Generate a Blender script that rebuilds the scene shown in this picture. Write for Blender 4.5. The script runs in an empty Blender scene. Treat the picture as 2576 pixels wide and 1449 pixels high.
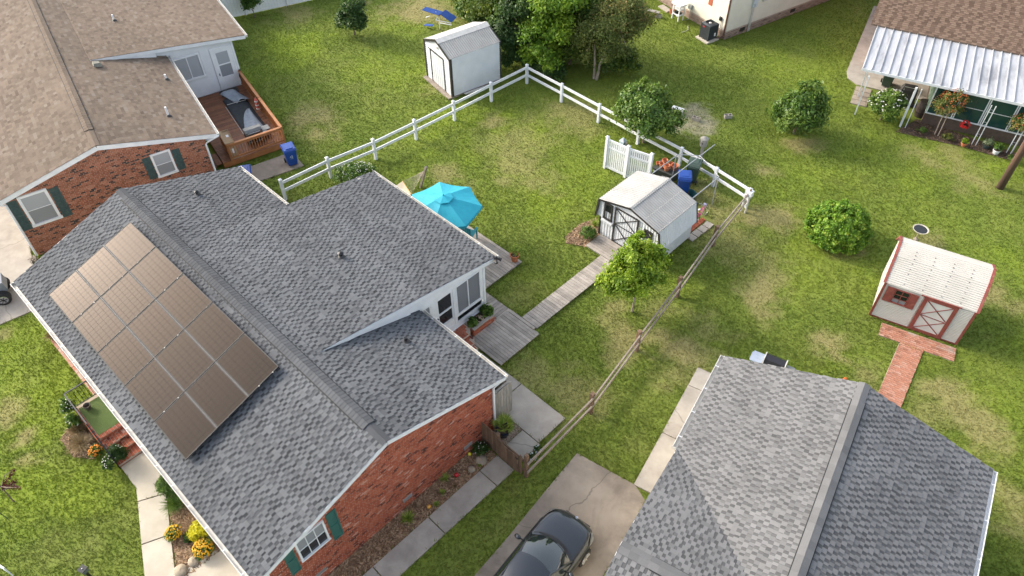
import bpy, math, random
import numpy as np
from mathutils import Vector, Matrix

SC = bpy.context.scene
COL = SC.collection
rnd = random.Random(11)
rng = np.random.default_rng(11)

# ------------------------------------------------------------------ camera
TH, PITCH, ROLL, CAMH = -0.77924, 0.81486, -0.01074, 23.0
_e1y, _e2y = math.sin(TH), math.cos(TH)
FWD = Vector((_e1y * math.cos(PITCH), _e2y * math.cos(PITCH), -math.sin(PITCH)))
UP0 = Vector((_e1y * math.sin(PITCH), _e2y * math.sin(PITCH), math.cos(PITCH)))
RT0 = Vector((math.cos(TH), -math.sin(TH), 0))
RT = RT0 * math.cos(ROLL) + UP0 * math.sin(ROLL)
UP = UP0 * math.cos(ROLL) - RT0 * math.sin(ROLL)
cam_data = bpy.data.cameras.new('camera')
cam_data.sensor_fit = 'HORIZONTAL'
cam_data.sensor_width = 36.0
cam_data.lens = 36.0 * 1908.8 / 2576.0
cam_data.clip_start = 0.1
cam_data.clip_end = 2000.0
cam = bpy.data.objects.new('camera', cam_data)
COL.objects.link(cam)
mw = Matrix.Identity(4)
for i in range(3):
    mw[i][0], mw[i][1], mw[i][2] = RT[i], UP[i], -FWD[i]
mw[2][3] = CAMH
cam.matrix_world = mw
SC.camera = cam
CAMPOS = Vector((0, 0, CAMH))


def in_view(p, m=0.02):
    d = Vector(p) - CAMPOS
    z = d.dot(FWD)
    if z <= 0:
        return False
    x = d.dot(RT) / z * 1908.8 / 1288.0
    y = d.dot(UP) / z * 1908.8 / 724.5
    return abs(x) < 1 - m and abs(y) < 1 - m


# ------------------------------------------------------------------ sky, sun, exposure
SUN_EL = math.radians(27)
SUN_DIR = Vector((-0.955 * math.cos(SUN_EL), -0.297 * math.cos(SUN_EL), math.sin(SUN_EL)))
world = bpy.data.worlds.new('World')
SC.world = world
world.use_nodes = True
wn = world.node_tree
bg = wn.nodes['Background']
sky = wn.nodes.new('ShaderNodeTexSky')
sky.sky_type = 'NISHITA'
sky.sun_disc = False
sky.sun_elevation = SUN_EL
sky.sun_rotation = math.atan2(SUN_DIR.x, SUN_DIR.y)
sky.air_density = 1.0
sky.dust_density = 3.5
sky.ozone_density = 1.0
hz = wn.nodes.new('ShaderNodeHueSaturation')          # thin high haze: a paler, less blue sky everywhere
hz.inputs['Saturation'].default_value = 0.55
wn.links.new(sky.outputs['Color'], hz.inputs['Color'])
wn.links.new(hz.outputs['Color'], bg.inputs['Color'])
bg.inputs['Strength'].default_value = 0.15
sun_data = bpy.data.lights.new('sun', 'SUN')
sun_data.energy = 1.1
sun_data.angle = math.radians(10.0)
sun_data.color = (1.0, 0.91, 0.78)
sun = bpy.data.objects.new('sun', sun_data)
COL.objects.link(sun)
sun.location = (-40, -12, 40)
sun.rotation_mode = 'QUATERNION'
sun.rotation_quaternion = SUN_DIR.to_track_quat('Z', 'Y')
SC.view_settings.view_transform = 'Standard'
SC.view_settings.look = 'None'
SC.view_settings.exposure = 1.6
SC.view_settings.gamma = 1.0
SC.view_settings.use_curve_mapping = False
SC.render.engine = 'CYCLES'
SC.cycles.max_bounces = 6
SC.cycles.transparent_max_bounces = 8
SC.cycles.use_denoising = True

# ------------------------------------------------------------------ mesh helpers
OFF = {}


class MB:
    """collects shapes, then builds ONE mesh object"""

    def __init__(s):
        s.v, s.f, s.t, s.m = [], [], [], []

    def add(s, vs, fs, tone=0.5, mi=0):
        b = len(s.v)
        s.v.extend([tuple(v) for v in vs])
        for f in fs:
            s.f.append([b + i for i in f])
            s.t.append(tone)
            s.m.append(mi)
        return s

    def box(s, x0, x1, y0, y1, z0, z1, tone=0.5, mi=0, F=None):
        vs = [(x, y, z) for z in (z0, z1) for y in (y0, y1) for x in (x0, x1)]
        if F is not None:
            vs = [F @ Vector(v) for v in vs]
        return s.add(vs, [(0, 2, 3, 1), (4, 5, 7, 6), (0, 1, 5, 4), (2, 6, 7, 3), (0, 4, 6, 2), (1, 3, 7, 5)], tone, mi)

    def beam(s, p, q, w, h, up=(0, 0, 1), tone=0.5, mi=0):
        p, q = Vector(p), Vector(q)
        d = q - p
        L = d.length
        d.normalize()
        u = Vector(up)
        sd = d.cross(u)
        if sd.length < 1e-4:
            sd = d.cross(Vector((1, 0, 0)))
        sd.normalize()
        u = sd.cross(d).normalized()
        M = Matrix((d, sd * -1, u)).transposed().to_4x4()
        M.translation = p
        return s.box(0, L, -w / 2, w / 2, -h / 2, h / 2, tone, mi, M)

    def tube(s, pts, r, n=6, cap=True, tone=0.5, mi=0):
        pts = [Vector(p) for p in pts]
        rs = r if hasattr(r, '__len__') else [r] * len(pts)
        vs, fs = [], []
        for i, p in enumerate(pts):
            d = (pts[min(i + 1, len(pts) - 1)] - pts[max(i - 1, 0)])
            d = d.normalized() if d.length > 1e-9 else Vector((0, 0, 1))
            a = Vector((0, 0, 1)) if abs(d.z) < 0.9 else Vector((1, 0, 0))
            x = d.cross(a).normalized()
            y = d.cross(x).normalized()
            for k in range(n):
                t = 2 * math.pi * k / n
                vs.append(p + (x * math.cos(t) + y * math.sin(t)) * rs[i])
        for i in range(len(pts) - 1):
            for k in range(n):
                k2 = (k + 1) % n
                fs.append((i * n + k, (i + 1) * n + k, (i + 1) * n + k2, i * n + k2))
        if cap:
            fs.append(list(range(n)))
            fs.append(list(range((len(pts) - 1) * n, len(pts) * n))[::-1])
        return s.add(vs, fs, tone, mi)

    def lathe(s, prof, c=(0, 0, 0), n=16, tone=0.5, mi=0, cap=True):
        vs, fs = [], []
        for r, z in prof:
            for k in range(n):
                t = 2 * math.pi * k / n
                vs.append((c[0] + r * math.cos(t), c[1] + r * math.sin(t), c[2] + z))
        for i in range(len(prof) - 1):
            for k in range(n):
                k2 = (k + 1) % n
                fs.append((i * n + k, i * n + k2, (i + 1) * n + k2, (i + 1) * n + k))
        if cap:
            fs.append(list(range(n))[::-1])
            fs.append(list(range((len(prof) - 1) * n, len(prof) * n)))
        return s.add(vs, fs, tone, mi)

    def prism(s, poly, z0, z1, F=None, tone=0.5, mi=0):
        n = len(poly)
        vs = [(x, y, z0) for x, y in poly] + [(x, y, z1) for x, y in poly]
        if F is not None:
            vs = [F @ Vector(v) for v in vs]
        fs = [list(range(n))[::-1], list(range(n, 2 * n))]
        fs += [(i, (i + 1) % n, n + (i + 1) % n, n + i) for i in range(n)]
        return s.add(vs, fs, tone, mi)

    def quad(s, a, b, c, d, tone=0.5, mi=0):
        return s.add([a, b, c, d], [(0, 1, 2, 3)], tone, mi)

    def rock(s, c, r, seed=0, n=9, m=6, tone=0.5):
        g = random.Random(seed)
        vs, fs = [], []
        for i in range(m + 1):
            ph = math.pi * i / m
            for k in range(n):
                t = 2 * math.pi * k / n
                q = 1 + g.uniform(-.1, .1)
                vs.append((c[0] + r[0] * q * math.sin(ph) * math.cos(t), c[1] + r[1] * q * math.sin(ph) * math.sin(t), c[2] + r[2] * q * math.cos(ph)))
        for i in range(m):
            for k in range(n):
                k2 = (k + 1) % n
                fs.append((i * n + k, (i + 1) * n + k, (i + 1) * n + k2, i * n + k2))
        return s.add(vs, fs, tone)

    def build(s, name, mat, parent=None, smooth=False, kind=None, loc=None, rot=0.0):
        off = OFF.get(parent.name, (0, 0, 0)) if parent else (0, 0, 0)
        me = bpy.data.meshes.new(name)
        vs = s.v if off == (0, 0, 0) else [(v[0] - off[0], v[1] - off[1], v[2] - off[2]) for v in s.v]
        me.from_pydata(vs, [], s.f)
        for m in (mat if isinstance(mat, (list, tuple)) else [mat]):
            me.materials.append(m)
        if any(s.m):
            me.polygons.foreach_set('material_index', s.m)
        a = me.attributes.new('tone', 'FLOAT', 'FACE')
        a.data.foreach_set('value', s.t)
        if smooth:
            me.polygons.foreach_set('use_smooth', [True] * len(s.f))
        me.update()
        return link(name, me, parent, kind, loc, rot, off)


def link(name, me, parent=None, kind=None, loc=None, rot=0.0, off=(0, 0, 0)):
    o = bpy.data.objects.new(name, me)
    COL.objects.link(o)
    if parent:
        o.parent = parent
        OFF[o.name] = off
    if loc is not None:
        o.location = loc
    o.rotation_euler[2] = rot
    if kind:
        o['kind'] = kind
    return o


def np_mesh(name, verts, faces, mat, attrs=None, parent=None, kind=None, loc=None, smooth=False):
    """fast mesh: verts (n,3), faces (m,k) all with the same k"""
    off = OFF.get(parent.name, (0, 0, 0)) if parent else (0, 0, 0)
    verts = np.asarray(verts, np.float32) - np.asarray(off, np.float32)
    faces = np.asarray(faces, np.int32)
    me = bpy.data.meshes.new(name)
    nf, k = faces.shape
    me.vertices.add(len(verts))
    me.vertices.foreach_set('co', verts.ravel())
    me.loops.add(nf * k)
    me.loops.foreach_set('vertex_index', faces.ravel())
    me.polygons.add(nf)
    me.polygons.foreach_set('loop_start', np.arange(0, nf * k, k, dtype=np.int32))
    me.polygons.foreach_set('loop_total', np.full(nf, k, np.int32))
    me.materials.append(mat)
    for nm, (dom, val) in (attrs or {}).items():
        a = me.attributes.new(nm, 'FLOAT', dom)
        a.data.foreach_set('value', np.asarray(val, np.float32))
    if smooth:
        me.polygons.foreach_set('use_smooth', np.ones(nf, bool))
    me.update(calc_edges=True)
    return link(name, me, parent, kind, loc, 0.0, off)


def tag(o, label=None, cat=None, group=None, kind=None):
    if label:
        o['label'] = label
    if cat:
        o['category'] = cat
    if group:
        o['group'] = group
    if kind:
        o['kind'] = kind
    return o


def thing(name, label, cat, loc=(0, 0, 0), rot=0.0, group=None):
    o = bpy.data.objects.new(name, None)
    o.empty_display_size = 0.3
    COL.objects.link(o)
    o.location = loc
    o.rotation_euler[2] = rot
    return tag(o, label, cat, group)


def frame_thing(name, label, cat, ang, ox, oy, group=None):
    """a thing drawn in axes turned by ang degrees about the world origin; its Empty stands at (ox, oy) of those axes"""
    a = math.radians(ang)
    o = thing(name, label, cat, (ox * math.cos(a) - oy * math.sin(a), ox * math.sin(a) + oy * math.cos(a), 0), a, group)
    OFF[o.name] = (ox, oy, 0)
    return o


def wall_frame(origin, normal):
    n = Vector(normal).normalized()
    z = Vector((0, 0, 1))
    u = z.cross(n)
    M = Matrix((u, z, n)).transposed().to_4x4()
    M.translation = Vector(origin)
    return M


def slope_frame(origin, u, v):
    u, v = Vector(u).normalized(), Vector(v).normalized()
    M = Matrix((u, v, u.cross(v))).transposed().to_4x4()
    M.translation = Vector(origin)
    return M


def world_of(parent, p):
    """point in a thing's axes -> world (used only to see which pieces are nearest the viewer)"""
    o = parent
    while o.parent:
        o = o.parent
    off = Vector(OFF.get(o.name, (0, 0, 0)))
    return Vector(o.location) + Matrix.Rotation(o.rotation_euler[2], 3, 'Z') @ (Vector(p) - off)


# ------------------------------------------------------------------ materials
def _mat(name):
    m = bpy.data.materials.new(name)
    m.use_nodes = True
    nt = m.node_tree
    return m, nt, nt.nodes['Principled BSDF']


def _mix(nt, a, b, fac, mode='MIX'):
    n = nt.nodes.new('ShaderNodeMix')
    n.data_type = 'RGBA'
    n.blend_type = mode
    for sock, val in ((n.inputs['A'], a), (n.inputs['B'], b), (n.inputs['Factor'], fac)):
        if hasattr(val, 'links'):
            nt.links.new(val, sock)
        elif isinstance(val, (int, float)):
            sock.default_value = val
        else:
            sock.default_value = (*val, 1) if len(val) == 3 else val
    return n.outputs['Result']


def _noise(nt, scale, detail=4, rough=0.6, vec=None, dist=0.0):
    n = nt.nodes.new('ShaderNodeTexNoise')
    n.inputs['Scale'].default_value = scale
    n.inputs['Detail'].default_value = detail
    n.inputs['Roughness'].default_value = rough
    n.inputs['Distortion'].default_value = dist
    if vec is not None:
        nt.links.new(vec, n.inputs['Vector'])
    return n.outputs['Fac']


def _range(nt, val, a, b, c=0.0, d=1.0):
    n = nt.nodes.new('ShaderNodeMapRange')
    nt.links.new(val, n.inputs['Value'])
    for k, x in zip(('From Min', 'From Max', 'To Min', 'To Max'), (a, b, c, d)):
        n.inputs[k].default_value = x
    return n.outputs['Result']


def _attr(nt, name):
    n = nt.nodes.new('ShaderNodeAttribute')
    n.attribute_name = name
    return n.outputs['Fac']


def _coord(nt, kind='Object', scale=None):
    n = nt.nodes.new('ShaderNodeTexCoord')
    out = n.outputs[kind]
    if scale:
        mp = nt.nodes.new('ShaderNodeMapping')
        mp.inputs['Scale'].default_value = scale
        nt.links.new(out, mp.inputs['Vector'])
        out = mp.outputs['Vector']
    return out


def _bump(nt, bsdf, h, strength=0.3, dist=0.02):
    b = nt.nodes.new('ShaderNodeBump')
    b.inputs['Strength'].default_value = strength
    b.inputs['Distance'].default_value = dist
    nt.links.new(h, b.inputs['Height'])
    nt.links.new(b.outputs['Normal'], bsdf.inputs['Normal'])


def M(name, c1, c2=None, scale=6.0, rough=0.75, bump=0.0, bscale=60.0, metal=0.0, tone=None, ramp=None, stretch=None,
      spec=None, stain=None, coat=0.0, lo=0.35, hi=0.65, world_co=False, crack=0.0, weather=None):
    """general procedural material: two colours mixed by noise, tone per face, optional stains and fine relief"""
    m, nt, b = _mat(name)
    if world_co:
        g = nt.nodes.new('ShaderNodeNewGeometry')
        co = g.outputs['Position']
    else:
        co = _coord(nt, 'Object', stretch)
    c2 = c2 or tuple(x * 0.82 for x in c1)
    col = _mix(nt, c1, c2, _range(nt, _noise(nt, scale, 5, 0.6, co), lo, hi))
    if ramp:      # colours along the tone attribute
        r = nt.nodes.new('ShaderNodeValToRGB')
        el = r.color_ramp.elements
        while len(el) < len(ramp):
            el.new(0.5)
        for e, (p, c) in zip(el, ramp):
            e.position = p
            e.color = (*c, 1)
        nt.links.new(_attr(nt, 'tone'), r.inputs['Fac'])
        col = _mix(nt, r.outputs['Color'], col, 1.0, 'MULTIPLY')
    if tone:
        g = nt.nodes.new('ShaderNodeCombineColor')
        tv = _range(nt, _attr(nt, 'tone'), 0, 1, tone[0], tone[1])
        for k in ('Red', 'Green', 'Blue'):
            nt.links.new(tv, g.inputs[k])
        col = _mix(nt, col, g.outputs['Color'], 1.0, 'MULTIPLY')
    if stain:     # (colour, scale, low, high, amount)
        sc_, s_, l_, h_, am = stain
        col = _mix(nt, col, sc_, _range(nt, _noise(nt, s_, 6, 0.65, co, 0.4), l_, h_, 0, am))
    if weather:   # broad faded and dirty areas: (scale, darkest, lightest)
        g = nt.nodes.new('ShaderNodeCombineColor')
        tv = _range(nt, _noise(nt, weather[0], 5, 0.6, co, 0.6), 0.32, 0.68, weather[1], weather[2])
        for k in ('Red', 'Green', 'Blue'):
            nt.links.new(tv, g.inputs[k])
        col = _mix(nt, col, g.outputs['Color'], 1.0, 'MULTIPLY')
    if crack:     # hairline cracks
        nz = nt.nodes.new('ShaderNodeTexNoise')
        nz.inputs['Scale'].default_value = 1.7
        nt.links.new(co, nz.inputs['Vector'])
        vm = _mix(nt, co, nz.outputs['Color'], 0.25)
        vo = nt.nodes.new('ShaderNodeTexVoronoi')
        vo.feature = 'DISTANCE_TO_EDGE'
        vo.inputs['Scale'].default_value = crack
        nt.links.new(vm, vo.inputs['Vector'])
        col = _mix(nt, col, tuple(x * 0.3 for x in c2), _range(nt, vo.outputs['Distance'], 0.0, 0.004, 0.55, 0.0))
    nt.links.new(col, b.inputs['Base Color'])
    b.inputs['Roughness'].default_value = rough
    b.inputs['Metallic'].default_value = metal
    if spec is not None:
        b.inputs['Specular IOR Level'].default_value = spec
    if coat:
        b.inputs['Coat Weight'].default_value = coat
        b.inputs['Coat Roughness'].default_value = 0.04
    if bump:
        _bump(nt, b, _noise(nt, bscale, 3, 0.6, co), bump, 0.01)
    return m


def leaf_mat(name, ramp, trans=0.35, rough=0.55):
    m, nt, b = _mat(name)
    r = nt.nodes.new('ShaderNodeValToRGB')
    el = r.color_ramp.elements
    while len(el) < len(ramp):
        el.new(0.5)
    for e, (p, c) in zip(el, ramp):
        e.position = p
        e.color = (*c, 1)
    nt.links.new(_attr(nt, 'tone'), r.inputs['Fac'])
    nt.links.new(r.outputs['Color'], b.inputs['Base Color'])
    b.inputs['Roughness'].default_value = rough
    b.inputs['Specular IOR Level'].default_value = 0.3
    t = nt.nodes.new('ShaderNodeBsdfTranslucent')
    nt.links.new(r.outputs['Color'], t.inputs['Color'])
    ms = nt.nodes.new('ShaderNodeMixShader')
    ms.inputs[0].default_value = trans
    nt.links.new(b.outputs[0], ms.inputs[1])
    nt.links.new(t.outputs[0], ms.inputs[2])
    nt.links.new(ms.outputs[0], nt.nodes['Material Output'].inputs['Surface'])
    return m


def glass_mat(name, col, rough=0.05, alpha=1.0, spec=0.5):
    m, nt, b = _mat(name)
    b.inputs['Base Color'].default_value = (*col, 1)
    b.inputs['Roughness'].default_value = rough
    b.inputs['Specular IOR Level'].default_value = spec
    b.inputs['Alpha'].default_value = alpha
    return m


def lawn_mat(name, blade=False):
    m, nt, b = _mat(name)
    g = nt.nodes.new('ShaderNodeNewGeometry')
    co = g.outputs['Position']
    mid = _mix(nt, (0.120, 0.170, 0.024), (0.172, 0.214, 0.038), _range(nt, _noise(nt, 0.55, 6, 0.65, co), 0.30, 0.70))
    fine = _range(nt, _noise(nt, 7.0, 5, 0.7, co), 0.3, 0.7)
    mid = _mix(nt, mid, (0.215, 0.205, 0.075), _range(nt, _noise(nt, 2.4, 6, 0.7, co, 0.3), 0.54, 0.76, 0, 0.32))
    col = _mix(nt, mid, _mix(nt, (0.175, 0.25, 0.022), (0.26, 0.32, 0.036), fine), _attr(nt, 'lush'))
    col = _mix(nt, col, _mix(nt, (0.26, 0.205, 0.09), (0.37, 0.30, 0.155), fine), _attr(nt, 'dry'))
    col = _mix(nt, col, (0.32, 0.28, 0.21), _attr(nt, 'sand'))
    if blade:
        gcol = nt.nodes.new('ShaderNodeCombineColor')
        tv = _range(nt, _attr(nt, 'tone'), 0, 1, 0.86, 1.14)
        for k in ('Red', 'Green', 'Blue'):
            nt.links.new(tv, gcol.inputs[k])
        col = _mix(nt, col, gcol.outputs['Color'], 1.0, 'MULTIPLY')
    else:
        col = _mix(nt, col, (0.055, 0.06, 0.02), _range(nt, _noise(nt, 16, 4, 0.7, co), 0.5, 0.75, 0, 0.25))
        _bump(nt, b, _noise(nt, 30, 4, 0.7, co), 0.7, 0.03)
    nt.links.new(col, b.inputs['Base Color'])
    b.inputs['Roughness'].default_value = 0.9
    b.inputs['Specular IOR Level'].default_value = 0.15
    if blade:
        t = nt.nodes.new('ShaderNodeBsdfTranslucent')
        nt.links.new(col, t.inputs['Color'])
        ms = nt.nodes.new('ShaderNodeMixShader')
        ms.inputs[0].default_value = 0.35
        nt.links.new(b.outputs[0], ms.inputs[1])
        nt.links.new(t.outputs[0], ms.inputs[2])
        nt.links.new(ms.outputs[0], nt.nodes['Material Output'].inputs['Surface'])
    return m


MT = {}
MT['lawn'] = lawn_mat('lawn')
MT['blade'] = lawn_mat('grass_blade', True)
grain = dict(scale=90, rough=0.95, bump=0.25, bscale=220, spec=0.2, world_co=True)
MT['shingle'] = M('grey_shingle', (1.05, 1.05, 1.06), (0.82, 0.83, 0.85), ramp=[(0, (0.040, 0.042, 0.045)), (0.35, (0.080, 0.083, 0.087)), (0.6, (0.124, 0.128, 0.132)), (1, (0.165, 0.170, 0.173))], weather=(0.45, 0.82, 1.12), **grain)
MT['shingle2'] = M('pale_grey_shingle', (1.05, 1.05, 1.05), (0.82, 0.82, 0.83), ramp=[(0, (0.082, 0.082, 0.082)), (0.35, (0.120, 0.120, 0.120)), (0.6, (0.172, 0.171, 0.169)), (1, (0.222, 0.220, 0.216))], weather=(0.5, 0.86, 1.1), **grain)
MT['shingle_tan'] = M('tan_shingle', (1.05, 1.05, 1.05), (0.85, 0.85, 0.86), ramp=[(0, (0.112, 0.083, 0.062)), (0.4, (0.150, 0.114, 0.086)), (0.7, (0.182, 0.140, 0.105)), (1, (0.202, 0.166, 0.133))], weather=(0.3, 0.86, 1.1), **grain)
MT['shingle_brown'] = M('brown_shingle', (1.05, 1.05, 1.05), (0.85, 0.85, 0.86), ramp=[(0, (0.085, 0.056, 0.040)), (0.4, (0.135, 0.090, 0.064)), (0.7, (0.175, 0.120, 0.086)), (1, (0.21, 0.150, 0.110))], **grain)
MT['underlay'] = M('roof_underlay', (0.06, 0.063, 0.07), rough=0.95)
MT['underlay_tan'] = M('roof_underlay_tan', (0.20, 0.15, 0.11), rough=0.95)
MT['black_gap'] = M('black_vent_edge', (0.012, 0.013, 0.015), rough=0.8)
MT['brick'] = M('red_brick', (1.1, 1.1, 1.1), (0.8, 0.78, 0.78), scale=40, rough=0.9, bump=0.2, bscale=150, ramp=[(0, (0.085, 0.028, 0.020)), (0.25, (0.25, 0.062, 0.032)), (0.6, (0.36, 0.094, 0.045)), (0.85, (0.42, 0.135, 0.072)), (1, (0.48, 0.27, 0.21))])
MT['brick_dark'] = M('mixed_brick', (1.1, 1.1, 1.1), (0.8, 0.78, 0.78), scale=40, rough=0.9, bump=0.2, bscale=150, ramp=[(0, (0.04, 0.034, 0.034)), (0.15, (0.11, 0.05, 0.036)), (0.3, (0.24, 0.085, 0.045)), (0.7, (0.36, 0.14, 0.078)), (1, (0.42, 0.20, 0.13))])
MT['brick_path'] = M('path_brick', (1.1, 1.1, 1.1), (0.75, 0.73, 0.72), scale=30, rough=0.95, bump=0.3, bscale=120, ramp=[(0, (0.27, 0.12, 0.075)), (0.6, (0.42, 0.19, 0.12)), (1, (0.46, 0.27, 0.20))], stain=((0.42, 0.37, 0.31), 2.0, 0.50, 0.62, 0.75))
MT['brick_grey'] = M('brown_grey_brick', (1.1, 1.1, 1.1), (0.8, 0.8, 0.8), scale=40, rough=0.9, ramp=[(0, (0.13, 0.09, 0.07)), (0.5, (0.28, 0.20, 0.155)), (1, (0.36, 0.28, 0.22))])
MT['mortar'] = M('mortar', (0.56, 0.48, 0.42), (0.46, 0.39, 0.34), scale=25, rough=0.95)
MT['mortar_dark'] = M('weathered_mortar', (0.44, 0.35, 0.28), rough=0.95, scale=25)
MT['white'] = M('white_paint', (0.74, 0.745, 0.75), (0.66, 0.67, 0.68), scale=3, rough=0.45, stain=((0.55, 0.53, 0.48), 5, 0.6, 0.8, 0.35))
MT['vinyl'] = M('white_vinyl', (0.76, 0.765, 0.77), (0.69, 0.70, 0.71), scale=2, rough=0.35, stain=((0.55, 0.54, 0.48), 4, 0.6, 0.8, 0.3))
MT['gutter'] = M('gutter_metal', (0.62, 0.60, 0.56), (0.52, 0.50, 0.45), scale=5, rough=0.4, stain=((0.30, 0.27, 0.22), 3.5, 0.58, 0.75, 0.6))
MT['siding'] = M('white_siding', (0.62, 0.63, 0.64), (0.55, 0.565, 0.58), scale=1.5, rough=0.5, stain=((0.55, 0.56, 0.56), 2.5, 0.55, 0.8, 0.35))
MT['cream'] = M('cream_siding', (0.66, 0.62, 0.52), (0.60, 0.56, 0.46), scale=1.5, rough=0.5)
MT['cream_white'] = M('cream_metal', (0.53, 0.505, 0.455), (0.46, 0.435, 0.385), scale=1.0, rough=0.42, stain=((0.55, 0.50, 0.40), 2.2, 0.6, 0.8, 0.3))
MT['barn_red'] = M('barn_red_paint', (0.25, 0.062, 0.046), (0.19, 0.044, 0.034), scale=5, rough=0.65, stain=((0.42, 0.20, 0.15), 6, 0.55, 0.75, 0.5))
MT['black'] = M('black_trim', (0.022, 0.020, 0.019), (0.035, 0.03, 0.028), scale=6, rough=0.5)
MT['black_metal'] = M('black_metal', (0.02, 0.021, 0.023), rough=0.35, metal=0.3)
MT['dark_green'] = M('dark_green_shutter', (0.030, 0.062, 0.060), (0.055, 0.095, 0.092), scale=9, rough=0.6, stain=((0.12, 0.16, 0.16), 12, 0.55, 0.75, 0.5))
MT['teal_green'] = M('green_shutter', (0.030, 0.125, 0.105), (0.022, 0.095, 0.082), scale=5, rough=0.55)
MT['concrete'] = M('concrete', (0.40, 0.36, 0.305), (0.32, 0.285, 0.24), scale=1.6, rough=0.95, bump=0.15, bscale=90, stain=((0.20, 0.175, 0.15), 0.9, 0.52, 0.75, 0.6), world_co=True, crack=0.22)
MT['concrete_pale'] = M('pale_concrete', (0.50, 0.455, 0.37), (0.42, 0.375, 0.30), scale=1.4, rough=0.95, bump=0.12, bscale=90, stain=((0.30, 0.265, 0.21), 1.1, 0.56, 0.8, 0.45), world_co=True)
MT['concrete_old'] = M('old_concrete', (0.36, 0.30, 0.235), (0.25, 0.205, 0.16), scale=0.7, rough=0.95, bump=0.2, bscale=60, stain=((0.14, 0.115, 0.092), 0.55, 0.46, 0.68, 0.75), world_co=True, crack=0.28)
MT['deck'] = M('weathered_deck', (0.38, 0.335, 0.285), (0.28, 0.245, 0.21), scale=3, rough=0.9, bump=0.2, bscale=40, tone=(0.75, 1.2), stretch=(1, 1, 1), stain=((0.17, 0.15, 0.13), 4, 0.55, 0.8, 0.5))
MT['wood_brown'] = M('brown_fence_wood', (0.20, 0.125, 0.075), (0.13, 0.08, 0.05), scale=5, rough=0.85, tone=(0.75, 1.25), stretch=(3, 3, 0.6))
MT['wood_rail'] = M('weathered_rail', (0.30, 0.25, 0.20), (0.215, 0.175, 0.14), scale=4, rough=0.9, bump=0.2, bscale=40, tone=(0.8, 1.2), stain=((0.16, 0.12, 0.09), 5, 0.58, 0.75, 0.5))
MT['wood_grey'] = M('grey_fence_wood', (0.34, 0.32, 0.28), (0.24, 0.22, 0.19), scale=5, rough=0.9, tone=(0.75, 1.2), stretch=(3, 3, 0.5))
MT['wood_red'] = M('stained_deck', (0.215, 0.088, 0.040), (0.16, 0.062, 0.028), scale=3, rough=0.6, tone=(0.8, 1.2))
MT['wood_orange'] = M('stained_railing', (0.40, 0.165, 0.056), (0.31, 0.12, 0.042), scale=3, rough=0.6, tone=(0.85, 1.15))
MT['metal_roof'] = M('corrugated_metal', (0.33, 0.325, 0.31), (0.26, 0.255, 0.24), scale=1.5, rough=0.55, metal=0.0, stain=((0.40, 0.36, 0.31), 2, 0.55, 0.75, 0.5))
MT['patio_roof'] = M('white_metal_roof', (0.45, 0.455, 0.465), (0.35, 0.36, 0.38), scale=2, rough=0.45, metal=0.0, stain=((0.17, 0.17, 0.18), 1.6, 0.52, 0.70, 0.8), stretch=(1, 0.25, 1))
MT['bin_blue'] = M('blue_plastic', (0.012, 0.062, 0.30), (0.010, 0.048, 0.24), scale=3, rough=0.4)
MT['bin_green'] = M('green_plastic', (0.045, 0.075, 0.055), (0.035, 0.06, 0.045), scale=3, rough=0.5)
MT['terracotta'] = M('terracotta', (0.50, 0.17, 0.075), (0.42, 0.14, 0.065), scale=8, rough=0.85, tone=(0.8, 1.2))
MT['soil'] = M('soil', (0.055, 0.036, 0.024), (0.10, 0.07, 0.05), scale=12, rough=1.0, bump=0.5, bscale=40)
MT['mulch'] = M('mulch_ground', (0.22, 0.135, 0.075), (0.14, 0.085, 0.05), scale=14, rough=1.0, bump=0.6, bscale=40, world_co=True)
MT['chips'] = M('wood_chips', (1, 1, 1), (0.8, 0.8, 0.8), rough=0.95, ramp=[(0, (0.11, 0.062, 0.034)), (0.5, (0.27, 0.165, 0.090)), (1, (0.44, 0.31, 0.19))])
MT['chips_dark'] = M('dark_chips', (1, 1, 1), (0.8, 0.8, 0.8), rough=0.95, ramp=[(0, (0.05, 0.027, 0.018)), (0.5, (0.13, 0.075, 0.045)), (1, (0.25, 0.17, 0.11))])
MT['pebbles'] = M('pebbles', (1, 1, 1), (0.8, 0.8, 0.8), rough=0.9, ramp=[(0, (0.14, 0.095, 0.065)), (0.5, (0.29, 0.21, 0.145)), (1, (0.42, 0.34, 0.26))])
MT['stone'] = M('river_rock', (0.36, 0.30, 0.22), (0.26, 0.215, 0.16), scale=7, rough=0.9, bump=0.2, bscale=30)
MT['teal'] = M('teal_canvas', (0.014, 0.33, 0.43), (0.012, 0.29, 0.39), scale=3, rough=0.75, tone=(0.9, 1.1))
MT['tealpaint'] = M('teal_paint', (0.02, 0.27, 0.32), rough=0.5)
MT['tyre'] = M('tyre_rubber', (0.014, 0.014, 0.015), (0.022, 0.022, 0.023), scale=20, rough=0.85)
MT['chrome'] = M('wheel_metal', (0.55, 0.56, 0.58), rough=0.25, metal=0.9)
MT['glass_dark'] = glass_mat('dark_glass', (0.012, 0.014, 0.017), 0.04)
MT['glass_grey'] = glass_mat('screened_glass', (0.23, 0.24, 0.255), 0.3)
MT['glass_mid'] = glass_mat('blind_glass', (0.34, 0.355, 0.375), 0.2)
MT['glass_green'] = glass_mat('green_glass', (0.018, 0.055, 0.048), 0.06)
MT['screen'] = glass_mat('insect_screen', (0.24, 0.25, 0.27), 0.6, 0.62, 0.2)
MT['interior'] = M('porch_interior', (0.30, 0.29, 0.28), rough=0.9)
MT['bark'] = M('bark', (0.20, 0.15, 0.11), (0.13, 0.095, 0.07), scale=12, rough=0.95, bump=0.4, bscale=30)
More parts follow.
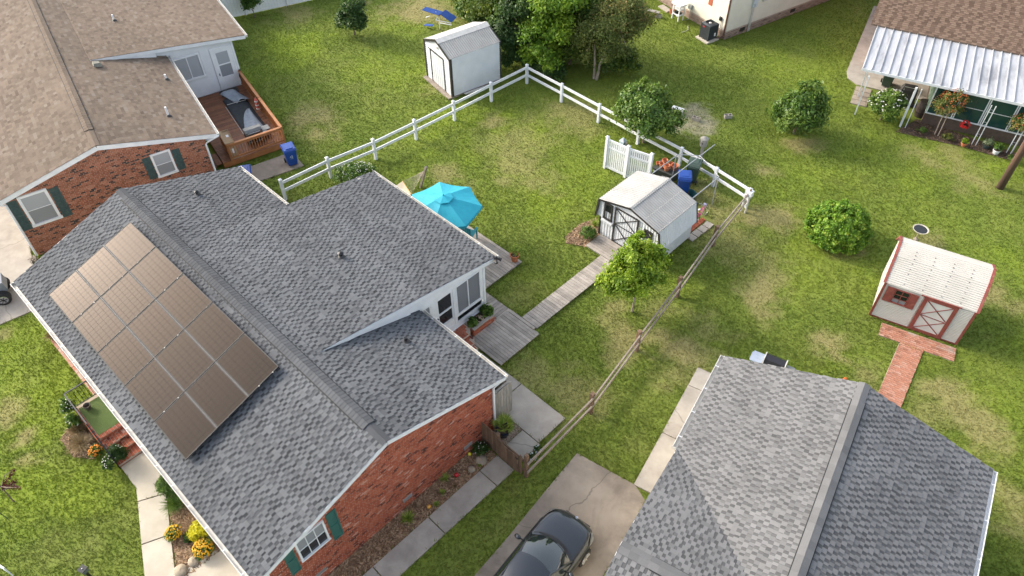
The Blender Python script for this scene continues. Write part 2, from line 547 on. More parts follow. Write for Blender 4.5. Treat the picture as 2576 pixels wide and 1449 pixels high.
MT['bark_pale'] = M('pale_bark', (0.36, 0.30, 0.24), (0.27, 0.215, 0.165), scale=9, rough=0.95)
MT['pole'] = M('creosote_pole', (0.125, 0.07, 0.045), (0.075, 0.043, 0.03), scale=3, rough=0.9, stretch=(6, 6, 0.5))

# ------------------------------------------------------------------ pieces: shingles, bricks, planks
_cache = {}


def piece_mesh(key, mat, maker):
    k = (key, mat.name)
    if k not in _cache:
        vs, fs, tone = maker()
        me = bpy.data.meshes.new(key[0])
        me.from_pydata(vs, [], fs)
        me.materials.append(mat)
        a = me.attributes.new('tone', 'FLOAT', 'FACE')
        a.data.foreach_set('value', [tone] * len(fs))
        me.update()
        _cache[k] = me
    return _cache[k]


def place_piece(name, me, parent, mtx):
    o = bpy.data.objects.new(name, me)
    COL.objects.link(o)
    o.parent = parent
    o.matrix_local = Matrix.Translation(-Vector(OFF.get(parent.name, (0, 0, 0)))) @ mtx
    return o


def ridge_frame(x, y, z, sgn, s):
    """axes of a ridge cap on either slope: along the ridge, up the slope, outward"""
    v = Vector((0, -sgn, s)).normalized()
    n = Vector((0, sgn * s, 1)).normalized()
    F = Matrix((Vector((1, 0, 0)), v, n)).transposed().to_4x4()
    F.translation = (x, y, z)
    return F


class Pieces:
    """many alike pieces on one surface: the nearest ones in view become parts, the rest one joined part"""

    def __init__(s, name, mat):
        s.name, s.mat, s.p = name, mat, []

    def add(s, F, u, v, w, h, t, tone, taper=False, inset=0.0):
        s.p.append((F, u, v, round(w, 2), round(h, 3), round(t, 4), round(tone * 10) / 10, taper))

    @staticmethod
    def geo(w, h, t, taper):
        zt = 0.003 if taper else t
        g = 0.003 if taper else 0.0
        vs = [(g, 0, 0), (w - g, 0, 0), (w - g, h, 0), (g, h, 0), (g, 0, t), (w - g, 0, t), (w - g, h, zt), (g, h, zt)]
        fs = [(4, 5, 6, 7), (0, 1, 5, 4), (1, 2, 6, 5), (3, 0, 4, 7)]
        if not taper:
            fs.append((2, 3, 7, 6))
        return vs, fs

    def build(s, parent, n=300, stuff_name=None):
        cand = []
        for i, q in enumerate(s.p):
            c = q[0] @ Vector((q[1] + q[3] / 2, q[2] + q[4] / 2, 0))
            w = world_of(parent, c)
            cand.append(((w - CAMPOS).length - (0 if in_view(w) else -1000), i))
        cand.sort()
        near = {i for d, i in cand[:n] if d < 900}
        mb = MB()
        for i, (F, u, v, w, h, t, tone, taper) in enumerate(s.p):
            if i in near:
                def mk():
                    vs, fs = s.geo(w, h, t, taper)
                    return vs, fs, tone
                me = piece_mesh((s.name, w, h, t, tone, taper), s.mat, mk)
                place_piece(s.name, me, parent, F @ Matrix.Translation((u, v, 0)))
            else:
                vs, fs = s.geo(w, h, t, taper)
                T = F @ Matrix.Translation((u, v, 0))
                mb.add([T @ Vector(x) for x in vs], fs, tone)
        if mb.v:
            mb.build(stuff_name or (s.name + '_field'), s.mat, parent, kind='stuff')


def shingle_slope(P, F, U, V, clip=None, style='lam', e=0.143, seed=0):
    g = random.Random(seed)
    r = 0
    while r * e < V - 0.03:
        v = r * e
        d = min(e * 1.22, V - v)
        per = 0.212
        ph = (0.5 * (r % 2) + 0.13 * ((r // 2) % 3)) * per + g.uniform(-0.02, 0.02)
        rowt = g.uniform(-0.05, 0.05)
        for a, b in (clip(v + e / 2) if clip else [(0, U)]):
            cells = []
            if style == 'lam':
                i = math.floor((a - ph) / per) - 1
                while ph + i * per < b:
                    q = ph + i * per + g.uniform(-0.022, 0.022)
                    ws = g.choice((0.065, 0.08, 0.09, 0.105))
                    if g.random() < 0.07:
                        ws = 0.0
                    if cells:
                        cells[-1][1] = q
                    if ws:
                        cells.append([q, q + ws, 0.006, g.choice((0.05, 0.15, 0.25, 0.4)) + rowt])
                    cells.append([q + ws, q + per, 0.018, g.choice((0.5, 0.6, 0.65, 0.7, 0.75)) + rowt])
                    i += 1
            else:
                u, k = a - g.uniform(0, 0.3), True
                while u < b:
                    if style == 'big':
                        k = not k
                        w, t = g.choice((0.2, 0.25, 0.3)), (0.016 if k else 0.009)
                        tone = (g.choice((0.6, 0.7, 0.85)) if k else g.choice((0.1, 0.3, 0.4)))
                    else:
                        w, t, tone = g.choice((0.18, 0.22, 0.26, 0.30)), g.choice((0.008, 0.012)), min(1, max(0, g.gauss(0.55, 0.2)))
                    cells.append([u, u + w, t, tone])
                    u += w
            for u0, u1, t, tone in cells:
                u0, u1 = max(u0, a), min(u1, b)
                if u1 - u0 > 0.03:
                    P.add(F, u0, v, u1 - u0, d, t, max(0, min(1, tone)), True)
        r += 1


def brick_courses(P, F, u0, u1, v0, v1, ok, seed=0, dark=0.06, bw=0.208, bh=0.070, m=0.014, depth=0.014, head=None):
    g = random.Random(seed)
    r = 0
    v = v0
    while v + bh <= v1:
        spans = [(u0, u1)]
        for (x0, x1, y0, y1) in getattr(ok, 'rects', []):
            if v + bh - m > y0 and v < y1:
                spans = [q for p in spans for q in ((p[0], min(p[1], x0)), (max(p[0], x1), p[1])) if q[1] - q[0] > 0.02]
        for s0, s1 in spans:
            u = u0 - (bw / 2 if r % 2 else 0) - 0.06 * ((r * 37) % 11) / 11
            while u < s1:
                a, b = max(u, s0), min(u + bw - m, s1)
                if b - a > 0.03 and ok(a, v, b, v + bh - m):
                    x = g.random()
                    tone = g.uniform(0.0, 0.12) if x < dark else (g.uniform(0.9, 1.0) if x > 0.955 else g.uniform(0.32, 0.82))
                    P.add(F, a, v, b - a, bh - m, depth, tone)
                u += bw
        v += bh
        r += 1


def no_rects(rects, line=None):
    def ok(a, v, b, v2):
        return not (line and v2 > min(line(a), line(b)))
    ok.rects = rects
    return ok


def gutter(parent, p, q, out, name='gutter', straps=1.0, mat=None):
    """open U-shaped gutter from p to q (its inner top edge), out = outward direction"""
    p, q, out = Vector(p), Vector(q), Vector(out).normalized()
    d = (q - p).normalized()
    L = (q - p).length
    F = Matrix((d, out, Vector((0, 0, 1)))).transposed().to_4x4()
    F.translation = p
    mb = MB()
    W, H, t = 0.13, 0.11, 0.008
    mb.box(0, L, 0, W, -H, -H + t, F=F)
    mb.box(0, L, 0, t, -H + t, 0, F=F)
    mb.box(0, L, W - t, W, -H + t, 0.004, F=F)
    mb.box(0, L, W, W + 0.012, -0.018, 0.004, F=F)
    mb.box(0, t, t, W - t, -H + t, 0, F=F)
    mb.box(L - t, L, t, W - t, -H + t, 0, F=F)
    o = mb.build(name, mat or MT['gutter'], parent)
    x = 0.5
    while x < L:
        MB().box(x, x + 0.025, -0.06, W + 0.01, 0.006, 0.012, F=F).build('gutter_strap', MT['white'], o)
        x += straps
    return o


def win(parent, F, u0, u1, v0, v1, pane=None, fw=0.06, cols=1, rows=2, depth=0.05, name='window', frame_mat=None, mun=0.025, pane2=None):
    """window part: frame, with panes, meeting rail and muntins as sub-parts"""
    fm = frame_mat or MT['white']
    mb = MB()
    mb.box(u0 - fw, u1 + fw, v1, v1 + fw, 0, depth, F=F)
    mb.box(u0 - fw * 1.3, u1 + fw * 1.3, v0 - fw, v0, 0, depth * 1.5, F=F)
    mb.box(u0 - fw, u0, v0, v1, 0, depth, F=F)
    mb.box(u1, u1 + fw, v0, v1, 0, depth, F=F)
    w = mb.build(name, fm, parent)
    cw, ch = (u1 - u0) / cols, (v1 - v0) / rows
    for r in range(rows):
        for c in range(cols):
            a, b = u0 + c * cw + 0.006, u0 + (c + 1) * cw - 0.006
            x, y = v0 + r * ch + 0.006, v0 + (r + 1) * ch - 0.006
            MB().box(a, b, x, y, 0.004 + 0.008 * r, 0.012 + 0.008 * r, F=F).build('pane', (pane2 if (pane2 and r == 0) else pane) or MT['glass_dark'], w)
    for c in range(1, cols):
        MB().box(u0 + c * cw - mun / 2, u0 + c * cw + mun / 2, v0, v1, 0.022, 0.034, F=F).build('muntin', fm, w)
    for r in range(1, rows):
        MB().box(u0, u1, v0 + r * ch - mun / 2, v0 + r * ch + mun / 2, 0.023, 0.038, F=F).build('sash_rail', fm, w)
    return w


def shutter(parent, F, u0, u1, v0, v1, mat, louvre=True):
    mb = MB()
    f = 0.045
    mb.box(u0, u1, v0, v0 + f, 0.0, 0.035, F=F)
    mb.box(u0, u1, v1 - f, v1, 0.0, 0.035, F=F)
    mb.box(u0, u0 + f, v0 + f, v1 - f, 0.0, 0.035, F=F)
    mb.box(u1 - f, u1, v0 + f, v1 - f, 0.0, 0.035, F=F)
    vm = (v0 + v1) / 2
    mb.box(u0 + f, u1 - f, vm - 0.03, vm + 0.03, 0.0, 0.035, F=F)
    mb.box(u0 + f, u1 - f, v0 + f, vm - 0.03, 0, 0.012, F=F)
    mb.box(u0 + f, u1 - f, vm + 0.03, v1 - f, 0, 0.012, F=F)
    s = mb.build('shutter', mat, parent)
    y = v0 + f + 0.02
    lm = MB()
    while louvre and y < v1 - f - 0.03:
        if abs(y - vm) > 0.05:
            lm.box(u0 + f, u1 - f, y, y + 0.022, 0.012, 0.026, F=F)
        y += 0.045
    if lm.v:
        lm.build('louvres', mat, s, kind='stuff')
    return s


def planks(parent, x0, x1, y0, y1, along, ztop=0.12, w=0.14, gap=0.012, th=0.035, mat=None, seed=1, name='plank', F=None):
    """planks filling a rectangle; along = 'x' or 'y'"""
    g = random.Random(seed)
    a, b = (y0, y1) if along == 'x' else (x0, x1)
    n = max(1, round((b - a) / w))
    w = (b - a) / n
    for i in range(n):
        p, q = a + i * w + gap / 2, a + (i + 1) * w - gap / 2
        e = g.uniform(0, 0.012)
        dz = g.uniform(-0.004, 0.004)
        mb = MB()
        if along == 'x':
            mb.box(x0 + e, x1 - e, p, q, ztop - th + dz, ztop + dz, g.random(), F=F)
        else:
            mb.box(p, q, y0 + e, y1 - e, ztop - th + dz, ztop + dz, g.random(), F=F)
        mb.build(name, mat or MT['deck'], parent)


def scatter_chips(name, poly, n, mat, parent=None, size=(0.05, 0.014), z=0.03, seed=3, zj=0.02):
    g = np.random.default_rng(seed)
    P = np.array(poly)
    pts = []
    lo, hi = P.min(0), P.max(0)
    while len(pts) < n:
        c = g.uniform(lo, hi, (n * 2, 2))
        pts.extend(c[inside_np(c, poly)].tolist())
    pts = np.array(pts[:n])
    a = g.uniform(0, math.pi * 2, n)
    L = size[0] * g.uniform(0.5, 1.5, n)
    W = size[1] * g.uniform(0.6, 1.5, n)
    tz = g.uniform(-0.4, 0.4, n)
    ca, sa = np.cos(a), np.sin(a)
    zz = z + g.uniform(0, zj, n)
    vs = np.zeros((n, 4, 3))
    for k, (sx, sy) in enumerate(((-1, -1), (1, -1), (1, 1), (-1, 1))):
        vs[:, k, 0] = pts[:, 0] + ca * L * sx - sa * W * sy
        vs[:, k, 1] = pts[:, 1] + sa * L * sx + ca * W * sy
        vs[:, k, 2] = zz + sx * tz * L * 0.5 + sy * W * 0.3
    f = np.arange(n * 4).reshape(n, 4)
    return np_mesh(name, vs.reshape(-1, 3), f, mat, {'tone': ('FACE', g.uniform(0, 1, n))}, parent, 'stuff')


def inside_np(pts, poly):
    x, y = pts[:, 0], pts[:, 1]
    r = np.zeros(len(pts), bool)
    n = len(poly)
    for i in range(n):
        x0, y0 = poly[i]
        x1, y1 = poly[(i + 1) % n]
        if y0 == y1:
            continue
        c = ((y0 > y) != (y1 > y)) & (x < (x1 - x0) * (y - y0) / (y1 - y0) + x0)
        r ^= c
    return r


EX = []          # polygons where no grass grows


def rect(x0, x1, y0, y1, ang=0.0):
    a = math.radians(ang)
    return [(x * math.cos(a) - y * math.sin(a), x * math.sin(a) + y * math.cos(a)) for x, y in ((x0, y0), (x1, y0), (x1, y1), (x0, y1))]


def slab(name, polys, mat, z=0.05, ex=True, ang=0.0):
    """paving as a setting object: a thin bed with one child per slab"""
    a = math.radians(ang)
    rp = lambda p: [(x * math.cos(a) - y * math.sin(a), x * math.sin(a) + y * math.cos(a)) for x, y in p]
    bed = MB()
    for p in polys:
        bed.prism(rp(p), 0.0, z * 0.55)
    b = bed.build(name, MT['concrete_old'], kind='structure')
    for i, p in enumerate(polys):
        q = rp(p)
        cx, cy = sum(x for x, y in q) / len(q), sum(y for x, y in q) / len(q)
        sh = []
        for x, y in q:
            d = math.hypot(x - cx, y - cy)
            k = max(0.0, 1 - 0.012 / d)
            sh.append((cx + (x - cx) * k, cy + (y - cy) * k))
        MB().prism(sh, z * 0.56, z + 0.002 * (i % 3)).build('concrete_slab', mat, b)
        if ex:
            EX.append(q)
    return b


def vent_pipe(parent, p, h, r=0.04, mat=None, boot=True, cap=False):
    mb = MB().tube([p, (p[0], p[1], p[2] + h)], r, 10)
    o = mb.build('vent_pipe', mat or MT['white'], parent, smooth=False)
    if boot:
        MB().lathe([(r + 0.09, -0.02), (r + 0.08, 0.015), (r + 0.02, 0.07), (r + 0.006, 0.09)], p, 10).build('pipe_boot', MT['black'], o)
    if cap:
        MB().lathe([(r * 1.9, h - 0.03), (r * 1.9, h), (r * 0.4, h + 0.05)], p, 10).build('pipe_cap', MT['black_metal'], o)
    return o


# ------------------------------------------------------------------ main house
def main_house():
    T = thing('brick_house', 'red brick house with dark grey shingle roof carrying the solar panels', 'house', (-18.85, 5.73, 0))
    OFF[T.name] = (-18.85, 5.73, 0)
    X0, X1, YR, HW, ZE, S = -26.95, -10.72, 5.73, 4.75, 2.82, 0.3305
    ZR = ZE + HW * S
    zf = lambda y: ZR - S * abs(y - YR)
    PX0, PX1, PY0, PY1, PZ0, PS = -22.45, -14.92, 6.33, 14.25, 4.19, 0.169
    zp = lambda y: PZ0 - PS * (y - PY0)
    # walls: mortar body, brick faces
    wx, wy0, wy1 = -10.86, 1.38, 10.05
    F = wall_frame((wx, 0, 0), (1, 0, 0))
    w = MB()
    poly = [(wy0, 0), (wy1, 0), (wy1, zf(wy1) - 0.09), (YR, ZR - 0.09), (wy0, zf(wy0) - 0.09)]
    Fx = Matrix(((0, 0, 1, 0), (1, 0, 0, 0), (0, 1, 0, 0), (0, 0, 0, 1)))     # (y,z,x)
    w.prism(poly, -26.8, wx, F=Fx)
    wall = w.build('wall', MT['mortar'], T)
    B = Pieces('brick', MT['brick'])
    wins = [(2.29, 3.29, 1.86, 3.01), (1.92, 2.20, 1.58, 3.04), (3.40, 3.70, 1.56, 3.06)]
    vents = [(8.57, 8.97, 0.36, 0.53), (5.87, 6.27, 0.36, 0.53), (2.46, 2.86, 0.40, 0.57)]
    brick_courses(B, F, wy0, wy1, 0.02, ZR, no_rects(wins + vents, lambda u: zf(u) - 0.10), seed=5, dark=0.10)
    B.build(wall, 300)
    for (a, b, c, d) in vents:
        v = MB()
        v.box(a, b, c, d, 0, 0.008, F=F)
        vo = v.build('foundation_vent', MT['black'], T)
        sl = MB()
        for k in range(4):
            sl.box(a + 0.01, b - 0.01, c + 0.02 + k * 0.038, c + 0.032 + k * 0.038, 0.008, 0.018, F=F)
        sl.box(a - 0.01, b + 0.01, d, d + 0.015, 0, 0.02, F=F)
        sl.build('vent_louvres', MT['metal_roof'], vo, kind='stuff')
    win(T, F, 2.36, 3.22, 1.92, 2.95, MT['glass_grey'], cols=3, rows=2, pane2=MT['glass_dark'])
    shutter(T, F, 1.90, 2.22, 1.54, 3.06, MT['teal_green'], False)
    shutter(T, F, 3.38, 3.72, 1.52, 3.08, MT['teal_green'], False)
    # row-lock sill below the window
    for k in range(13):
        MB().box(2.22 + k * 0.086, 2.295 + k * 0.086, 1.76, 1.855, 0, 0.045, 0.6, F=F).build('sill_brick', MT['brick'], wall)
    # roof
    r = MB()
    r.prism([(YR, ZR), (YR - HW, ZE), (YR - HW, ZE - 0.06), (YR, ZR - 0.07), (YR + HW, ZE - 0.06), (YR + HW, ZE)], X0 + 0.02, X1 - 0.02, F=Fx)
    r.prism([(PY0, PZ0 - 0.02), (PY1, zp(PY1)), (PY1, zp(PY1) - 0.06), (PY0 + 0.3, zf(PY0 + 0.3) - 0.05)], PX0 + 0.02, PX1 - 0.02, F=Fx)
    roof = r.build('roof', MT['underlay'], T)
    P = Pieces('shingle', MT['shingle'])
    c = math.sqrt(1 + S * S)
    Ff = slope_frame((X0, YR - HW - 0.02, ZE - 0.007), (1, 0, 0), (0, 1, S))
    shingle_slope(P, Ff, X1 - X0, HW * c, seed=21)
    Fr = slope_frame((X1, YR + HW + 0.02, ZE - 0.007), (-1, 0, 0), (0, -1, S))
    V0 = (HW - (PY0 - YR) - 0.1) * c
    def clip_r(v):
        if v < V0:
            return [(0, X1 - PX1 - 0.0), (X1 - PX0, X1 - X0)]
        return [(0, X1 - X0)]
    shingle_slope(P, Fr, X1 - X0, HW * c, clip=clip_r, seed=22)
    cp = math.sqrt(1 + PS * PS)
    Fp = slope_frame((PX1, PY1 + 0.02, zp(PY1 + 0.02) + 0.002), (-1, 0, 0), (0, -1, PS))
    shingle_slope(P, Fp, PX1 - PX0, (PY1 - PY0) * cp, seed=23)
    P.build(roof, 300)
    # ridge vent: raised cap with dark edges and cap shingles
    rv = MB()
    vx0, vx1 = -26.35, -11.6
    for sgn in (-1, 1):
        Fv = slope_frame((vx0 if sgn < 0 else vx1, YR + sgn * 0.245, ZR - 0.245 * S + 0.03), (1 if sgn < 0 else -1, 0, 0), (0, -sgn, S))
        rv.box(0, vx1 - vx0, 0, 0.25, -0.02, 0.008, F=Fv)
    rvo = rv.build('ridge_vent', MT['black_gap'], roof)
    g = random.Random(4)
    n = int((vx1 - vx0) / 0.14)
    for k in range(n):
        x = vx0 + k * (vx1 - vx0) / n
        mb = MB()
        for sgn in (-1, 1):
            Fv = ridge_frame(x, YR + sgn * 0.215, ZR - 0.215 * S + 0.045, sgn, S)
            mb.add([Fv @ Vector(q) for q in ((0, 0, 0.002), (0.20, 0, 0.010), (0.20, 0.226, 0.010), (0, 0.226, 0.002), (0.20, 0, -0.006), (0.20, 0.226, -0.006), (0, 0, -0.014))],
                   [(0, 1, 2, 3), (1, 4, 5, 2), (0, 6, 4, 1)], 0.42 + g.uniform(-0.06, 0.06))
        mb.build('ridge_cap_shingle', MT['shingle'], roof)
    for x0, x1 in ((X0, vx0), (vx1 + 0.05, X1)):
        mb = MB()
        for sgn in (-1, 1):
            Fv = ridge_frame(x0, YR + sgn * 0.16, ZR - 0.16 * S + 0.012, sgn, S)
            mb.box(0, x1 - x0, 0, 0.17, 0, 0.012, 0.35, F=Fv)
        mb.build('ridge_cap_shingle', MT['shingle'], roof)
    # gable infill between the porch roof and the roof below it
    mb = MB()
    mb.prism([(PY0 + 0.1, PZ0 - 0.06), (10.05, zp(10.05) - 0.06), (10.05, zf(10.05) - 0.02), (PY0 + 0.1, zf(PY0 + 0.1) - 0.03)], PX1 - 0.12, PX1 - 0.03, F=Fx)
    mb.build('gable_infill', MT['white'], T)
    # white trim
    for (xx, nm) in ((X1 + 0.004, 'rake_board'), (X0 - 0.004, 'rake_board')):
        mb = MB()
        sgnx = 1 if xx > -20 else -1
        for sg in (-1, 1):
            mb.beam((xx - sgnx * 0.012, YR, ZR - 0.10), (xx - sgnx * 0.012, YR + sg * (HW + 0.02), ZE - 0.10), 0.024, 0.16)
            mb.beam((xx - sgnx * 0.07, YR, ZR - 0.155), (xx - sgnx * 0.07, YR + sg * (HW), ZE - 0.155), 0.10, 0.03)
        mb.build(nm, MT['white'], T)
    mb = MB()
    mb.beam((PX1 - 0.008, PY0, PZ0 - 0.10), (PX1 - 0.008, PY1 + 0.02, zp(PY1) - 0.12), 0.024, 0.17)
    mb.beam((PX1 - 0.08, PY0 + 1.0, zp(PY0 + 1) - 0.20), (PX1 - 0.08, PY1, zp(PY1) - 0.21), 0.14, 0.03)
    mb.build('rake_board', MT['white'], T)
    mb = MB()
    for (x0, x1, y, z) in ((X0, X1, YR - HW, ZE), (X0, PX0, YR + HW, ZE), (PX1, X1, YR + HW, ZE), (PX0, PX1, PY1, zp(PY1))):
        sg = -1 if y < YR else 1
        mb.box(x0 + 0.02, x1 - 0.02, y - 0.012, y + 0.012, z - 0.19, z - 0.05)
        mb.box(x0 + 0.05, x1 - 0.05, min(y, y - sg * 0.4), max(y, y - sg * 0.4), z - 0.215, z - 0.195)
    mb.build('fascia', MT['white'], T)
    gutter(T, (X0, YR - HW - 0.013, ZE - 0.03), (X1, YR - HW - 0.013, ZE - 0.03), (0, -1, 0), straps=0.95)
    gutter(T, (X0, YR + HW + 0.013, ZE - 0.03), (PX0 - 0.02, YR + HW + 0.013, ZE - 0.03), (0, 1, 0))
    gutter(T, (PX1 + 0.02, YR + HW + 0.013, ZE - 0.03), (X1, YR + HW + 0.013, ZE - 0.03), (0, 1, 0), straps=1.2)
    gutter(T, (PX0, PY1 + 0.013, zp(PY1) - 0.03), (PX1, PY1 + 0.013, zp(PY1) - 0.03), (0, 1, 0))
    # downspout on the rear corner
    mb = MB()
    mb.beam((wx + 0.05, 10.02, 2.62), (wx + 0.05, 10.02, 0.15), 0.07, 0.06)
    mb.beam((wx + 0.05, 10.02, 2.6), (wx + 0.02, 10.5, 2.72), 0.07, 0.06)
    mb.build('downspout', MT['white'], T)
    vent_pipe(T, (-25.43, 7.97, zf(7.97)), 0.16, 0.05, MT['black_metal'], cap=True)
    vent_pipe(T, (-18.45, 9.8, zp(9.8)), 0.2, 0.06, MT['black_metal'], cap=True)
    vent_pipe(T, (-13.87, 8.98, zf(8.98)), 0.22, 0.055, MT['black_metal'])
    # rear sun porch, seen on its side wall
    xw = -15.02
    G = wall_frame((xw, 0, 0), (1, 0, 0))
    b = MB()
    b.box(10.06, 13.68, 0.0, 0.46, -0.12, 0, F=G)
    base = b.build('porch_base', MT['mortar'], T)
    Bp = Pieces('brick', MT['brick'])
    brick_courses(Bp, G, 10.06, 13.68, 0.02, 0.46, no_rects([]), seed=9)
    Bp.build(base, 300)
    b = MB()
    b.box(10.06, 13.70, 0.46, 0.72, -0.10, 0.02, F=G)                      # sill band
    b.box(10.04, 13.74, 0.44, 0.475, -0.10, 0.06, F=G)
    b.prism([(10.06, 2.70), (13.70, 2.70), (13.70, zp(13.7) - 0.08), (10.06, zp(10.06) - 0.08)], -0.10, 0.015, F=G)
    for a0, a1 in ((10.06, 10.2), (11.0, 11.16), (12.06, 12.2), (13.48, 13.70)):
        b.box(a0, a1, 0.72, 2.70, -0.10, 0.02, F=G)
    b.box(12.2, 13.48, 1.02, 1.10, -0.10, 0.025, F=G)
    b.box(13.60, 13.70, 0.3, 2.7, -0.10, 0.045, F=G)
    b.build('porch_wall', MT['white'], T)
    b = MB()
    b.box(-22.3, -15.14, 13.55, 13.66, 0, zp(13.6) - 0.1)
    b.box(-22.35, -22.25, 10.1, 13.55, 0, 3.0)
    b.box(-22.25, -15.14, 10.1, 13.55, 0.40, 0.45)
    b.build('porch_room', MT['interior'], T)
    d = MB()                                                              # door
    d.box(11.16, 12.06, 0.60, 1.05, -0.06, 0.0, F=G)
    d.box(11.16, 12.06, 2.56, 2.69, -0.06, 0.0, F=G)
    d.box(11.16, 11.34, 1.05, 2.56, -0.06, 0.0, F=G)
    d.box(11.98, 12.06, 1.05, 2.56, -0.06, 0.0, F=G)
    dr = d.build('door', MT['white'], T)
    MB().box(11.34, 11.98, 1.06, 1.76, -0.045, -0.03, F=G).build('pane', MT['glass_dark'], dr)
    MB().box(11.34, 11.98, 1.82, 2.55, -0.045, -0.025, F=G).build('pane', MT['glass_dark'], dr)
    MB().box(11.34, 11.98, 1.745, 1.815, -0.03, 0.008, F=G).build('sash_rail', MT['white'], dr)
    MB().box(11.34, 11.98, 1.10, 1.15, -0.025, 0.006, F=G).build('sash_rail', MT['white'], dr)
    k = MB()
    for zz in (1.55, 1.67):
        k.tube([G @ Vector((11.25, zz, 0)), G @ Vector((11.25, zz, 0.06))], 0.028, 8)
    k.build('door_knob', MT['black_metal'], dr)
    w = MB()
    w.box(12.2, 13.48, 1.10, 1.15, -0.03, 0.03, F=G)
    w.box(12.2, 13.48, 2.62, 2.70, -0.03, 0.03, F=G)
    w.box(12.2, 12.26, 1.15, 2.62, -0.03, 0.03, F=G)
    w.box(13.42, 13.48, 1.15, 2.62, -0.03, 0.03, F=G)
    w.box(12.80, 12.84, 1.15, 2.62, -0.03, 0.028, F=G)
    wo = w.build('screen_window', MT['white'], T)
    MB().box(12.26, 12.80, 1.15, 2.62, -0.012, -0.006, F=G).build('screen', MT['screen'], wo)
    MB().box(12.84, 13.42, 1.15, 2.62, -0.012, -0.006, F=G).build('screen', MT['screen'], wo)
    MB().box(12.2, 13.48, 0.74, 1.01, -0.03, -0.02, F=G).build('pane', MT['glass_dark'], wo)
    wo = MB().box(10.2, 11.0, 2.62, 2.70, -0.03, 0.012, F=G).box(10.93, 11.0, 0.72, 2.62, -0.03, 0.012, F=G).build('screen_window', MT['white'], T)
    MB().box(10.2, 10.93, 0.72, 2.62, -0.02, -0.012, F=G).build('screen', MT['glass_grey'], wo)
    # brick landing and steps below the door
    st = MB()
    lev = [(-15.0, -14.42, 11.0, 12.44, 0.46), (-15.0, -14.05, 11.0, 12.30, 0.31), (-15.0, -13.68, 11.0, 12.14, 0.16)]
    for (a, bb, cc, dd, z) in lev:
        st.prism([(a, cc), (bb, cc), (bb, dd - 0.18), (bb - 0.18, dd), (a, dd)], 0, z)
    so = st.build('brick_steps', MT['mortar_dark'], T)
    Bs = Pieces('brick', MT['brick'])
    for li, (a, bb, cc, dd, z) in enumerate(lev):
        Fs = Matrix.Translation((0, 0, z))
        lo = a if li == 0 else lev[li - 1][1]
        ok = lambda p, q, p2, q2, bb=bb, dd=dd: not (p2 > bb - 0.16 and q2 > dd - 0.16)
        brick_courses(Bs, Fs, lo + 0.01, bb - 0.01, cc, dd, ok, seed=li, bw=0.205, bh=0.1, depth=0.012)
        Fv = wall_frame((bb, 0, 0), (1, 0, 0))
        brick_courses(Bs, Fv, cc, dd - 0.18, z - 0.15 + 0.008, z - 0.005, no_rects([]), seed=li + 7, depth=0.010)
    Bs.build(so, 300)
    # front porch: brick platform with green turf, steps, rail is a part too
    p = MB()
    p.box(-22.0, -20.1, 0.05, 1.36, 0, 0.56)
    po = p.build('front_porch', MT['mortar_dark'], T)
    p = MB()
    p.box(-21.86, -20.28, 0.16, 1.36, 0.562, 0.575)
    p.build('turf_mat', M('turf_mat', (0.11, 0.16, 0.045), (0.075, 0.115, 0.03), scale=30, rough=1.0, bump=0.5, bscale=200), po)
    Bq = Pieces('brick', MT['brick'])
    Ff2 = wall_frame((0, 0.05, 0), (0, -1, 0))
    brick_courses(Bq, Ff2, -22.0, -20.1, 0.01, 0.56, no_rects([]), seed=31)
    top = Matrix.Translation((0, 0, 0.56))
    brick_courses(Bq, top, -22.0, -20.1, 0.05, 0.155, no_rects([]), seed=32, bw=0.1, bh=0.105)
    brick_courses(Bq, top, -20.27, -20.1, 0.16, 1.3, no_rects([]), seed=33, bw=0.18, bh=0.1)
    z = 0.56
    stp = MB()
    for k in range(3):
        z2 = 0.56 - 0.14 * (k + 1)
        x0 = -20.1 + 0.36 * k
        stp.box(x0, x0 + 0.36, 0.1, 1.36, 0, z2)
        Ft = Matrix.Translation((0, 0, z2))
        brick_courses(Bq, Ft, x0 + 0.01, x0 + 0.355, 0.1, 1.34, no_rects([]), seed=40 + k, bw=0.172, bh=0.1, depth=0.012)
        Fv = wall_frame((x0, 0, 0), (1, 0, 0))
        brick_courses(Bq, Fv, 0.1, 1.3, z2 + 0.012, z2 + 0.135, no_rects([]), seed=50 + k, bh=0.06, depth=0.01)
    brick_courses(Bq, wall_frame((-19.02, 0, 0), (1, 0, 0)), 0.1, 1.3, 0.008, 0.135, no_rects([]), seed=59, bh=0.064, depth=0.01)
    stp.build('porch_steps', MT['mortar_dark'], po)
    Bq.build(po, 300)
    rl = MB()
    rl.beam((-21.95, 0.08, 1.46), (-21.95, 1.36, 1.46), 0.045, 0.03)
    rl.beam((-21.95, 0.08, 1.46), (-20.2, 0.08, 1.46), 0.045, 0.03)
    rl.beam((-20.2, 0.08, 1.46), (-18.9, 0.08, 0.92), 0.045, 0.03)
    rl.beam((-21.95, 0.08, 0.66), (-21.95, 1.36, 0.66), 0.03, 0.02)
    rl.beam((-21.95, 0.08, 0.66), (-20.2, 0.08, 0.66), 0.03, 0.02)
    for q in ((-21.95, 0.08, 0.57, 1.45), (-20.2, 0.08, 0.57, 1.45), (-18.95, 0.08, 0.05, 0.93), (-21.95, 1.33, 0.57, 1.45)):
        rl.box(q[0] - 0.02, q[0] + 0.02, q[1] - 0.02, q[1] + 0.02, q[2], q[3])
    ro = rl.build('railing', MT['black_metal'], T)
    for k in range(9):
        y = 0.2 + k * 0.13
        MB().box(-21.958, -21.942, y - 0.008, y + 0.008, 0.67, 1.445).build('baluster', MT['black_metal'], ro)
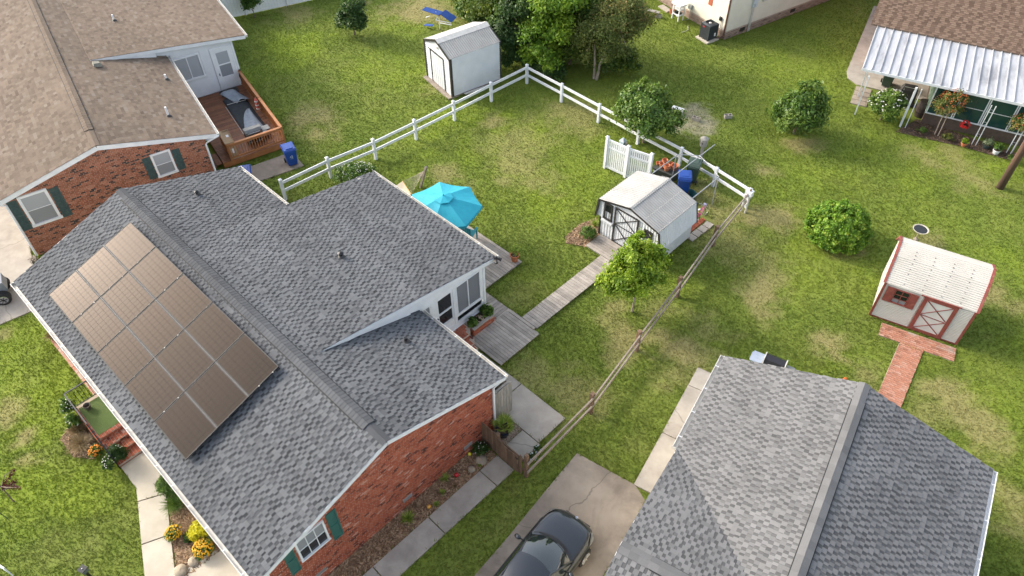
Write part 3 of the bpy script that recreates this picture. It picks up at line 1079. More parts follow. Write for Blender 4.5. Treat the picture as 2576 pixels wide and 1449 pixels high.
    for k in range(13):
        x = -21.82 + k * 0.13
        MB().box(x - 0.008, x + 0.008, 0.072, 0.088, 0.67, 1.445).build('baluster', MT['black_metal'], ro)
    for k in range(9):
        x = -20.07 + k * 0.13
        zt = 1.445 - (x + 20.2) * 0.415
        MB().box(x - 0.008, x + 0.008, 0.072, 0.088, max(0.06, zt - 0.85), zt).build('baluster', MT['black_metal'], ro)
    EX.append(rect(-26.8, -10.86, 1.2, 10.06))
    EX.append(rect(-22.4, -15.0, 10.0, 13.7))
    EX.append(rect(-22.0, -18.95, 0.0, 1.4))
    EX.append(rect(-15.0, -13.6, 11.0, 12.5))


main_house()


def solar():
    S = 0.3305
    F = slope_frame((-24.83, 1.57, 3.115 + 0.02), (1, 0, 0), (0, 1, S))
    W, Hh = 1.93, 1.265
    m, nt, b = _mat('solar_cells')
    co = _coord(nt, 'Object')
    sep = nt.nodes.new('ShaderNodeSeparateXYZ')
    nt.links.new(co, sep.inputs[0])
    def lines(sock, period, width):
        a = nt.nodes.new('ShaderNodeMath'); a.operation = 'FRACT'
        d = nt.nodes.new('ShaderNodeMath'); d.operation = 'MULTIPLY'; d.inputs[1].default_value = 1 / period
        nt.links.new(sock, d.inputs[0]); nt.links.new(d.outputs[0], a.inputs[0])
        c = nt.nodes.new('ShaderNodeMath'); c.operation = 'LESS_THAN'; c.inputs[1].default_value = width / period
        nt.links.new(a.outputs[0], c.inputs[0])
        return c.outputs[0]
    l1 = lines(sep.outputs['X'], 0.19, 0.016)
    l2 = lines(sep.outputs['Y'], 0.2083, 0.016)
    l3 = lines(sep.outputs['X'], 0.038, 0.007)
    col = _mix(nt, (0.012, 0.012, 0.012), (0.024, 0.022, 0.021), l3)
    col = _mix(nt, col, (0.020, 0.017, 0.017), l1)
    col = _mix(nt, col, (0.020, 0.017, 0.017), l2)
    nt.links.new(col, b.inputs['Base Color'])
    b.inputs['Roughness'].default_value = 0.07
    mx = nt.nodes.new('ShaderNodeMath'); mx.operation = 'MAXIMUM'
    nt.links.new(l1, mx.inputs[0]); nt.links.new(l2, mx.inputs[1])
    nt.links.new(_range(nt, mx.outputs[0], 0, 1, 0.5, 0.22), b.inputs['Specular IOR Level'])       # joints between cells are matt
    b.inputs['Specular Tint'].default_value = (1.0, 0.75, 0.56, 1)
    b.inputs['IOR'].default_value = 1.33
    fm = M('panel_frame', (0.016, 0.016, 0.017), rough=0.7)
    bar = M('panel_rail', (0.085, 0.085, 0.09), rough=0.6)
    rows = ['lower', 'middle', 'upper']
    for i in range(5):
        for j in range(3):
            where = ['in the column nearest the left roof end', 'in the second column from the left roof end', 'in the middle column', 'in the second column from the brick gable end', 'in the column nearest the brick gable end'][i]
            T = thing('solar_panel', '%s-row solar panel %s of the array' % (rows[j], where), 'solar panel', F @ Vector((i * W, j * Hh, 0.0)), group='solar panels on the front roof slope')
            T.rotation_euler = F.to_euler()
            a, c = 0.012, 0.016
            MB().box(a + 0.03, W - a - 0.03, c + 0.03, Hh - c - 0.03, 0.075, 0.095).build('cells', m, T)
            f = MB()
            f.box(a, W - a, c, c + 0.03, 0.06, 0.10)
            f.box(a, W - a, Hh - c - 0.03, Hh - c, 0.06, 0.10)
            f.box(a, a + 0.03, c + 0.03, Hh - c - 0.03, 0.06, 0.10)
            f.box(W - a - 0.03, W - a, c + 0.03, Hh - c - 0.03, 0.06, 0.10)
            f.build('frame', fm if j != 1 else fm, T)
            if j < 2:
                MB().box(0.01, W - 0.01, Hh - 0.009, Hh + 0.009, 0.102, 0.108).build('trim_strip', bar, T)
            for q in (0.33, 0.78):
                MB().box(W - 0.015, W + 0.012, Hh * q, Hh * q + 0.03, 0.102, 0.112).build('clamp', MT['gutter'] if (i + j) % 3 == 0 else MT['black_metal'], T)
            MB().box(0.2, 0.26, 0.1, Hh - 0.1, -0.01, 0.06).box(W - 0.26, W - 0.2, 0.1, Hh - 0.1, -0.01, 0.06).build('rail', bar, T)


solar()

FXY = Matrix(((0, 0, 1, 0), (1, 0, 0, 0), (0, 1, 0, 0), (0, 0, 0, 1)))       # (y, z, x) -> (x, y, z)
TAN = -13.2


def lap_siding(parent, F, u0, u1, v0, v1, mat, ok=None, step=0.115, line=None, name='siding_board'):
    """clapboards: each board its own part, tilted a little"""
    v = v0
    while v < v1 - 0.02:
        h = min(step, v1 - v)
        spans = [(u0, u1)]
        for (a, b, c, d) in (ok or []):
            if v + h > c and v < d:
                new = []
                for (p, q) in spans:
                    if b <= p or a >= q:
                        new.append((p, q))
                    else:
                        if a > p:
                            new.append((p, a))
                        if b < q:
                            new.append((b, q))
                spans = new
        for (p, q) in spans:
            if line:      # shorten boards under a sloping roof line: line(v) -> (umin, umax)
                lo, hi = line(v + h)
                p, q = max(p, lo), min(q, hi)
            if q - p > 0.04:
                vs = [(p, v, 0), (q, v, 0), (q, v + h, 0), (p, v + h, 0), (p, v, 0.03), (q, v, 0.03), (q, v + h + 0.004, 0.004), (p, v + h + 0.004, 0.004)]
                MB().add([F @ Vector(x) for x in vs], [(4, 5, 6, 7), (0, 1, 5, 4), (1, 2, 6, 5), (3, 0, 4, 7)]).build(name, mat, parent)
        v += step


def tan_house():
    T = frame_thing('brick_house', 'brick house with tan shingle roof and white siding sunroom at the back', 'house', TAN, -38.0, -0.6)
    XR, XF = -31.12, -52.0
    YR, YE, YF, ZE = -0.72, 3.97, -5.05, 3.10
    S = 0.256
    ZR = ZE + (YE - YR) * S
    zf = lambda y: ZR - S * abs(y - YR)
    EX1, EY0, EY1, EZ1 = -39.05, 0.55, 8.02, 3.10
    EZ0 = zf(EY0) + 0.03
    ES = (EZ0 - EZ1) / (EY1 - EY0)
    ez = lambda y: EZ0 - ES * (y - EY0)
    wx = -31.27
    F = wall_frame((wx, 0, 0), (1, 0, 0))
    w = MB()
    w.prism([(YF + 0.3, 0), (3.45, 0), (3.45, zf(3.45) - 0.09), (YR, ZR - 0.09), (YF + 0.3, zf(YF + 0.3) - 0.09)], XF, wx, F=FXY)
    wall = w.build('wall', MT['mortar_dark'], T)
    B = Pieces('brick', MT['brick_dark'])
    op = [(1.06, 1.90, 1.84, 3.02), (0.72, 0.98, 1.88, 2.92), (1.99, 2.25, 1.86, 2.88), (-4.32, -3.18, 1.50, 3.06), (-4.70, -4.40, 1.46, 2.94), (-3.08, -2.78, 1.48, 2.94)]
    brick_courses(B, F, YF + 0.3, 3.45, 0.02, ZR, no_rects(op, lambda u: zf(u) - 0.10), seed=15, dark=0.13)
    B.build(wall, 300)
    win(T, F, 1.14, 1.82, 1.88, 2.94, MT['glass_mid'], fw=0.09, pane2=MT['glass_grey'])
    shutter(T, F, 0.68, 1.02, 1.84, 2.96, MT['dark_green'])
    shutter(T, F, 1.95, 2.29, 1.82, 2.92, MT['dark_green'])
    win(T, F, -4.20, -3.28, 1.58, 2.96, MT['glass_mid'], fw=0.11, pane2=MT['glass_grey'])
    shutter(T, F, -4.74, -4.36, 1.42, 2.98, MT['dark_green'])
    shutter(T, F, -3.12, -2.74, 1.44, 2.98, MT['dark_green'])
    r = MB()
    r.prism([(YR, ZR), (YF, zf(YF)), (YF, zf(YF) - 0.06), (YR, ZR - 0.07), (YE, ZE - 0.06), (YE, ZE)], XF, XR - 0.02, F=FXY)
    r.prism([(EY0, EZ0), (EY1, EZ1), (EY1, EZ1 - 0.06), (EY0 + 0.3, zf(EY0 + 0.3) - 0.05)], XF, EX1 - 0.02, F=FXY)
    roof = r.build('roof', MT['underlay_tan'], T)
    P = Pieces('shingle', MT['shingle_tan'])
    c = math.sqrt(1 + S * S)
    Ff = slope_frame((XF, YF - 0.02, zf(YF) - 0.005), (1, 0, 0), (0, 1, S))
    shingle_slope(P, Ff, XR - XF, (YR - YF) * c, style='flat', seed=61)
    Fr = slope_frame((XR, YE + 0.02, ZE - 0.005), (-1, 0, 0), (0, -1, S))
    V0 = (YE - EY0) * c - 0.05
    shingle_slope(P, Fr, XR - XF, (YE - YR) * c, style='flat', seed=62, clip=lambda v: [(0, XR - EX1)] if v < V0 else [(0, XR - XF)])
    Fe = slope_frame((EX1, EY1 + 0.02, ez(EY1 + 0.02) + 0.002), (-1, 0, 0), (0, -1, ES))
    shingle_slope(P, Fe, EX1 - XF, (EY1 - EY0) * math.sqrt(1 + ES * ES), style='flat', seed=63)
    P.build(roof, 300)
    rv = MB()
    vx0, vx1 = XF, -32.5
    for sgn in (-1, 1):
        Fv = slope_frame((vx0 if sgn < 0 else vx1, YR + sgn * 0.2, ZR - 0.2 * S + 0.03), (1 if sgn < 0 else -1, 0, 0), (0, -sgn, S))
        rv.box(0, vx1 - vx0, 0, 0.21, -0.02, 0.008, F=Fv)
    rv.build('ridge_vent', MT['black_gap'], roof)
    g = random.Random(14)
    n = int((vx1 - vx0) / 0.2)
    for k in range(n):
        x = vx0 + k * (vx1 - vx0) / n
        mb = MB()
        for sgn in (-1, 1):
            Fv = ridge_frame(x, YR + sgn * 0.175, ZR - 0.175 * S + 0.045, sgn, S)
            mb.add([Fv @ Vector(q) for q in ((0, 0, 0.002), (0.26, 0, 0.010), (0.26, 0.18, 0.010), (0, 0.18, 0.002), (0.26, 0, -0.006), (0.26, 0.18, -0.006), (0, 0, -0.014))],
                   [(0, 1, 2, 3), (1, 4, 5, 2), (0, 6, 4, 1)], 0.5 + g.uniform(-0.15, 0.15))
        mb.build('ridge_cap_shingle', MT['shingle_tan'], roof)
    mb = MB()
    for sgn in (-1, 1):
        Fv = ridge_frame(vx1 + 0.05, YR + sgn * 0.16, ZR - 0.16 * S + 0.012, sgn, S)
        mb.box(0, XR - vx1 - 0.05, 0, 0.17, 0, 0.012, 0.6, F=Fv)
    mb.build('ridge_cap_shingle', MT['shingle_tan'], roof)
    mb = MB()
    mb.prism([(EY0 + 0.1, ez(EY0 + 0.1) - 0.06), (3.5, ez(3.5) - 0.06), (3.5, zf(3.5) - 0.02), (EY0 + 0.1, zf(EY0 + 0.1) - 0.03)], EX1 - 0.12, EX1 - 0.03, F=FXY)
    mb.build('gable_infill', MT['white'], T)
    mb = MB()
    xx = XR - 0.008
    mb.beam((xx, YR, ZR - 0.12), (xx, YE + 0.02, ZE - 0.12), 0.024, 0.2)
    mb.beam((xx, YR, ZR - 0.12), (xx, YF - 0.02, zf(YF) - 0.12), 0.024, 0.2)
    mb.beam((xx - 0.07, YR, ZR - 0.20), (xx - 0.07, YE, ZE - 0.20), 0.10, 0.03)
    mb.beam((xx - 0.07, YR, ZR - 0.20), (xx - 0.07, YF, zf(YF) - 0.20), 0.10, 0.03)
    mb.build('rake_board', MT['white'], T)
    mb = MB()
    mb.beam((EX1 - 0.008, EY0, EZ0 - 0.10), (EX1 - 0.008, EY1 + 0.02, EZ1 - 0.12), 0.024, 0.17)
    mb.beam((EX1 - 0.07, EY0 + 1.2, ez(EY0 + 1.2) - 0.19), (EX1 - 0.07, EY1, EZ1 - 0.20), 0.10, 0.03)
    mb.build('rake_board', MT['white'], T)
    mb = MB()
    mb.box(EX1, XR - 0.02, YE - 0.012, YE + 0.012, ZE - 0.19, ZE - 0.05)
    mb.box(EX1, XR - 0.05, YE - 0.5, YE, ZE - 0.215, ZE - 0.195)
    mb.box(XF, EX1 - 0.02, EY1 - 0.012, EY1 + 0.012, EZ1 - 0.19, EZ1 - 0.05)
    mb.build('fascia', MT['white'], T)
    gutter(T, (EX1 - 0.2, YE + 0.013, ZE - 0.03), (XR, YE + 0.013, ZE - 0.03), (0, 1, 0), straps=30)
    gutter(T, (XF, EY1 + 0.013, EZ1 - 0.03), (EX1, EY1 + 0.013, EZ1 - 0.03), (0, 1, 0), straps=30)
    gutter(T, (XF, YF - 0.013, zf(YF) - 0.03), (XR, YF - 0.013, zf(YF) - 0.03), (0, -1, 0), straps=30)
    mb = MB()
    mb.tube([(XR + 0.02, YE + 0.08, ZE - 0.12), (wx + 0.06, 3.55, ZE - 0.32), (wx + 0.06, 3.42, ZE - 0.42), (wx + 0.06, 3.42, 0.1)], 0.045, 8)
    mb.build('downspout', MT['white'], T)
    mb = MB()
    mb.tube([(XR - 0.05, YF - 0.06, zf(YF) - 0.12), (wx + 0.06, YF + 0.28, zf(YF) - 0.3), (wx + 0.06, YF + 0.25, 0.1)], 0.05, 8)
    mb.build('downspout', MT['white'], T)
    for (x, y, h) in ((-43.0, 2.52, 0.34), (-36.6, 3.33, 0.28), (-33.05, 2.53, 0.48)):
        z = zf(y) if x > EX1 else ez(y)
        vent_pipe(T, (x, y, z), h, 0.045, MT['white'])
    x, y = -38.45, 0.76
    z = zf(y)
    MB().add([(x - .2, y - .18, z + .1), (x + .2, y - .18, z + .1), (x + .2, y + .2, z - .02), (x - .2, y + .2, z - .02), (x - .13, y - .12, z + .22), (x + .13, y - .12, z + .22), (x + .13, y + .14, z + .17), (x - .13, y + .14, z + .17)],
             [(4, 5, 6, 7), (0, 1, 5, 4), (1, 2, 6, 5), (2, 3, 7, 6), (3, 0, 4, 7)]).build('roof_vent', M('vent_grey', (0.2, 0.19, 0.15), rough=0.7), T)
    # sunroom wall with lap siding
    xw = -39.25
    G = wall_frame((xw, 0, 0), (1, 0, 0))
    b = MB()
    b.prism([(3.2, 0.0), (7.32, 0.0), (7.32, ez(7.32) - 0.08), (3.2, ez(3.2) - 0.08)], -6, 0, F=G)
    sw = b.build('sunroom_wall', MT['siding'], T)
    lap_siding(sw, G, 3.2, 7.24, 0.36, 3.7, MT['siding'], ok=[(6.02, 7.2, 0.3, 2.78), (4.12, 5.56, 1.38, 2.82)], line=lambda v: (3.2, 7.24 if v < ez(7.24) - 0.12 else max(3.2, EY0 + (EZ0 - v - 0.12) / ES)))
    MB().box(7.24, 7.33, 0.3, ez(7.3) - 0.1, 0, 0.03, F=G).build('corner_board', MT['white'], sw)
    fb = MB().box(3.2, 7.33, 0.0, 0.30, 0, 0.02, F=G)
    fb.build('foundation', MT['brick_grey'], T)
    win(T, G, 4.24, 5.44, 1.50, 2.70, MT['glass_mid'], fw=0.07, cols=2, rows=1, mun=0.05)
    d = MB()
    d.box(6.06, 6.14, 0.36, 2.74, 0.0, 0.06, F=G)
    d.box(7.12, 7.20, 0.36, 2.74, 0.0, 0.06, F=G)
    d.box(6.14, 7.12, 2.66, 2.74, 0.0, 0.06, F=G)
    d.box(6.14, 7.12, 0.36, 1.08, 0.0, 0.035, F=G)
    d.box(6.14, 7.12, 2.48, 2.66, 0.0, 0.035, F=G)
    d.box(6.14, 6.32, 1.08, 2.48, 0.0, 0.035, F=G)
    d.box(6.95, 7.12, 1.08, 2.48, 0.0, 0.035, F=G)
    do = d.build('door', MT['white'], T)
    MB().box(6.32, 6.95, 1.09, 1.76, 0.004, 0.014, F=G).build('pane', MT['glass_grey'], do)
    MB().box(6.32, 6.95, 1.80, 2.47, 0.004, 0.020, F=G).build('pane', MT['glass_mid'], do)
    MB().box(6.32, 6.95, 1.75, 1.81, 0.018, 0.04, F=G).build('sash_rail', MT['white'], do)
    MB().box(6.19, 6.23, 1.2, 1.34, 0.035, 0.07, F=G).build('door_handle', MT['black'], do)
    EX.append(rect(XF, wx, YF + 0.3, 3.5, TAN))
    EX.append(rect(XF, xw, 3, 7.4, TAN))


tan_house()


def tan_deck():
    T = frame_thing('wooden_deck', 'red-brown stained wooden deck with orange-brown railing behind the tan-roofed house', 'deck', TAN, -36.0, 5.8)
    X0, X1, Y0, Y1, Z = -39.2, -32.8, 4.05, 7.22, 0.36
    f = MB()
    f.box(X0, X1, Y0, Y1, 0.05, Z - 0.045)
    f.build('deck_frame', MT['wood_red'], T)
    planks(T, X0 + 0.03, X1 + 0.02, Y0, Y1, 'y', Z, 0.14, 0.008, 0.04, MT['wood_red'], 77)
    # outer skirts
    for (a, b) in (((X1 + 0.03, Y0, 0.2), (X1 + 0.03, Y1, 0.2)), ((X0, Y1 + 0.02, 0.2), (X1, Y1 + 0.02, 0.2))):
        MB().beam(a, b, 0.03, 0.26).build('skirt_board', MT['wood_orange'], T)
    ZT = 1.22
    posts = [(X1, Y1), (X1, 4.5), (-36.0, Y1), (X0 + 0.15, Y1)]
    for x, y in posts:
        MB().box(x - 0.05, x + 0.05, y - 0.05, y + 0.05, 0.05, ZT + 0.06).build('post', MT['wood_orange'], T)
    for (a, b) in (((X1, 4.5), (X1, Y1)), ((X0 + 0.15, Y1), (X1, Y1)), ((X1, 4.5), (-34.4, 4.5))):
        r = MB()
        r.beam((a[0], a[1], ZT + 0.02), (b[0], b[1], ZT + 0.02), 0.14, 0.035)
        r.beam((a[0], a[1], ZT - 0.08), (b[0], b[1], ZT - 0.08), 0.04, 0.09)
        r.beam((a[0], a[1], Z + 0.12), (b[0], b[1], Z + 0.12), 0.04, 0.09)
        ro = r.build('rail', MT['wood_orange'], T)
        L = math.hypot(b[0] - a[0], b[1] - a[1])
        n = int(L / 0.125)
        for k in range(1, n):
            t = k / n
            x, y = a[0] + (b[0] - a[0]) * t, a[1] + (b[1] - a[1]) * t
            MB().box(x - 0.017, x + 0.017, y - 0.017, y + 0.017, Z + 0.1, ZT - 0.05).build('baluster', MT['wood_orange'], ro)
    # solid boards behind the long rail (privacy boards)
    MB().box(X0 + 0.2, X1 - 0.05, Y1 + 0.022, Y1 + 0.04, Z + 0.02, ZT - 0.02).build('privacy_board', MT['wood_orange'], T)
    # steps down towards the brick house side
    for k in range(3):
        MB().box(-33.9 + 0.0, -32.9, Y0 - 0.02 - 0.28 * (k + 1) + 0.01, Y0 - 0.03 - 0.28 * k, 0.24 - 0.10 * k, 0.28 - 0.10 * k).build('tread', MT['wood_red'], T)
    EX.append(rect(X0, X1 + 0.05, Y0 - 0.9, Y1 + 0.05, TAN))
    # things on the deck
    def W(x, y, z=0):
        a = math.radians(TAN)
        return (x * math.cos(a) - y * math.sin(a), x * math.sin(a) + y * math.cos(a), z)
    o = MB().box(-0.28, 0.28, -0.5, 0.5, 0, 0.015).build('door_mat', MT['black'], loc=W(-38.85, 6.35, Z + 0.006), rot=math.radians(TAN))
    tag(o, 'black door mat on the red-brown deck', 'mat')
    # collapsed fabric canopy: crumpled strips
    m1 = M('canopy_grey', (0.30, 0.34, 0.38), (0.24, 0.275, 0.31), scale=6, rough=0.8)
    m2 = M('canopy_black', (0.022, 0.028, 0.033), (0.035, 0.04, 0.045), scale=6, rough=0.8)
    c = thing('collapsed_canopy', 'collapsed black and grey fabric canopy lying on the deck', 'canopy', W(-36.2, 6.3, Z), math.radians(TAN))
    def cloth(name, x0, x1, ya, yb, mat, h, seed, base):
        g = random.Random(seed)
        nx, ny = 16, 8
        vs, fs = [], []
        for i in range(nx + 1):
            for j in range(ny + 1):
                u, v = i / nx, j / ny
                x = x0 + (x1 - x0) * u
                y = ya(u) + (yb(u) - ya(u)) * v
                z = base + h * math.sin(math.pi * v) * (0.6 + 0.4 * math.sin(6 * u + seed)) + 0.03 * math.sin(9 * v + 5 * u) + g.uniform(0, 0.015) + 0.03
                vs.append((x, y, z))
        for i in range(nx):
            for j in range(ny):
                a = i * (ny + 1) + j
                fs.append((a, a + ny + 1, a + ny + 2, a + 1))
        b2 = MB().add(vs, fs)
        ob = b2.build(name, mat, c, smooth=True)
        ob.modifiers.new('thickness', 'SOLIDIFY').thickness = 0.01
    cloth('black_panel', -1.9, 2.4, lambda u: -0.55, lambda u: 0.6, m2, 0.10, 1, 0.0)
    cloth('grey_panel', -2.4, -1.1, lambda u: -0.5 + 0.5 * u, lambda u: 0.35 + 0.35 * u, m1, 0.16, 2, 0.10)
    cloth('grey_panel', -0.2, 2.6, lambda u: 0.25 - 0.95 * u ** 0.6, lambda u: 0.38 + 0.10 * u, m1, 0.06, 3, 0.12)
    t = MB()
    t.tube([(-1.2, -0.5, 0.16), (-1.05, 0.5, 0.2)], 0.012, 6)
    t.tube([(-1.2, -0.6, 0.06), (2.6, -0.62, 0.05)], 0.012, 6)
    t.build('pole', MT['gutter'], c)
    # cardboard box leaning in the corner
    card = M('cardboard', (0.42, 0.30, 0.18), (0.36, 0.25, 0.15), scale=4, rough=0.9)
    bx = thing('cardboard_box', 'long open cardboard box standing in the deck corner', 'box', W(-33.35, 4.78, Z), math.radians(TAN - 3))
    b = MB()
    b.box(-0.65, 0.55, -0.22, -0.205, 0, 0.95).box(-0.65, 0.55, 0.10, 0.115, 0, 0.95).box(-0.65, -0.635, -0.205, 0.10, 0, 0.95).box(0.535, 0.55, -0.205, 0.10, 0, 0.95)
    b.box(-0.635, 0.535, -0.205, 0.10, 0.86, 0.87)
    b.build('carton', card, bx)
    MB().box(-0.63, 0.53, -0.33, -0.222, 0.93, 0.945).build('flap', card, bx)
    MB().box(0.551, 0.556, -0.15, 0.02, 0.35, 0.6).box(-0.3, -0.1, -0.1, 0.02, 0.871, 0.874).build('paper_label', MT['white'], bx)
    # grey folding bench / grill
    gr = thing('gas_grill', 'low grey metal gas grill behind the deck front railing', 'grill', W(-33.6, 6.0, Z), math.radians(TAN))
    mg = M('grill_grey', (0.20, 0.20, 0.19), (0.15, 0.15, 0.145), scale=5, rough=0.45, metal=0.4)
    b = MB()
    pr = [(-0.24, 0.62), (-0.26, 0.74), (-0.16, 0.84), (0.12, 0.86), (0.24, 0.76), (0.24, 0.62)]
    b.prism(pr, -0.42, 0.42, F=Matrix(((1, 0, 0, 0), (0, 0, 1, 0), (0, 1, 0, 0), (0, 0, 0, 1))))
    b.build('lid', mg, gr)
    MB().box(-0.24, 0.24, -0.42, 0.42, 0.42, 0.615).build('firebox', MT['black'], gr)
    MB().box(-0.2, 0.2, 0.44, 0.82, 0.60, 0.63).build('side_table', mg, gr)
    MB().tube([(0.27, -0.3, 0.72), (0.27, 0.3, 0.72)], 0.014, 6).build('lid_handle', MT['chrome'], gr)
    for sx in (-0.2, 0.2):
        for sy in (-0.38, 0.38):
            MB().box(sx - 0.02, sx + 0.02, sy - 0.02, sy + 0.02, 0, 0.42).build('leg', MT['black'], gr)
    MB().box(-0.2, 0.2, -0.36, 0.36, 0.10, 0.125).build('bottom_shelf', MT['black'], gr)
    # hanging red and white ornament
    orn = thing('hanging_ornament', 'red and white hanging spool ornament on the deck railing', 'ornament', W(-35.9, 7.02, 0.62))
    pw = M('ornament_white', (0.72, 0.66, 0.60), rough=0.7)
    prd = M('ornament_red', (0.55, 0.10, 0.07), rough=0.6)
    for k in range(3):
        z = 0.03 + 0.22 * k
        MB().lathe([(0.09, z), (0.10, z + 0.04), (0.085, z + 0.07)], n=12).build('disc', pw, orn)
        MB().lathe([(0.08, z + 0.071), (0.09, z + 0.11), (0.05, z + 0.16), (0.03, z + 0.21)], n=12).build('cone', prd, orn)
    MB().tube([(0, 0, 0.6), (0, 0.02, 0.72)], 0.012, 6).build('cord', M('rope', (0.5, 0.38, 0.2)), orn)
    # string lights / vine bundle on the railing corner
    k = MB()
    g = random.Random(3)
    for i in range(7):
        k.tube([(g.uniform(-.05, .05), g.uniform(-.05, .05), 0.95 + g.uniform(-.1, .12)), (g.uniform(-.1, .1), g.uniform(-.1, .1), 0.6), (g.uniform(-.08, .08), g.uniform(-.08, .08), 0.1)], 0.018, 5)
    o = k.build('cable_bundle', MT['black'], loc=W(-39.02, 7.24, Z))
    tag(o, 'dark bundle of cable hung by the sunroom door corner', 'cable')


tan_deck()


def wheelie_bin(label, x, y, rot, mat, mark=None, h=1.05, group=None):
    T = thing('wheelie_bin', label, 'bin', (x, y, 0.05), rot, group)
    b = MB()
    w0, w1, d0, d1 = 0.22, 0.29, 0.24, 0.33
    vs = [(-w0, -d0, 0.06), (w0, -d0, 0.06), (w0, d0, 0.06), (-w0, d0, 0.06), (-w1, -d1, h - 0.12), (w1, -d1, h - 0.12), (w1, d1, h - 0.12), (-w1, d1, h - 0.12)]
    b.add(vs, [(0, 3, 2, 1), (0, 1, 5, 4), (1, 2, 6, 5), (2, 3, 7, 6), (3, 0, 4, 7)])
    b.box(-w1 - 0.02, w1 + 0.02, -d1 - 0.02, d1 + 0.02, h - 0.13, h - 0.09)
    b.build('body', mat, T)
    l = MB()
    vs = [(-w1 - 0.025, -d1 - 0.035, h - 0.088), (w1 + 0.025, -d1 - 0.035, h - 0.088), (w1 + 0.025, d1 + 0.03, h - 0.088), (-w1 - 0.025, d1 + 0.03, h - 0.088),
          (-w1 + 0.02, -d1 + 0.02, h - 0.02), (w1 - 0.02, -d1 + 0.02, h - 0.02), (w1 - 0.02, d1 - 0.05, h), (-w1 + 0.02, d1 - 0.05, h)]
    l.add(vs, [(4, 5, 6, 7), (0, 1, 5, 4), (1, 2, 6, 5), (2, 3, 7, 6), (3, 0, 4, 7)])
    l.box(-w1 * 0.6, w1 * 0.6, -d1 + 0.08, d1 - 0.14, h - 0.012, h + 0.012)
    l.build('lid', mat, T)
    MB().tube([(-w1 + 0.04, d1 + 0.07, h - 0.12), (w1 - 0.04, d1 + 0.07, h - 0.12)], 0.018, 8).build('handle', mat, T)
    for s in (-1, 1):
        MB().tube([(s * 0.24, d0 + 0.02, 0.11), (s * 0.30, d0 + 0.02, 0.11)], 0.11, 14).build('wheel', MT['tyre'], T)
    if mark:
        F = slope_frame((0, -d0 - 0.06, 0.62), (1, 0, 0), (0, -0.09, 0.9))
        m = MB()
        ring = []
        for k in range(20):
            t = 2 * math.pi * k / 20
            ring.append(t)
        for a, b2 in ((0.3, 1.8), (2.4, 3.9), (4.5, 6.0)):
            for q in range(5):
                t0, t1 = a + (b2 - a) * q / 5, a + (b2 - a) * (q + 1) / 5
                m.add([F @ Vector((r * math.cos(t), r * math.sin(t), 0.032)) for r, t in ((0.035, t0), (0.07, t0), (0.07, t1), (0.035, t1))], [(0, 1, 2, 3)])
        m.add([F @ Vector(p) for p in ((-0.07, -0.13, 0.03), (0.07, -0.13, 0.03), (0.07, -0.115, 0.03), (-0.07, -0.115, 0.03))], [(0, 1, 2, 3)])
        m.build('recycling_mark', M('bin_print', (0.6, 0.66, 0.72)), T)
    return T


wheelie_bin('blue recycling bin on the concrete slab at the deck corner', -28.92, 13.95, math.radians(72), MT['bin_blue'], True)
wheelie_bin('blue bin with grey lid half hidden behind the grey roof edge beside the deck', -29.05, 11.55, math.radians(60), MT['bin_blue'], False, 0.95)
slab('deck_side_slab', [[(-30.3, 12.0), (-29.0, 11.75), (-28.35, 14.25), (-29.75, 14.5)]], MT['concrete_old'], 0.05)


# ------------------------------------------------------------------ grey-roofed neighbour (right front)
GRY = -77.0


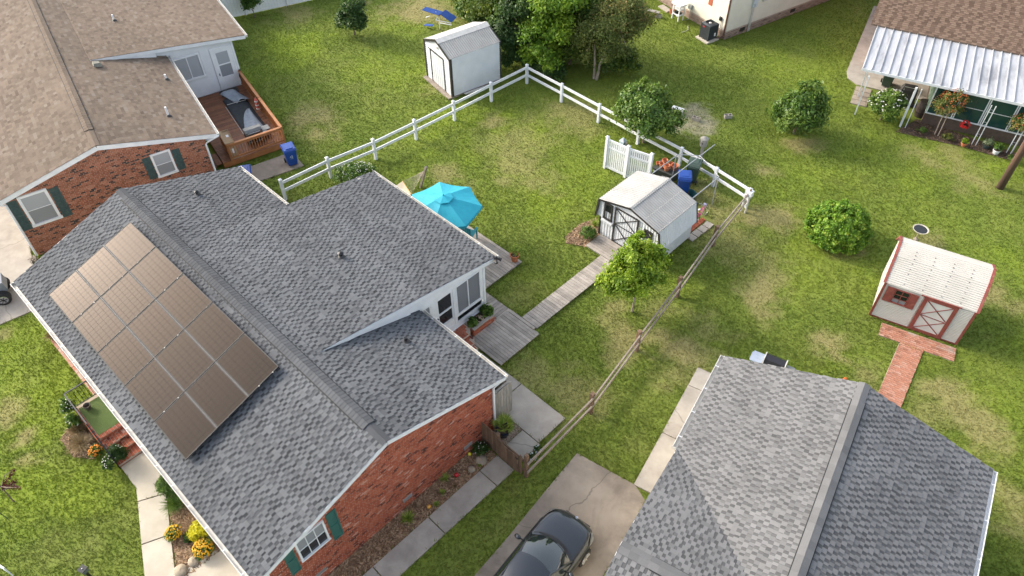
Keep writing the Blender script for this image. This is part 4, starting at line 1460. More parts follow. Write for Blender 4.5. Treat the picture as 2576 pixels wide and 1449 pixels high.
def grey_house():
    T = frame_thing('grey_roof_house', 'house with pale grey shingle roof beside the driveway', 'house', GRY, -12.0, 1.95)
    X0, X1, YL, YR, YH, ZE = -17.12, -3.0, -2.18, 1.95, 6.08, 2.90
    S = 0.325
    ZR = ZE + (YR - YL) * S
    zf = lambda y: ZR - S * abs(y - YR)
    XC, CS = -8.7, 0.312
    ZC = ZE + (XC + 12.95) * CS
    w = MB()
    w.prism([(YL + 0.4, 0), (YH - 0.4, 0), (YH - 0.4, zf(YH - 0.4) - 0.1), (YR, ZR - 0.1), (YL + 0.4, zf(YL + 0.4) - 0.1)], X0 + 0.25, X1, F=FXY)
    w.build('wall', MT['cream'], T)
    r = MB()
    r.prism([(YR, ZR), (YL, ZE), (YL, ZE - 0.06), (YR, ZR - 0.07), (YH, ZE - 0.06), (YH, ZE)], X0 + 0.02, X1, F=FXY)
    # cross gable slab: ridge runs along y at XC
    FC = Matrix(((1, 0, 0, 0), (0, 0, 1, 0), (0, 1, 0, 0), (0, 0, 0, 1)))          # (x, z, y)
    XL, XG = -12.95, -4.45
    r.prism([(XL, ZE + 0.012), (XC, ZC + 0.012), (XG, ZE + 0.012), (XG, ZE - 0.05), (XC, ZC - 0.06), (XL, ZE - 0.05)], YL - 0.0, YR - 0.15, F=FC)
    roof = r.build('roof', MT['underlay'], T)
    P = Pieces('shingle', MT['shingle2'])
    c = math.sqrt(1 + S * S)
    cc = math.sqrt(1 + CS * CS)
    # left slope, cut by the valley of the cross gable
    Fl = slope_frame((X0, YL - 0.02, ZE - 0.006), (1, 0, 0), (0, 1, S))
    def clip_l(v):
        z = v / c * S
        xv = XL + z / CS
        return [(0, min(X1, xv) - X0)] if z < (ZC - ZE) else [(0, X1 - X0)]
    shingle_slope(P, Fl, X1 - X0, (YR - YL) * c, clip=clip_l, seed=71)
    Fr = slope_frame((X1, YH + 0.02, ZE - 0.006), (-1, 0, 0), (0, -1, S))
    shingle_slope(P, Fr, X1 - X0, (YH - YR) * c, seed=72, clip=lambda v: [(6.0, X1 - X0)])
    # cross gable slopes: u runs along y
    Fc = slope_frame((XL - 0.02, YR, ZE + 0.006), (0, -1, 0), (1, 0, CS))
    def clip_c(v):
        z = v / cc * CS
        yv = YL + z / S
        return [(YR - yv, YR - YL + 0.02)]
    shingle_slope(P, Fc, YR - YL, (XC - XL) * cc, clip=clip_c, seed=73)
    Fd = slope_frame((XG + 0.02, YL, ZE + 0.006), (0, 1, 0), (-1, 0, CS))
    shingle_slope(P, Fd, YR - YL, (XG - XC) * cc, clip=lambda v: [(-0.02, v / cc * CS / S)], seed=74)
    P.build(roof, 300)
    # ridge caps
    for (vx0, vx1) in ((X0 + 0.75, X1),):
        rv = MB()
        for sgn in (-1, 1):
            Fv = slope_frame((vx0 if sgn < 0 else vx1, YR + sgn * 0.21, ZR - 0.21 * S + 0.035), (1 if sgn < 0 else -1, 0, 0), (0, -sgn, S))
            rv.box(0, vx1 - vx0, 0, 0.215, -0.03, 0.008, F=Fv)
        rv.build('ridge_vent', MT['black_gap'], roof)
        g = random.Random(24)
        n = int((vx1 - vx0) / 0.25)
        for k in range(n):
            x = vx0 + k * (vx1 - vx0) / n
            mb = MB()
            for sgn in (-1, 1):
                Fv = ridge_frame(x, YR + sgn * 0.185, ZR - 0.185 * S + 0.05, sgn, S)
                mb.add([Fv @ Vector(q) for q in ((0, 0, 0.010), (0.32, 0, 0.002), (0.32, 0.195, 0.002), (0, 0.195, 0.010), (0, 0, -0.01), (0, 0.195, -0.01))],
                       [(0, 1, 2, 3), (0, 3, 5, 4)], 0.5 + g.uniform(-0.08, 0.08))
            mb.build('ridge_cap_shingle', MT['shingle2'], roof)
    mb = MB()
    for sgn in (-1, 1):
        Fv = ridge_frame(X0 - 0.02, YR + sgn * 0.17, ZR - 0.17 * S + 0.012, sgn, S)
        mb.box(0, 0.74, 0, 0.18, 0, 0.012, 0.5, F=Fv)
    mb.build('ridge_cap_shingle', MT['shingle2'], roof)
    cv = MB()
    for sgn in (-1, 1):
        Fv = slope_frame((XC + sgn * 0.2, YL + 0.9 if sgn > 0 else YR, ZC - 0.2 * CS + 0.05), (0, 1 if sgn > 0 else -1, 0), (-sgn, 0, CS))
        cv.box(0, YR - YL - 0.9, 0, 0.2, -0.03, 0.008, F=Fv)
    cv.build('ridge_vent', MT['black_gap'], roof)
    g = random.Random(25)
    for k in range(15):
        y = YL + 0.02 + k * 0.27
        mb = MB()
        for sgn in (-1, 1):
            Fv = slope_frame((XC + sgn * 0.18, y if sgn > 0 else y + 0.27, ZC - 0.18 * CS + (0.063 if y > YL + 0.8 else 0.03)), (0, 1 if sgn > 0 else -1, 0), (-sgn, 0, CS))
            mb.box(0, 0.27, 0, 0.19, -0.004, 0.008, 0.48 + g.uniform(-.08, .08), F=Fv)
        mb.build('ridge_cap_shingle', MT['shingle2'], roof)
    mb = MB()
    mb.beam((X0 + 0.01, YR, ZR - 0.11), (X0 + 0.01, YH + 0.02, ZE - 0.11), 0.024, 0.16)
    mb.beam((X0 + 0.01, YR, ZR - 0.11), (X0 + 0.01, YL - 0.02, ZE - 0.11), 0.024, 0.16)
    mb.build('rake_board', MT['white'], T)
    mb = MB()
    mb.box(X0 + 0.03, -12.97, YL - 0.012, YL + 0.012, ZE - 0.19, ZE - 0.05)
    mb.box(X0 + 0.03, X1, YH - 0.012, YH + 0.012, ZE - 0.19, ZE - 0.05)
    mb.beam((XL, YL - 0.004, ZE - 0.11), (XC, YL - 0.004, ZC - 0.11), 0.024, 0.16)
    mb.beam((XG, YL - 0.004, ZE - 0.11), (XC, YL - 0.004, ZC - 0.11), 0.024, 0.16)
    mb.build('fascia', MT['white'], T)
    gutter(T, (X0 + 0.02, YL - 0.02, ZE - 0.03), (-13.0, YL - 0.02, ZE - 0.03), (0, -1, 0), straps=1.05)
    gutter(T, (X0 + 0.02, YH + 0.013, ZE - 0.03), (X1, YH + 0.013, ZE - 0.03), (0, 1, 0), straps=1.3, mat=MT['white'])
    EX.append(rect(X0 + 0.25, X1, YL + 0.3, YH - 0.3, GRY))


grey_house()


# ------------------------------------------------------------------ cream siding house (top right)
CRM = -13.2


def cream_house():
    a = math.radians(CRM)
    ox = -20.34 * math.cos(a) + 38.93 * math.sin(a)
    oy = 20.34 * math.sin(a) + 38.93 * math.cos(a)
    T = frame_thing('cream_house', 'cream lap-sided house on a brown brick foundation, cut by the picture top', 'house', CRM, ox - 3, oy + 4)
    w = MB()
    w.box(ox - 9, ox - 0.02, oy + 0.02, oy + 12, 0, 3.2)
    wall = w.build('wall', MT['cream'], T)
    FA = wall_frame((0, oy, 0), (0, -1, 0))
    FB = wall_frame((ox, 0, 0), (1, 0, 0))
    lap_siding(wall, FA, ox - 6.5, ox, 0.52, 3.1, MT['cream'], step=0.125, ok=[])
    lap_siding(wall, FB, oy, oy + 9.5, 0.52, 3.1, MT['cream'], step=0.125)
    b = MB()
    b.box(ox - 9, ox + 0.03, oy - 0.03, oy + 12, 0, 0.5)
    fo = b.build('foundation', MT['mortar_dark'], T)
    B = Pieces('brick', MT['brick_grey'])
    FA2 = wall_frame((0, oy - 0.03, 0), (0, -1, 0))
    FB2 = wall_frame((ox + 0.03, 0, 0), (1, 0, 0))
    brick_courses(B, FA2, ox - 6.5, ox + 0.03, 0.02, 0.5, no_rects([]), seed=3)
    vn = [(oy + 1.15, oy + 1.6, 0.16, 0.40), (oy + 5.45, oy + 5.9, 0.16, 0.40)]
    brick_courses(B, FB2, oy - 0.03, oy + 9.5, 0.02, 0.5, no_rects(vn), seed=4)
    B.build(fo, 300)
    for q in vn:
        MB().box(q[0], q[1], q[2], q[3], 0, 0.012, F=FB2).build('foundation_vent', MT['black'], T)
    r = MB()
    r.prism([(ox - 9.4, 3.2), (ox - 4.5, 4.6), (ox + 0.3, 3.2), (ox + 0.3, 3.12), (ox - 9.4, 3.12)], oy - 0.3, oy + 12, F=Matrix(((1, 0, 0, 0), (0, 0, 1, 0), (0, 1, 0, 0), (0, 0, 0, 1))))
    r.build('roof', MT['underlay_tan'], T)
    cp = M('brown_downspout', (0.16, 0.07, 0.05), (0.12, 0.05, 0.04), rough=0.5)
    mb = MB()
    mb.tube([(ox - 0.06, oy - 0.07, 3.1), (ox - 0.06, oy - 0.07, 0.25), (ox - 0.12, oy - 0.22, 0.12), (ox - 0.4, oy - 0.55, 0.07)], 0.05, 8)
    mb.build('downspout', cp, T)
    mb = MB()
    mb.tube([(ox - 0.4, oy - 0.55, 0.08), (ox - 0.55, oy - 0.9, 0.08), (ox - 0.72, oy - 1.15, 0.08)], 0.065, 8)
    mb.build('drain_hose', MT['stone'], T)
    sh = MB().box(ox - 1.75, ox - 1.42, 1.5, 3.0, 0.0, 0.035, F=FA)
    sh.build('shutter', M('rust_shutter', (0.42, 0.10, 0.05), rough=0.6), T)
    mb = MB()
    mb.box(oy + 1.75, oy + 2.1, 1.55, 2.2, 0.03, 0.16, F=FB)
    mb.tube([FB @ Vector((oy + 1.92, 1.75, 0.16)), FB @ Vector((oy + 1.92, 1.75, 0.24))], 0.09, 12)
    mo = mb.build('electric_meter', M('meter_grey', (0.55, 0.57, 0.6), rough=0.4), T)
    mb = MB()
    mb.tube([FB @ Vector((oy + 1.84, 1.55, 0.08)), FB @ Vector((oy + 1.84, 0.02, 0.08))], 0.03, 8)
    mb.tube([FB @ Vector((oy + 1.95, 1.55, 0.08)), FB @ Vector((oy + 1.95, 0.02, 0.08))], 0.022, 8)
    mb.build('conduit', MT['gutter'], mo)
    MB().box(oy + 2.6, oy + 2.95, 1.7, 2.2, 0.03, 0.12, F=FB).build('utility_box', MT['cream_white'], T)
    mb = MB()
    mb.box(ox - 0.62, ox - 0.44, 1.0, 1.22, 0.025, 0.11, F=FA)
    mb.tube([FA @ Vector((ox - 0.45, 1.0, 0.06)), FA @ Vector((ox - 0.4, 0.6, 0.06)), FA @ Vector((ox - 0.75, 0.2, 0.3))], 0.014, 6)
    mb.build('disconnect_box', MT['black_metal'], T)
    mb = MB()
    mb.box(ox - 3.25, ox - 2.95, 0.65, 0.95, 0.025, 0.12, F=FA)
    mb.tube([FA @ Vector((ox - 3.0, 0.65, 0.08)), FA @ Vector((ox - 3.0, 0.05, 0.1)), FA @ Vector((ox - 3.1, 0.02, 0.4))], 0.02, 6)
    mb.build('cable_box', M('cable_grey', (0.30, 0.32, 0.31)), T)
    EX.append(rect(ox - 9, ox, oy, oy + 12, CRM))


cream_house()


def ac_unit():
    a = math.radians(CRM)
    T = thing('air_conditioner', 'dark grey air conditioner on a pale concrete pad by the cream house', 'air conditioner', (-21.12, 38.32, 0), a)
    MB().box(-0.5, 0.5, -0.52, 0.45, 0, 0.09).build('pad', MT['concrete_pale'], T)
    dk = M('ac_grey', (0.055, 0.065, 0.072), (0.045, 0.053, 0.06), scale=4, rough=0.5, metal=0.2)
    q = 0.37
    MB().box(-q + 0.03, q - 0.03, -q + 0.03, q - 0.03, 0.1, 0.98).build('coil', MT['black'], T)
    for sx in (-1, 1):
        for sy in (-1, 1):
            MB().box(min(sx * q, sx * (q - 0.06)), max(sx * q, sx * (q - 0.06)), min(sy * q, sy * (q - 0.06)), max(sy * q, sy * (q - 0.06)), 0.09, 1.0).build('corner_post', dk, T)
    for k in range(14):
        z = 0.13 + k * 0.06
        m = MB()
        for s in (-1, 1):
            m.box(-q + 0.06, q - 0.06, s * (q - 0.012) - 0.012, s * (q - 0.012) + 0.012, z, z + 0.03)
            m.box(s * (q - 0.012) - 0.012, s * (q - 0.012) + 0.012, -q + 0.06, q - 0.06, z, z + 0.03)
        m.build('louvre', dk, T)
    n = 20
    vs, fs = [], []
    sq = []
    for k in range(n):
        t = 2 * math.pi * (k + 0.5) / n
        c, s = math.cos(t), math.sin(t)
        m = max(abs(c), abs(s))
        sq.append((c / m * q * 1.02, s / m * q * 1.02))
    top = MB()
    for k in range(n):
        k2 = (k + 1) % n
        t, t2 = 2 * math.pi * (k + 0.5) / n, 2 * math.pi * (k2 + 0.5) / n
        i0, i1 = (0.28 * math.cos(t), 0.28 * math.sin(t)), (0.28 * math.cos(t2), 0.28 * math.sin(t2))
        top.add([(*sq[k], 1.0), (*sq[k2], 1.0), (*i1, 1.06), (*i0, 1.06), (*i0, 0.99), (*i1, 0.99)], [(0, 1, 2, 3), (3, 2, 5, 4)])
        top.add([(*sq[k], 0.985), (*sq[k2], 0.985), (*sq[k2], 1.0), (*sq[k], 1.0)], [(0, 1, 2, 3)])
    top.build('top_grille', dk, T)
    MB().lathe([(0.08, 0.985), (0.08, 1.03), (0.05, 1.05)], n=12).build('fan_hub', MT['gutter'], T)
    fb = MB()
    for k in range(3):
        t = k * 2.094
        fb.add([(0.07 * math.cos(t - 0.5), 0.07 * math.sin(t - 0.5), 0.985), (0.26 * math.cos(t - 0.3), 0.26 * math.sin(t - 0.3), 0.982), (0.26 * math.cos(t + 0.35), 0.26 * math.sin(t + 0.35), 1.0), (0.07 * math.cos(t + 0.4), 0.07 * math.sin(t + 0.4), 1.0)], [(0, 1, 2, 3)])
    fb.build('fan_blades', dk, T)
    lg = MB()
    ring = [(math.cos(2 * math.pi * k / 16) * 0.095, math.sin(2 * math.pi * k / 16) * 0.038) for k in range(16)]
    lg.prism(ring, 0, 0.006, F=wall_frame((-0.12, -q - 0.001, 0.84), (0, -1, 0)))
    lg.build('red_badge', M('badge_red', (0.45, 0.03, 0.04)), T)
    MB().box(q + 0.001, q + 0.006, 0.1, 0.22, 0.3, 0.5).build('data_plate', MT['white'], T)


ac_unit()


# ------------------------------------------------------------------ brown-roofed house with metal patio cover (right)
BRN = 17.6


def brown_house():
    a = math.radians(BRN)
    L = lambda x, y: (x * math.cos(a) + y * math.sin(a), -x * math.sin(a) + y * math.cos(a))
    fx0, fy = L(-11.45, 37.2)                # left end of the patio roof's front edge
    tx0, ty = L(-12.95, 41.4)
    T = frame_thing('brown_roof_house', 'house with brown shingle roof behind the white metal patio cover', 'house', BRN, fx0 + 6, ty + 4)
    X0, X1 = fx0 - 0.25, fx0 + 16
    S = 0.30
    y0, y1 = ty - 0.1, ty + 7
    r = MB()
    zt = 2.72
    r.prism([(y0, zt), (y1, zt + (y1 - y0) * S), (y1 + 5, zt + 0.8), (y1 + 5, zt - 0.05), (y0, zt - 0.08)], X0 - 0.1, X1, F=FXY)
    roof = r.build('roof', MT['underlay_tan'], T)
    P = Pieces('shingle', MT['shingle_brown'])
    shingle_slope(P, slope_frame((X0 - 0.12, y0 - 0.02, zt - 0.004), (1, 0, 0), (0, 1, S)), X1 - X0, (y1 - y0) * math.sqrt(1 + S * S), style='big', e=0.15, seed=81)
    P.build(roof, 300)
    w = MB()
    wy = ty + 0.35
    w.box(X0 + 0.3, X1, wy, wy + 8, 0, 2.7)
    w.build('wall', MT['brick_dark'], T)
    FW = wall_frame((0, wy, 0), (0, -1, 0))
    wl = Pieces('brick', MT['brick_dark'])
    # enclosed room under the patio cover with green window wall
    rx0 = L(-8.15, 38.7)[0]
    ry = L(-8.08, 38.61)[1]
    bx0, bx1 = X0 + 0.3, rx0 + 0.2
    brick_courses(wl, FW, bx0, bx1, 0.05, 2.65, no_rects([]), seed=6, bw=0.23, bh=0.08)
    wl.build(roof, 120, 'brick_field')
    b = MB()
    b.box(rx0, X1, ry, wy, 0, 0.62)
    b.build('window_room_base', M('brown_panel', (0.11, 0.075, 0.055), (0.08, 0.055, 0.04)), T)
    b = MB()
    b.box(rx0 + 0.04, X1, ry + 0.12, wy, 0.62, 2.35)
    b.build('window_room', M('room_green', (0.10, 0.20, 0.16), rough=0.7), T)
    G = wall_frame((0, ry, 0), (0, -1, 0))
    k = 0
    x = rx0 + 0.06
    while x < X1 - 1.3:
        win(T, G, x, x + 1.12, 0.70, 2.2, MT['glass_green'], fw=0.05, cols=1, rows=2, depth=0.04)
        x += 1.26
        k += 1
        if k > 5:
            break
    GS = wall_frame((rx0 + 0.03, 0, 0), (-1, 0, 0))
    MB().box(rx0 - 0.02, rx0 + 0.035, ry, wy, 0.6, 2.35).build('end_wall', M('end_green', (0.28, 0.40, 0.30), rough=0.7), T)
    # patio roof: standing seam panels
    PX0, PX1 = fx0, fx0 + 12
    zf, zb = 2.42, 2.66
    yf, yb = fy, ty + 0.25
    n = int((PX1 - PX0) / 0.41)
    for i in range(n):
        a0, a1 = PX0 + i * 0.41, PX0 + (i + 1) * 0.41
        m = MB()
        m.add([(a0, yf, zf), (a1, yf, zf), (a1, yb, zb), (a0, yb, zb), (a0, yf, zf - 0.02), (a1, yf, zf - 0.02), (a1, yb, zb - 0.02), (a0, yb, zb - 0.02)], [(0, 1, 2, 3), (0, 4, 5, 1), (7, 6, 5, 4), (1, 5, 6, 2), (0, 3, 7, 4), (3, 2, 6, 7)])
        m.beam((a0, yf, zf + 0.03), (a0, yb, zb + 0.03), 0.03, 0.06)
        m.build('roof_panel', MT['patio_roof'], T)
    m = MB()
    m.box(PX0, PX1, yf - 0.03, yf - 0.004, zf - 0.12, zf + 0.01)
    m.box(PX0 - 0.03, PX0 - 0.004, yf, yb, zf - 0.1, zf + 0.03)
    m.build('roof_edge', MT['white'], T)
    def post(wx_, wy_, h=zf - 0.12, s=0.035, pair=0.0, lean=0):
        p = L(wx_, wy_)
        m = MB()
        m.box(p[0] - s, p[0] + s, p[1] - s, p[1] + s, 0, h)
        if pair:
            m.box(p[0] + pair - s, p[0] + pair + s, p[1] - s, p[1] + s, 0, h)
            for q in range(3):
                z0 = 0.6 + q * 0.7
                pts = [(p[0] + pair / 2 + 0.075 * math.cos(t) * (1 if q % 2 else -1), p[1], z0 + 0.075 * math.sin(t)) for t in [x * 0.5 - 1.6 for x in range(9)]]
                m.tube(pts, 0.006, 4)
        m.build('patio_post', MT['white'], T)
    post(-11.62, 38.6, s=0.03)
    post(-10.95, 36.95, s=0.03)
    post(-8.75, 37.55, s=0.05)
    post(-8.5, 37.6, s=0.018)
    post(-5.47, 38.52, s=0.018, pair=0.19)
    post(-3.95, 39.0, s=0.018, pair=0.19)
    EX.append(rect(X0 + 0.3, X1, ry, wy + 9, BRN))


brown_house()
slab('patio_slab', [[(-15.8, 49.0), (-13.3, 40.6), (-12.9, 39.95), (-12.2, 39.7), (-8.3, 40.9), (-9.5, 43.5), (-13.0, 45.0), (-13.9, 49.5)]], MT['concrete'], 0.05)
slab('paver_strip', [[(x, y), (x + 0.41, y), (x + 0.41, y + 0.45), (x, y + 0.45)] for x in (0.33, 0.76) for y in (39.5, 39.97, 40.44, 40.91)], MT['concrete_old'], 0.05, ang=BRN)

# ------------------------------------------------------------------ sheds
def corrugated(mb, a, b, c, d, n, amp=0.012, tone=0.5, mi=0):
    """ribbed sheet over the quad a,b,c,d; ribs run from edge a-b to edge d-c (a-b is divided into n ribs)"""
    a, b, c, d = map(Vector, (a, b, c, d))
    nr = (b - a).cross(d - a).normalized()
    vs, fs = [], []
    m = n * 4
    prof = (0, 0, 1, 1)
    for i in range(m + 1):
        t = i / m
        h = nr * (amp * prof[i % 4])
        vs += [a.lerp(b, t) + h, d.lerp(c, t) + h]
    for i in range(m):
        fs.append((2 * i, 2 * i + 2, 2 * i + 3, 2 * i + 1))
    mb.add(vs, fs, tone, mi)


def screws(parent, pts, mat, r=0.022):
    mb = MB()
    for p in pts:
        mb.box(p[0] - r, p[0] + r, p[1] - r, p[1] + r, p[2] - 0.01, p[2] + 0.016)
    mb.build('roof_screws', mat, parent, kind='stuff')


def far_shed():
    ang = -11.0
    T = thing('garden_shed', 'small white metal shed with black corner trim behind the white rail fence', 'shed', (-28.5, 25.2, 0), math.radians(ang))
    # local: x across the front (2.62), y depth (3.15); front faces -y
    W, Dp, H = 1.31, 1.575, 2.33
    y0, y1 = -Dp, Dp
    fl = MB().box(-W - 0.1, W + 0.05, y0 - 0.28, y1 + 0.1, 0, 0.08).build('floor_slab', MT['wood_rail'], T)
    prof = [(-W - 0.04, H), (0, H + 0.55), (W + 0.04, H)]
    FC = Matrix(((1, 0, 0, 0), (0, 0, 1, 0), (0, 1, 0, 0), (0, 0, 0, 1)))
    b = MB()
    b.prism([(-W, 0.08), (W, 0.08), (W, H - 0.01), (0, H + 0.52), (-W, H - 0.01)], y0, y1, F=FC)
    wall = b.build('wall', MT['siding'], T)
    FR = wall_frame((W, 0, 0), (1, 0, 0))
    lap_siding(wall, FR, y0 + 0.06, y1 - 0.03, 0.1, H - 0.02, MT['siding'], step=0.125)
    FF = wall_frame((0, y0, 0), (0, -1, 0))
    lap_siding(wall, FF, -W + 0.05, W - 0.06, 0.1, H, MT['siding'], step=0.125, ok=[(-0.72, 0.66, 0, 2.0)])
    r = MB()
    for (p, q) in zip(prof[:-1], prof[1:]):
        corrugated(r, (p[0], y1 + 0.06, p[1]), (p[0], y0 - 0.06, p[1]), (q[0], y0 - 0.06, q[1]), (q[0], y1 + 0.06, q[1]), 26, 0.02)
    r.build('roof', MT['metal_roof'], T)
    c = MB()
    for s in (-1, 1):
        c.add([(s * 0.3, y0 - 0.07, H + 0.455), (s * 0.3, y1 + 0.07, H + 0.455), (0, y1 + 0.07, H + 0.585), (0, y0 - 0.07, H + 0.585)], [(0, 1, 2, 3) if s > 0 else (3, 2, 1, 0)])
    c.build('ridge_cap', MT['gutter'], T)
    t = MB()
    for (p, q) in zip(prof[:-1], prof[1:]):
        t.beam((p[0], y0 - 0.05, p[1] - 0.05), (q[0], y0 - 0.05, q[1] - 0.05), 0.05, 0.13)
        t.beam((p[0], y1 + 0.05, p[1] - 0.05), (q[0], y1 + 0.05, q[1] - 0.05), 0.05, 0.11)
    for s in (-1, 1):
        t.box(s * W - 0.07, s * W + 0.055, y0 - 0.05, y0 + 0.08, 0.09, H)
    t.box(W - 0.03, W + 0.035, y1 - 0.03, y1 + 0.03, 0.09, H)
    t.build('corner_trim', MT['black'], T)
    d = MB()
    corrugated(d, FF @ Vector((-0.66, 0.14, 0.03)), FF @ Vector((0.6, 0.14, 0.03)), FF @ Vector((0.6, 1.96, 0.03)), FF @ Vector((-0.66, 1.96, 0.03)), 6, 0.014)
    do = d.build('door', MT['siding'], T)
    d = MB()
    d.box(-0.75, -0.68, 0.1, 2.0, 0, 0.05, F=FF).box(0.62, 0.68, 0.1, 2.0, 0, 0.05, F=FF)
    d.box(-0.95, 0.68, 2.0, 2.035, 0, 0.05, F=FF)
    d.build('door_frame', MT['black'], do)
    l = MB().box(-0.08, 0.12, 2.42, 2.5, 0.02, 0.10, F=FF)
    l.build('shed_light', MT['gutter'], T)
    MB().beam((W + 0.2, -0.9, 0.12), (W + 0.28, 1.2, 0.12), 0.12, 0.05).build('leaning_board', MT['gutter'], T)
    EX.append([(T.location.x + x * math.cos(math.radians(ang)) - y * math.sin(math.radians(ang)), T.location.y + x * math.sin(math.radians(ang)) + y * math.cos(math.radians(ang))) for x, y in ((-W - .1, y0 - .28), (W + .05, y0 - .28), (W + .05, y1), (-W - .1, y1))])


far_shed()


def barn_shed():
    T = thing('barn_shed', 'white corrugated barn shed with black trim and crossed double door at the boardwalk end', 'shed', (-13.25, 21.75, 0))
    X0, X1, y0, y1 = -1.5, 1.55, -1.27, 1.27
    xe0, xe1, ze = -1.74, 1.72, 1.06
    xb0, xb1, zb = -1.62, 1.52, 2.02
    zr = 2.45
    FC = Matrix(((1, 0, 0, 0), (0, 0, 1, 0), (0, 1, 0, 0), (0, 0, 0, 1)))
    b = MB()
    b.prism([(X0, 0.08), (X1, 0.08), (X1, ze), (xe1 - 0.06, ze), (xb1 - 0.03, zb), (0, zr - 0.03), (xb0 + 0.03, zb), (xe0 + 0.06, ze), (X0, ze)], y0, y1, F=FC)
    wall = b.build('wall', MT['siding'], T)
    s = MB()
    s.box(X0 + 0.1, X1 - 0.1, y0 + 0.1, y1 - 0.1, 0, 0.08)
    s.build('skids', MT['black'], T)
    FF = wall_frame((0, y0, 0), (0, -1, 0))
    for (a, c, top0, top1) in ((X0, -0.76, 1.9, 2.2), (0.52, X1, 2.28, 1.98)):
        n = max(3, int((c - a) / 0.13))
        f = MB()                                        # ribbed front sheets either side of the door
        corrugated(f, FF @ Vector((a, 0.1, 0.003)), FF @ Vector((c, 0.1, 0.003)), FF @ Vector((c, min(top0, top1), 0.003)), FF @ Vector((a, min(top0, top1), 0.003)), n, 0.016)
        f.build('front_sheet', MT['siding'], wall)
    sd = MB()
    sd.box(X1, X1 + 0.018, y0, y1, 0.1, ze - 0.06)
    sd.build('side_sheet', MT['siding'], wall)
    r = MB()
    pts = [(xe0, ze), (xb0, zb), (0, zr), (xb1, zb), (xe1, ze)]
    for i, (p, q) in enumerate(zip(pts[:-1], pts[1:])):
        corrugated(r, (p[0], y1 + 0.07, p[1]), (p[0], y0 - 0.07, p[1]), (q[0], y0 - 0.07, q[1]), (q[0], y1 + 0.07, q[1]), 22, 0.018, mi=1 if i in (0, 3) else 0)
    r.build('roof', [MT['metal_roof'], MT['siding']], T)
    rc = MB()
    for sg in (-1, 1):
        rc.add([(sg * 0.1, y0 - 0.08, zr + 0.0), (sg * 0.1, y1 + 0.08, zr + 0.0), (0, y1 + 0.08, zr + 0.03), (0, y0 - 0.08, zr + 0.03)], [(0, 1, 2, 3) if sg > 0 else (3, 2, 1, 0)])
    rc.build('ridge_cap', MT['metal_roof'], T)
    sp = []
    for k in range(20):
        y = y0 + 0.1 + k * 0.123
        sp += [(0.75, y, zr - 0.75 * (zr - zb) / xb1 + 0.014), (xb1 - 0.03, y, zb + 0.024), (0.06, y, zr + 0.016)]
    screws(T, sp, MT['gutter'], 0.013)
    t = MB()
    for (p, q) in zip(pts[:-1], pts[1:]):
        t.beam((p[0], y0 - 0.055, p[1] - 0.05), (q[0], y0 - 0.055, q[1] - 0.05), 0.05, 0.09)
        t.beam((p[0], y1 + 0.055, p[1] - 0.05), (q[0], y1 + 0.055, q[1] - 0.05), 0.05, 0.09)
    t.box(X0 - 0.03, X0 + 0.04, y0 - 0.04, y0 + 0.02, 0.08, ze)
    t.box(X1 - 0.03, X1 + 0.04, y0 - 0.04, y0 + 0.02, 0.08, ze)
    t.box(X1 + 0.02, X1 + 0.035, y0, y1, ze - 0.06, ze - 0.045)
    t.build('trim', MT['black'], T)
    d = MB()
    corrugated(d, FF @ Vector((-0.68, 0.12, 0.018)), FF @ Vector((0.45, 0.12, 0.018)), FF @ Vector((0.45, 2.02, 0.018)), FF @ Vector((-0.68, 2.02, 0.018)), 9, 0.01)
    do = d.build('door', MT['siding'], T)
    e = MB()
    for u in (-0.72, 0.46):
        e.box(u - 0.035, u + 0.035, 0.1, 2.06, 0.03, 0.06, F=FF)
    e.box(-0.685, 0.425, 2.0, 2.06, 0.03, 0.06, F=FF)
    e.box(-0.685, 0.425, 0.1, 0.16, 0.03, 0.06, F=FF)
    e.build('door_frame', MT['black'], do)
    for (p, q) in (((-0.68, 1.98), (0.42, 1.2)), ((-0.68, 1.18), (0.42, 1.98)), ((-0.68, 1.12), (0.42, 0.18)), ((-0.68, 0.18), (0.42, 1.12)), ((-0.68, 1.15), (0.42, 1.15))):
        MB().beam(FF @ Vector((p[0], p[1], 0.045)), FF @ Vector((q[0], q[1], 0.045)), 0.02, 0.045, up=FF.to_3x3() @ Vector((0, 1, 0.3))).build('cross_brace', MT['black'], do)
    win(T, FF, -1.26, -0.96, 1.18, 1.92, MT['glass_dark'], fw=0.07, cols=1, rows=2, depth=0.05, frame_mat=MT['black'], pane2=MT['glass_grey'])
    win(T, FF, 0.86, 1.16, 0.95, 1.72, MT['glass_dark'], fw=0.07, cols=1, rows=2, depth=0.05, frame_mat=MT['black'], pane2=MT['glass_grey'])
    MB().box(-1.38, -0.80, 0.98, 1.06, 0.0, 0.14, F=FF).build('window_box', MT['siding'], T)
    EX.append(rect(-14.8, -11.65, 20.4, 23.05))


barn_shed()


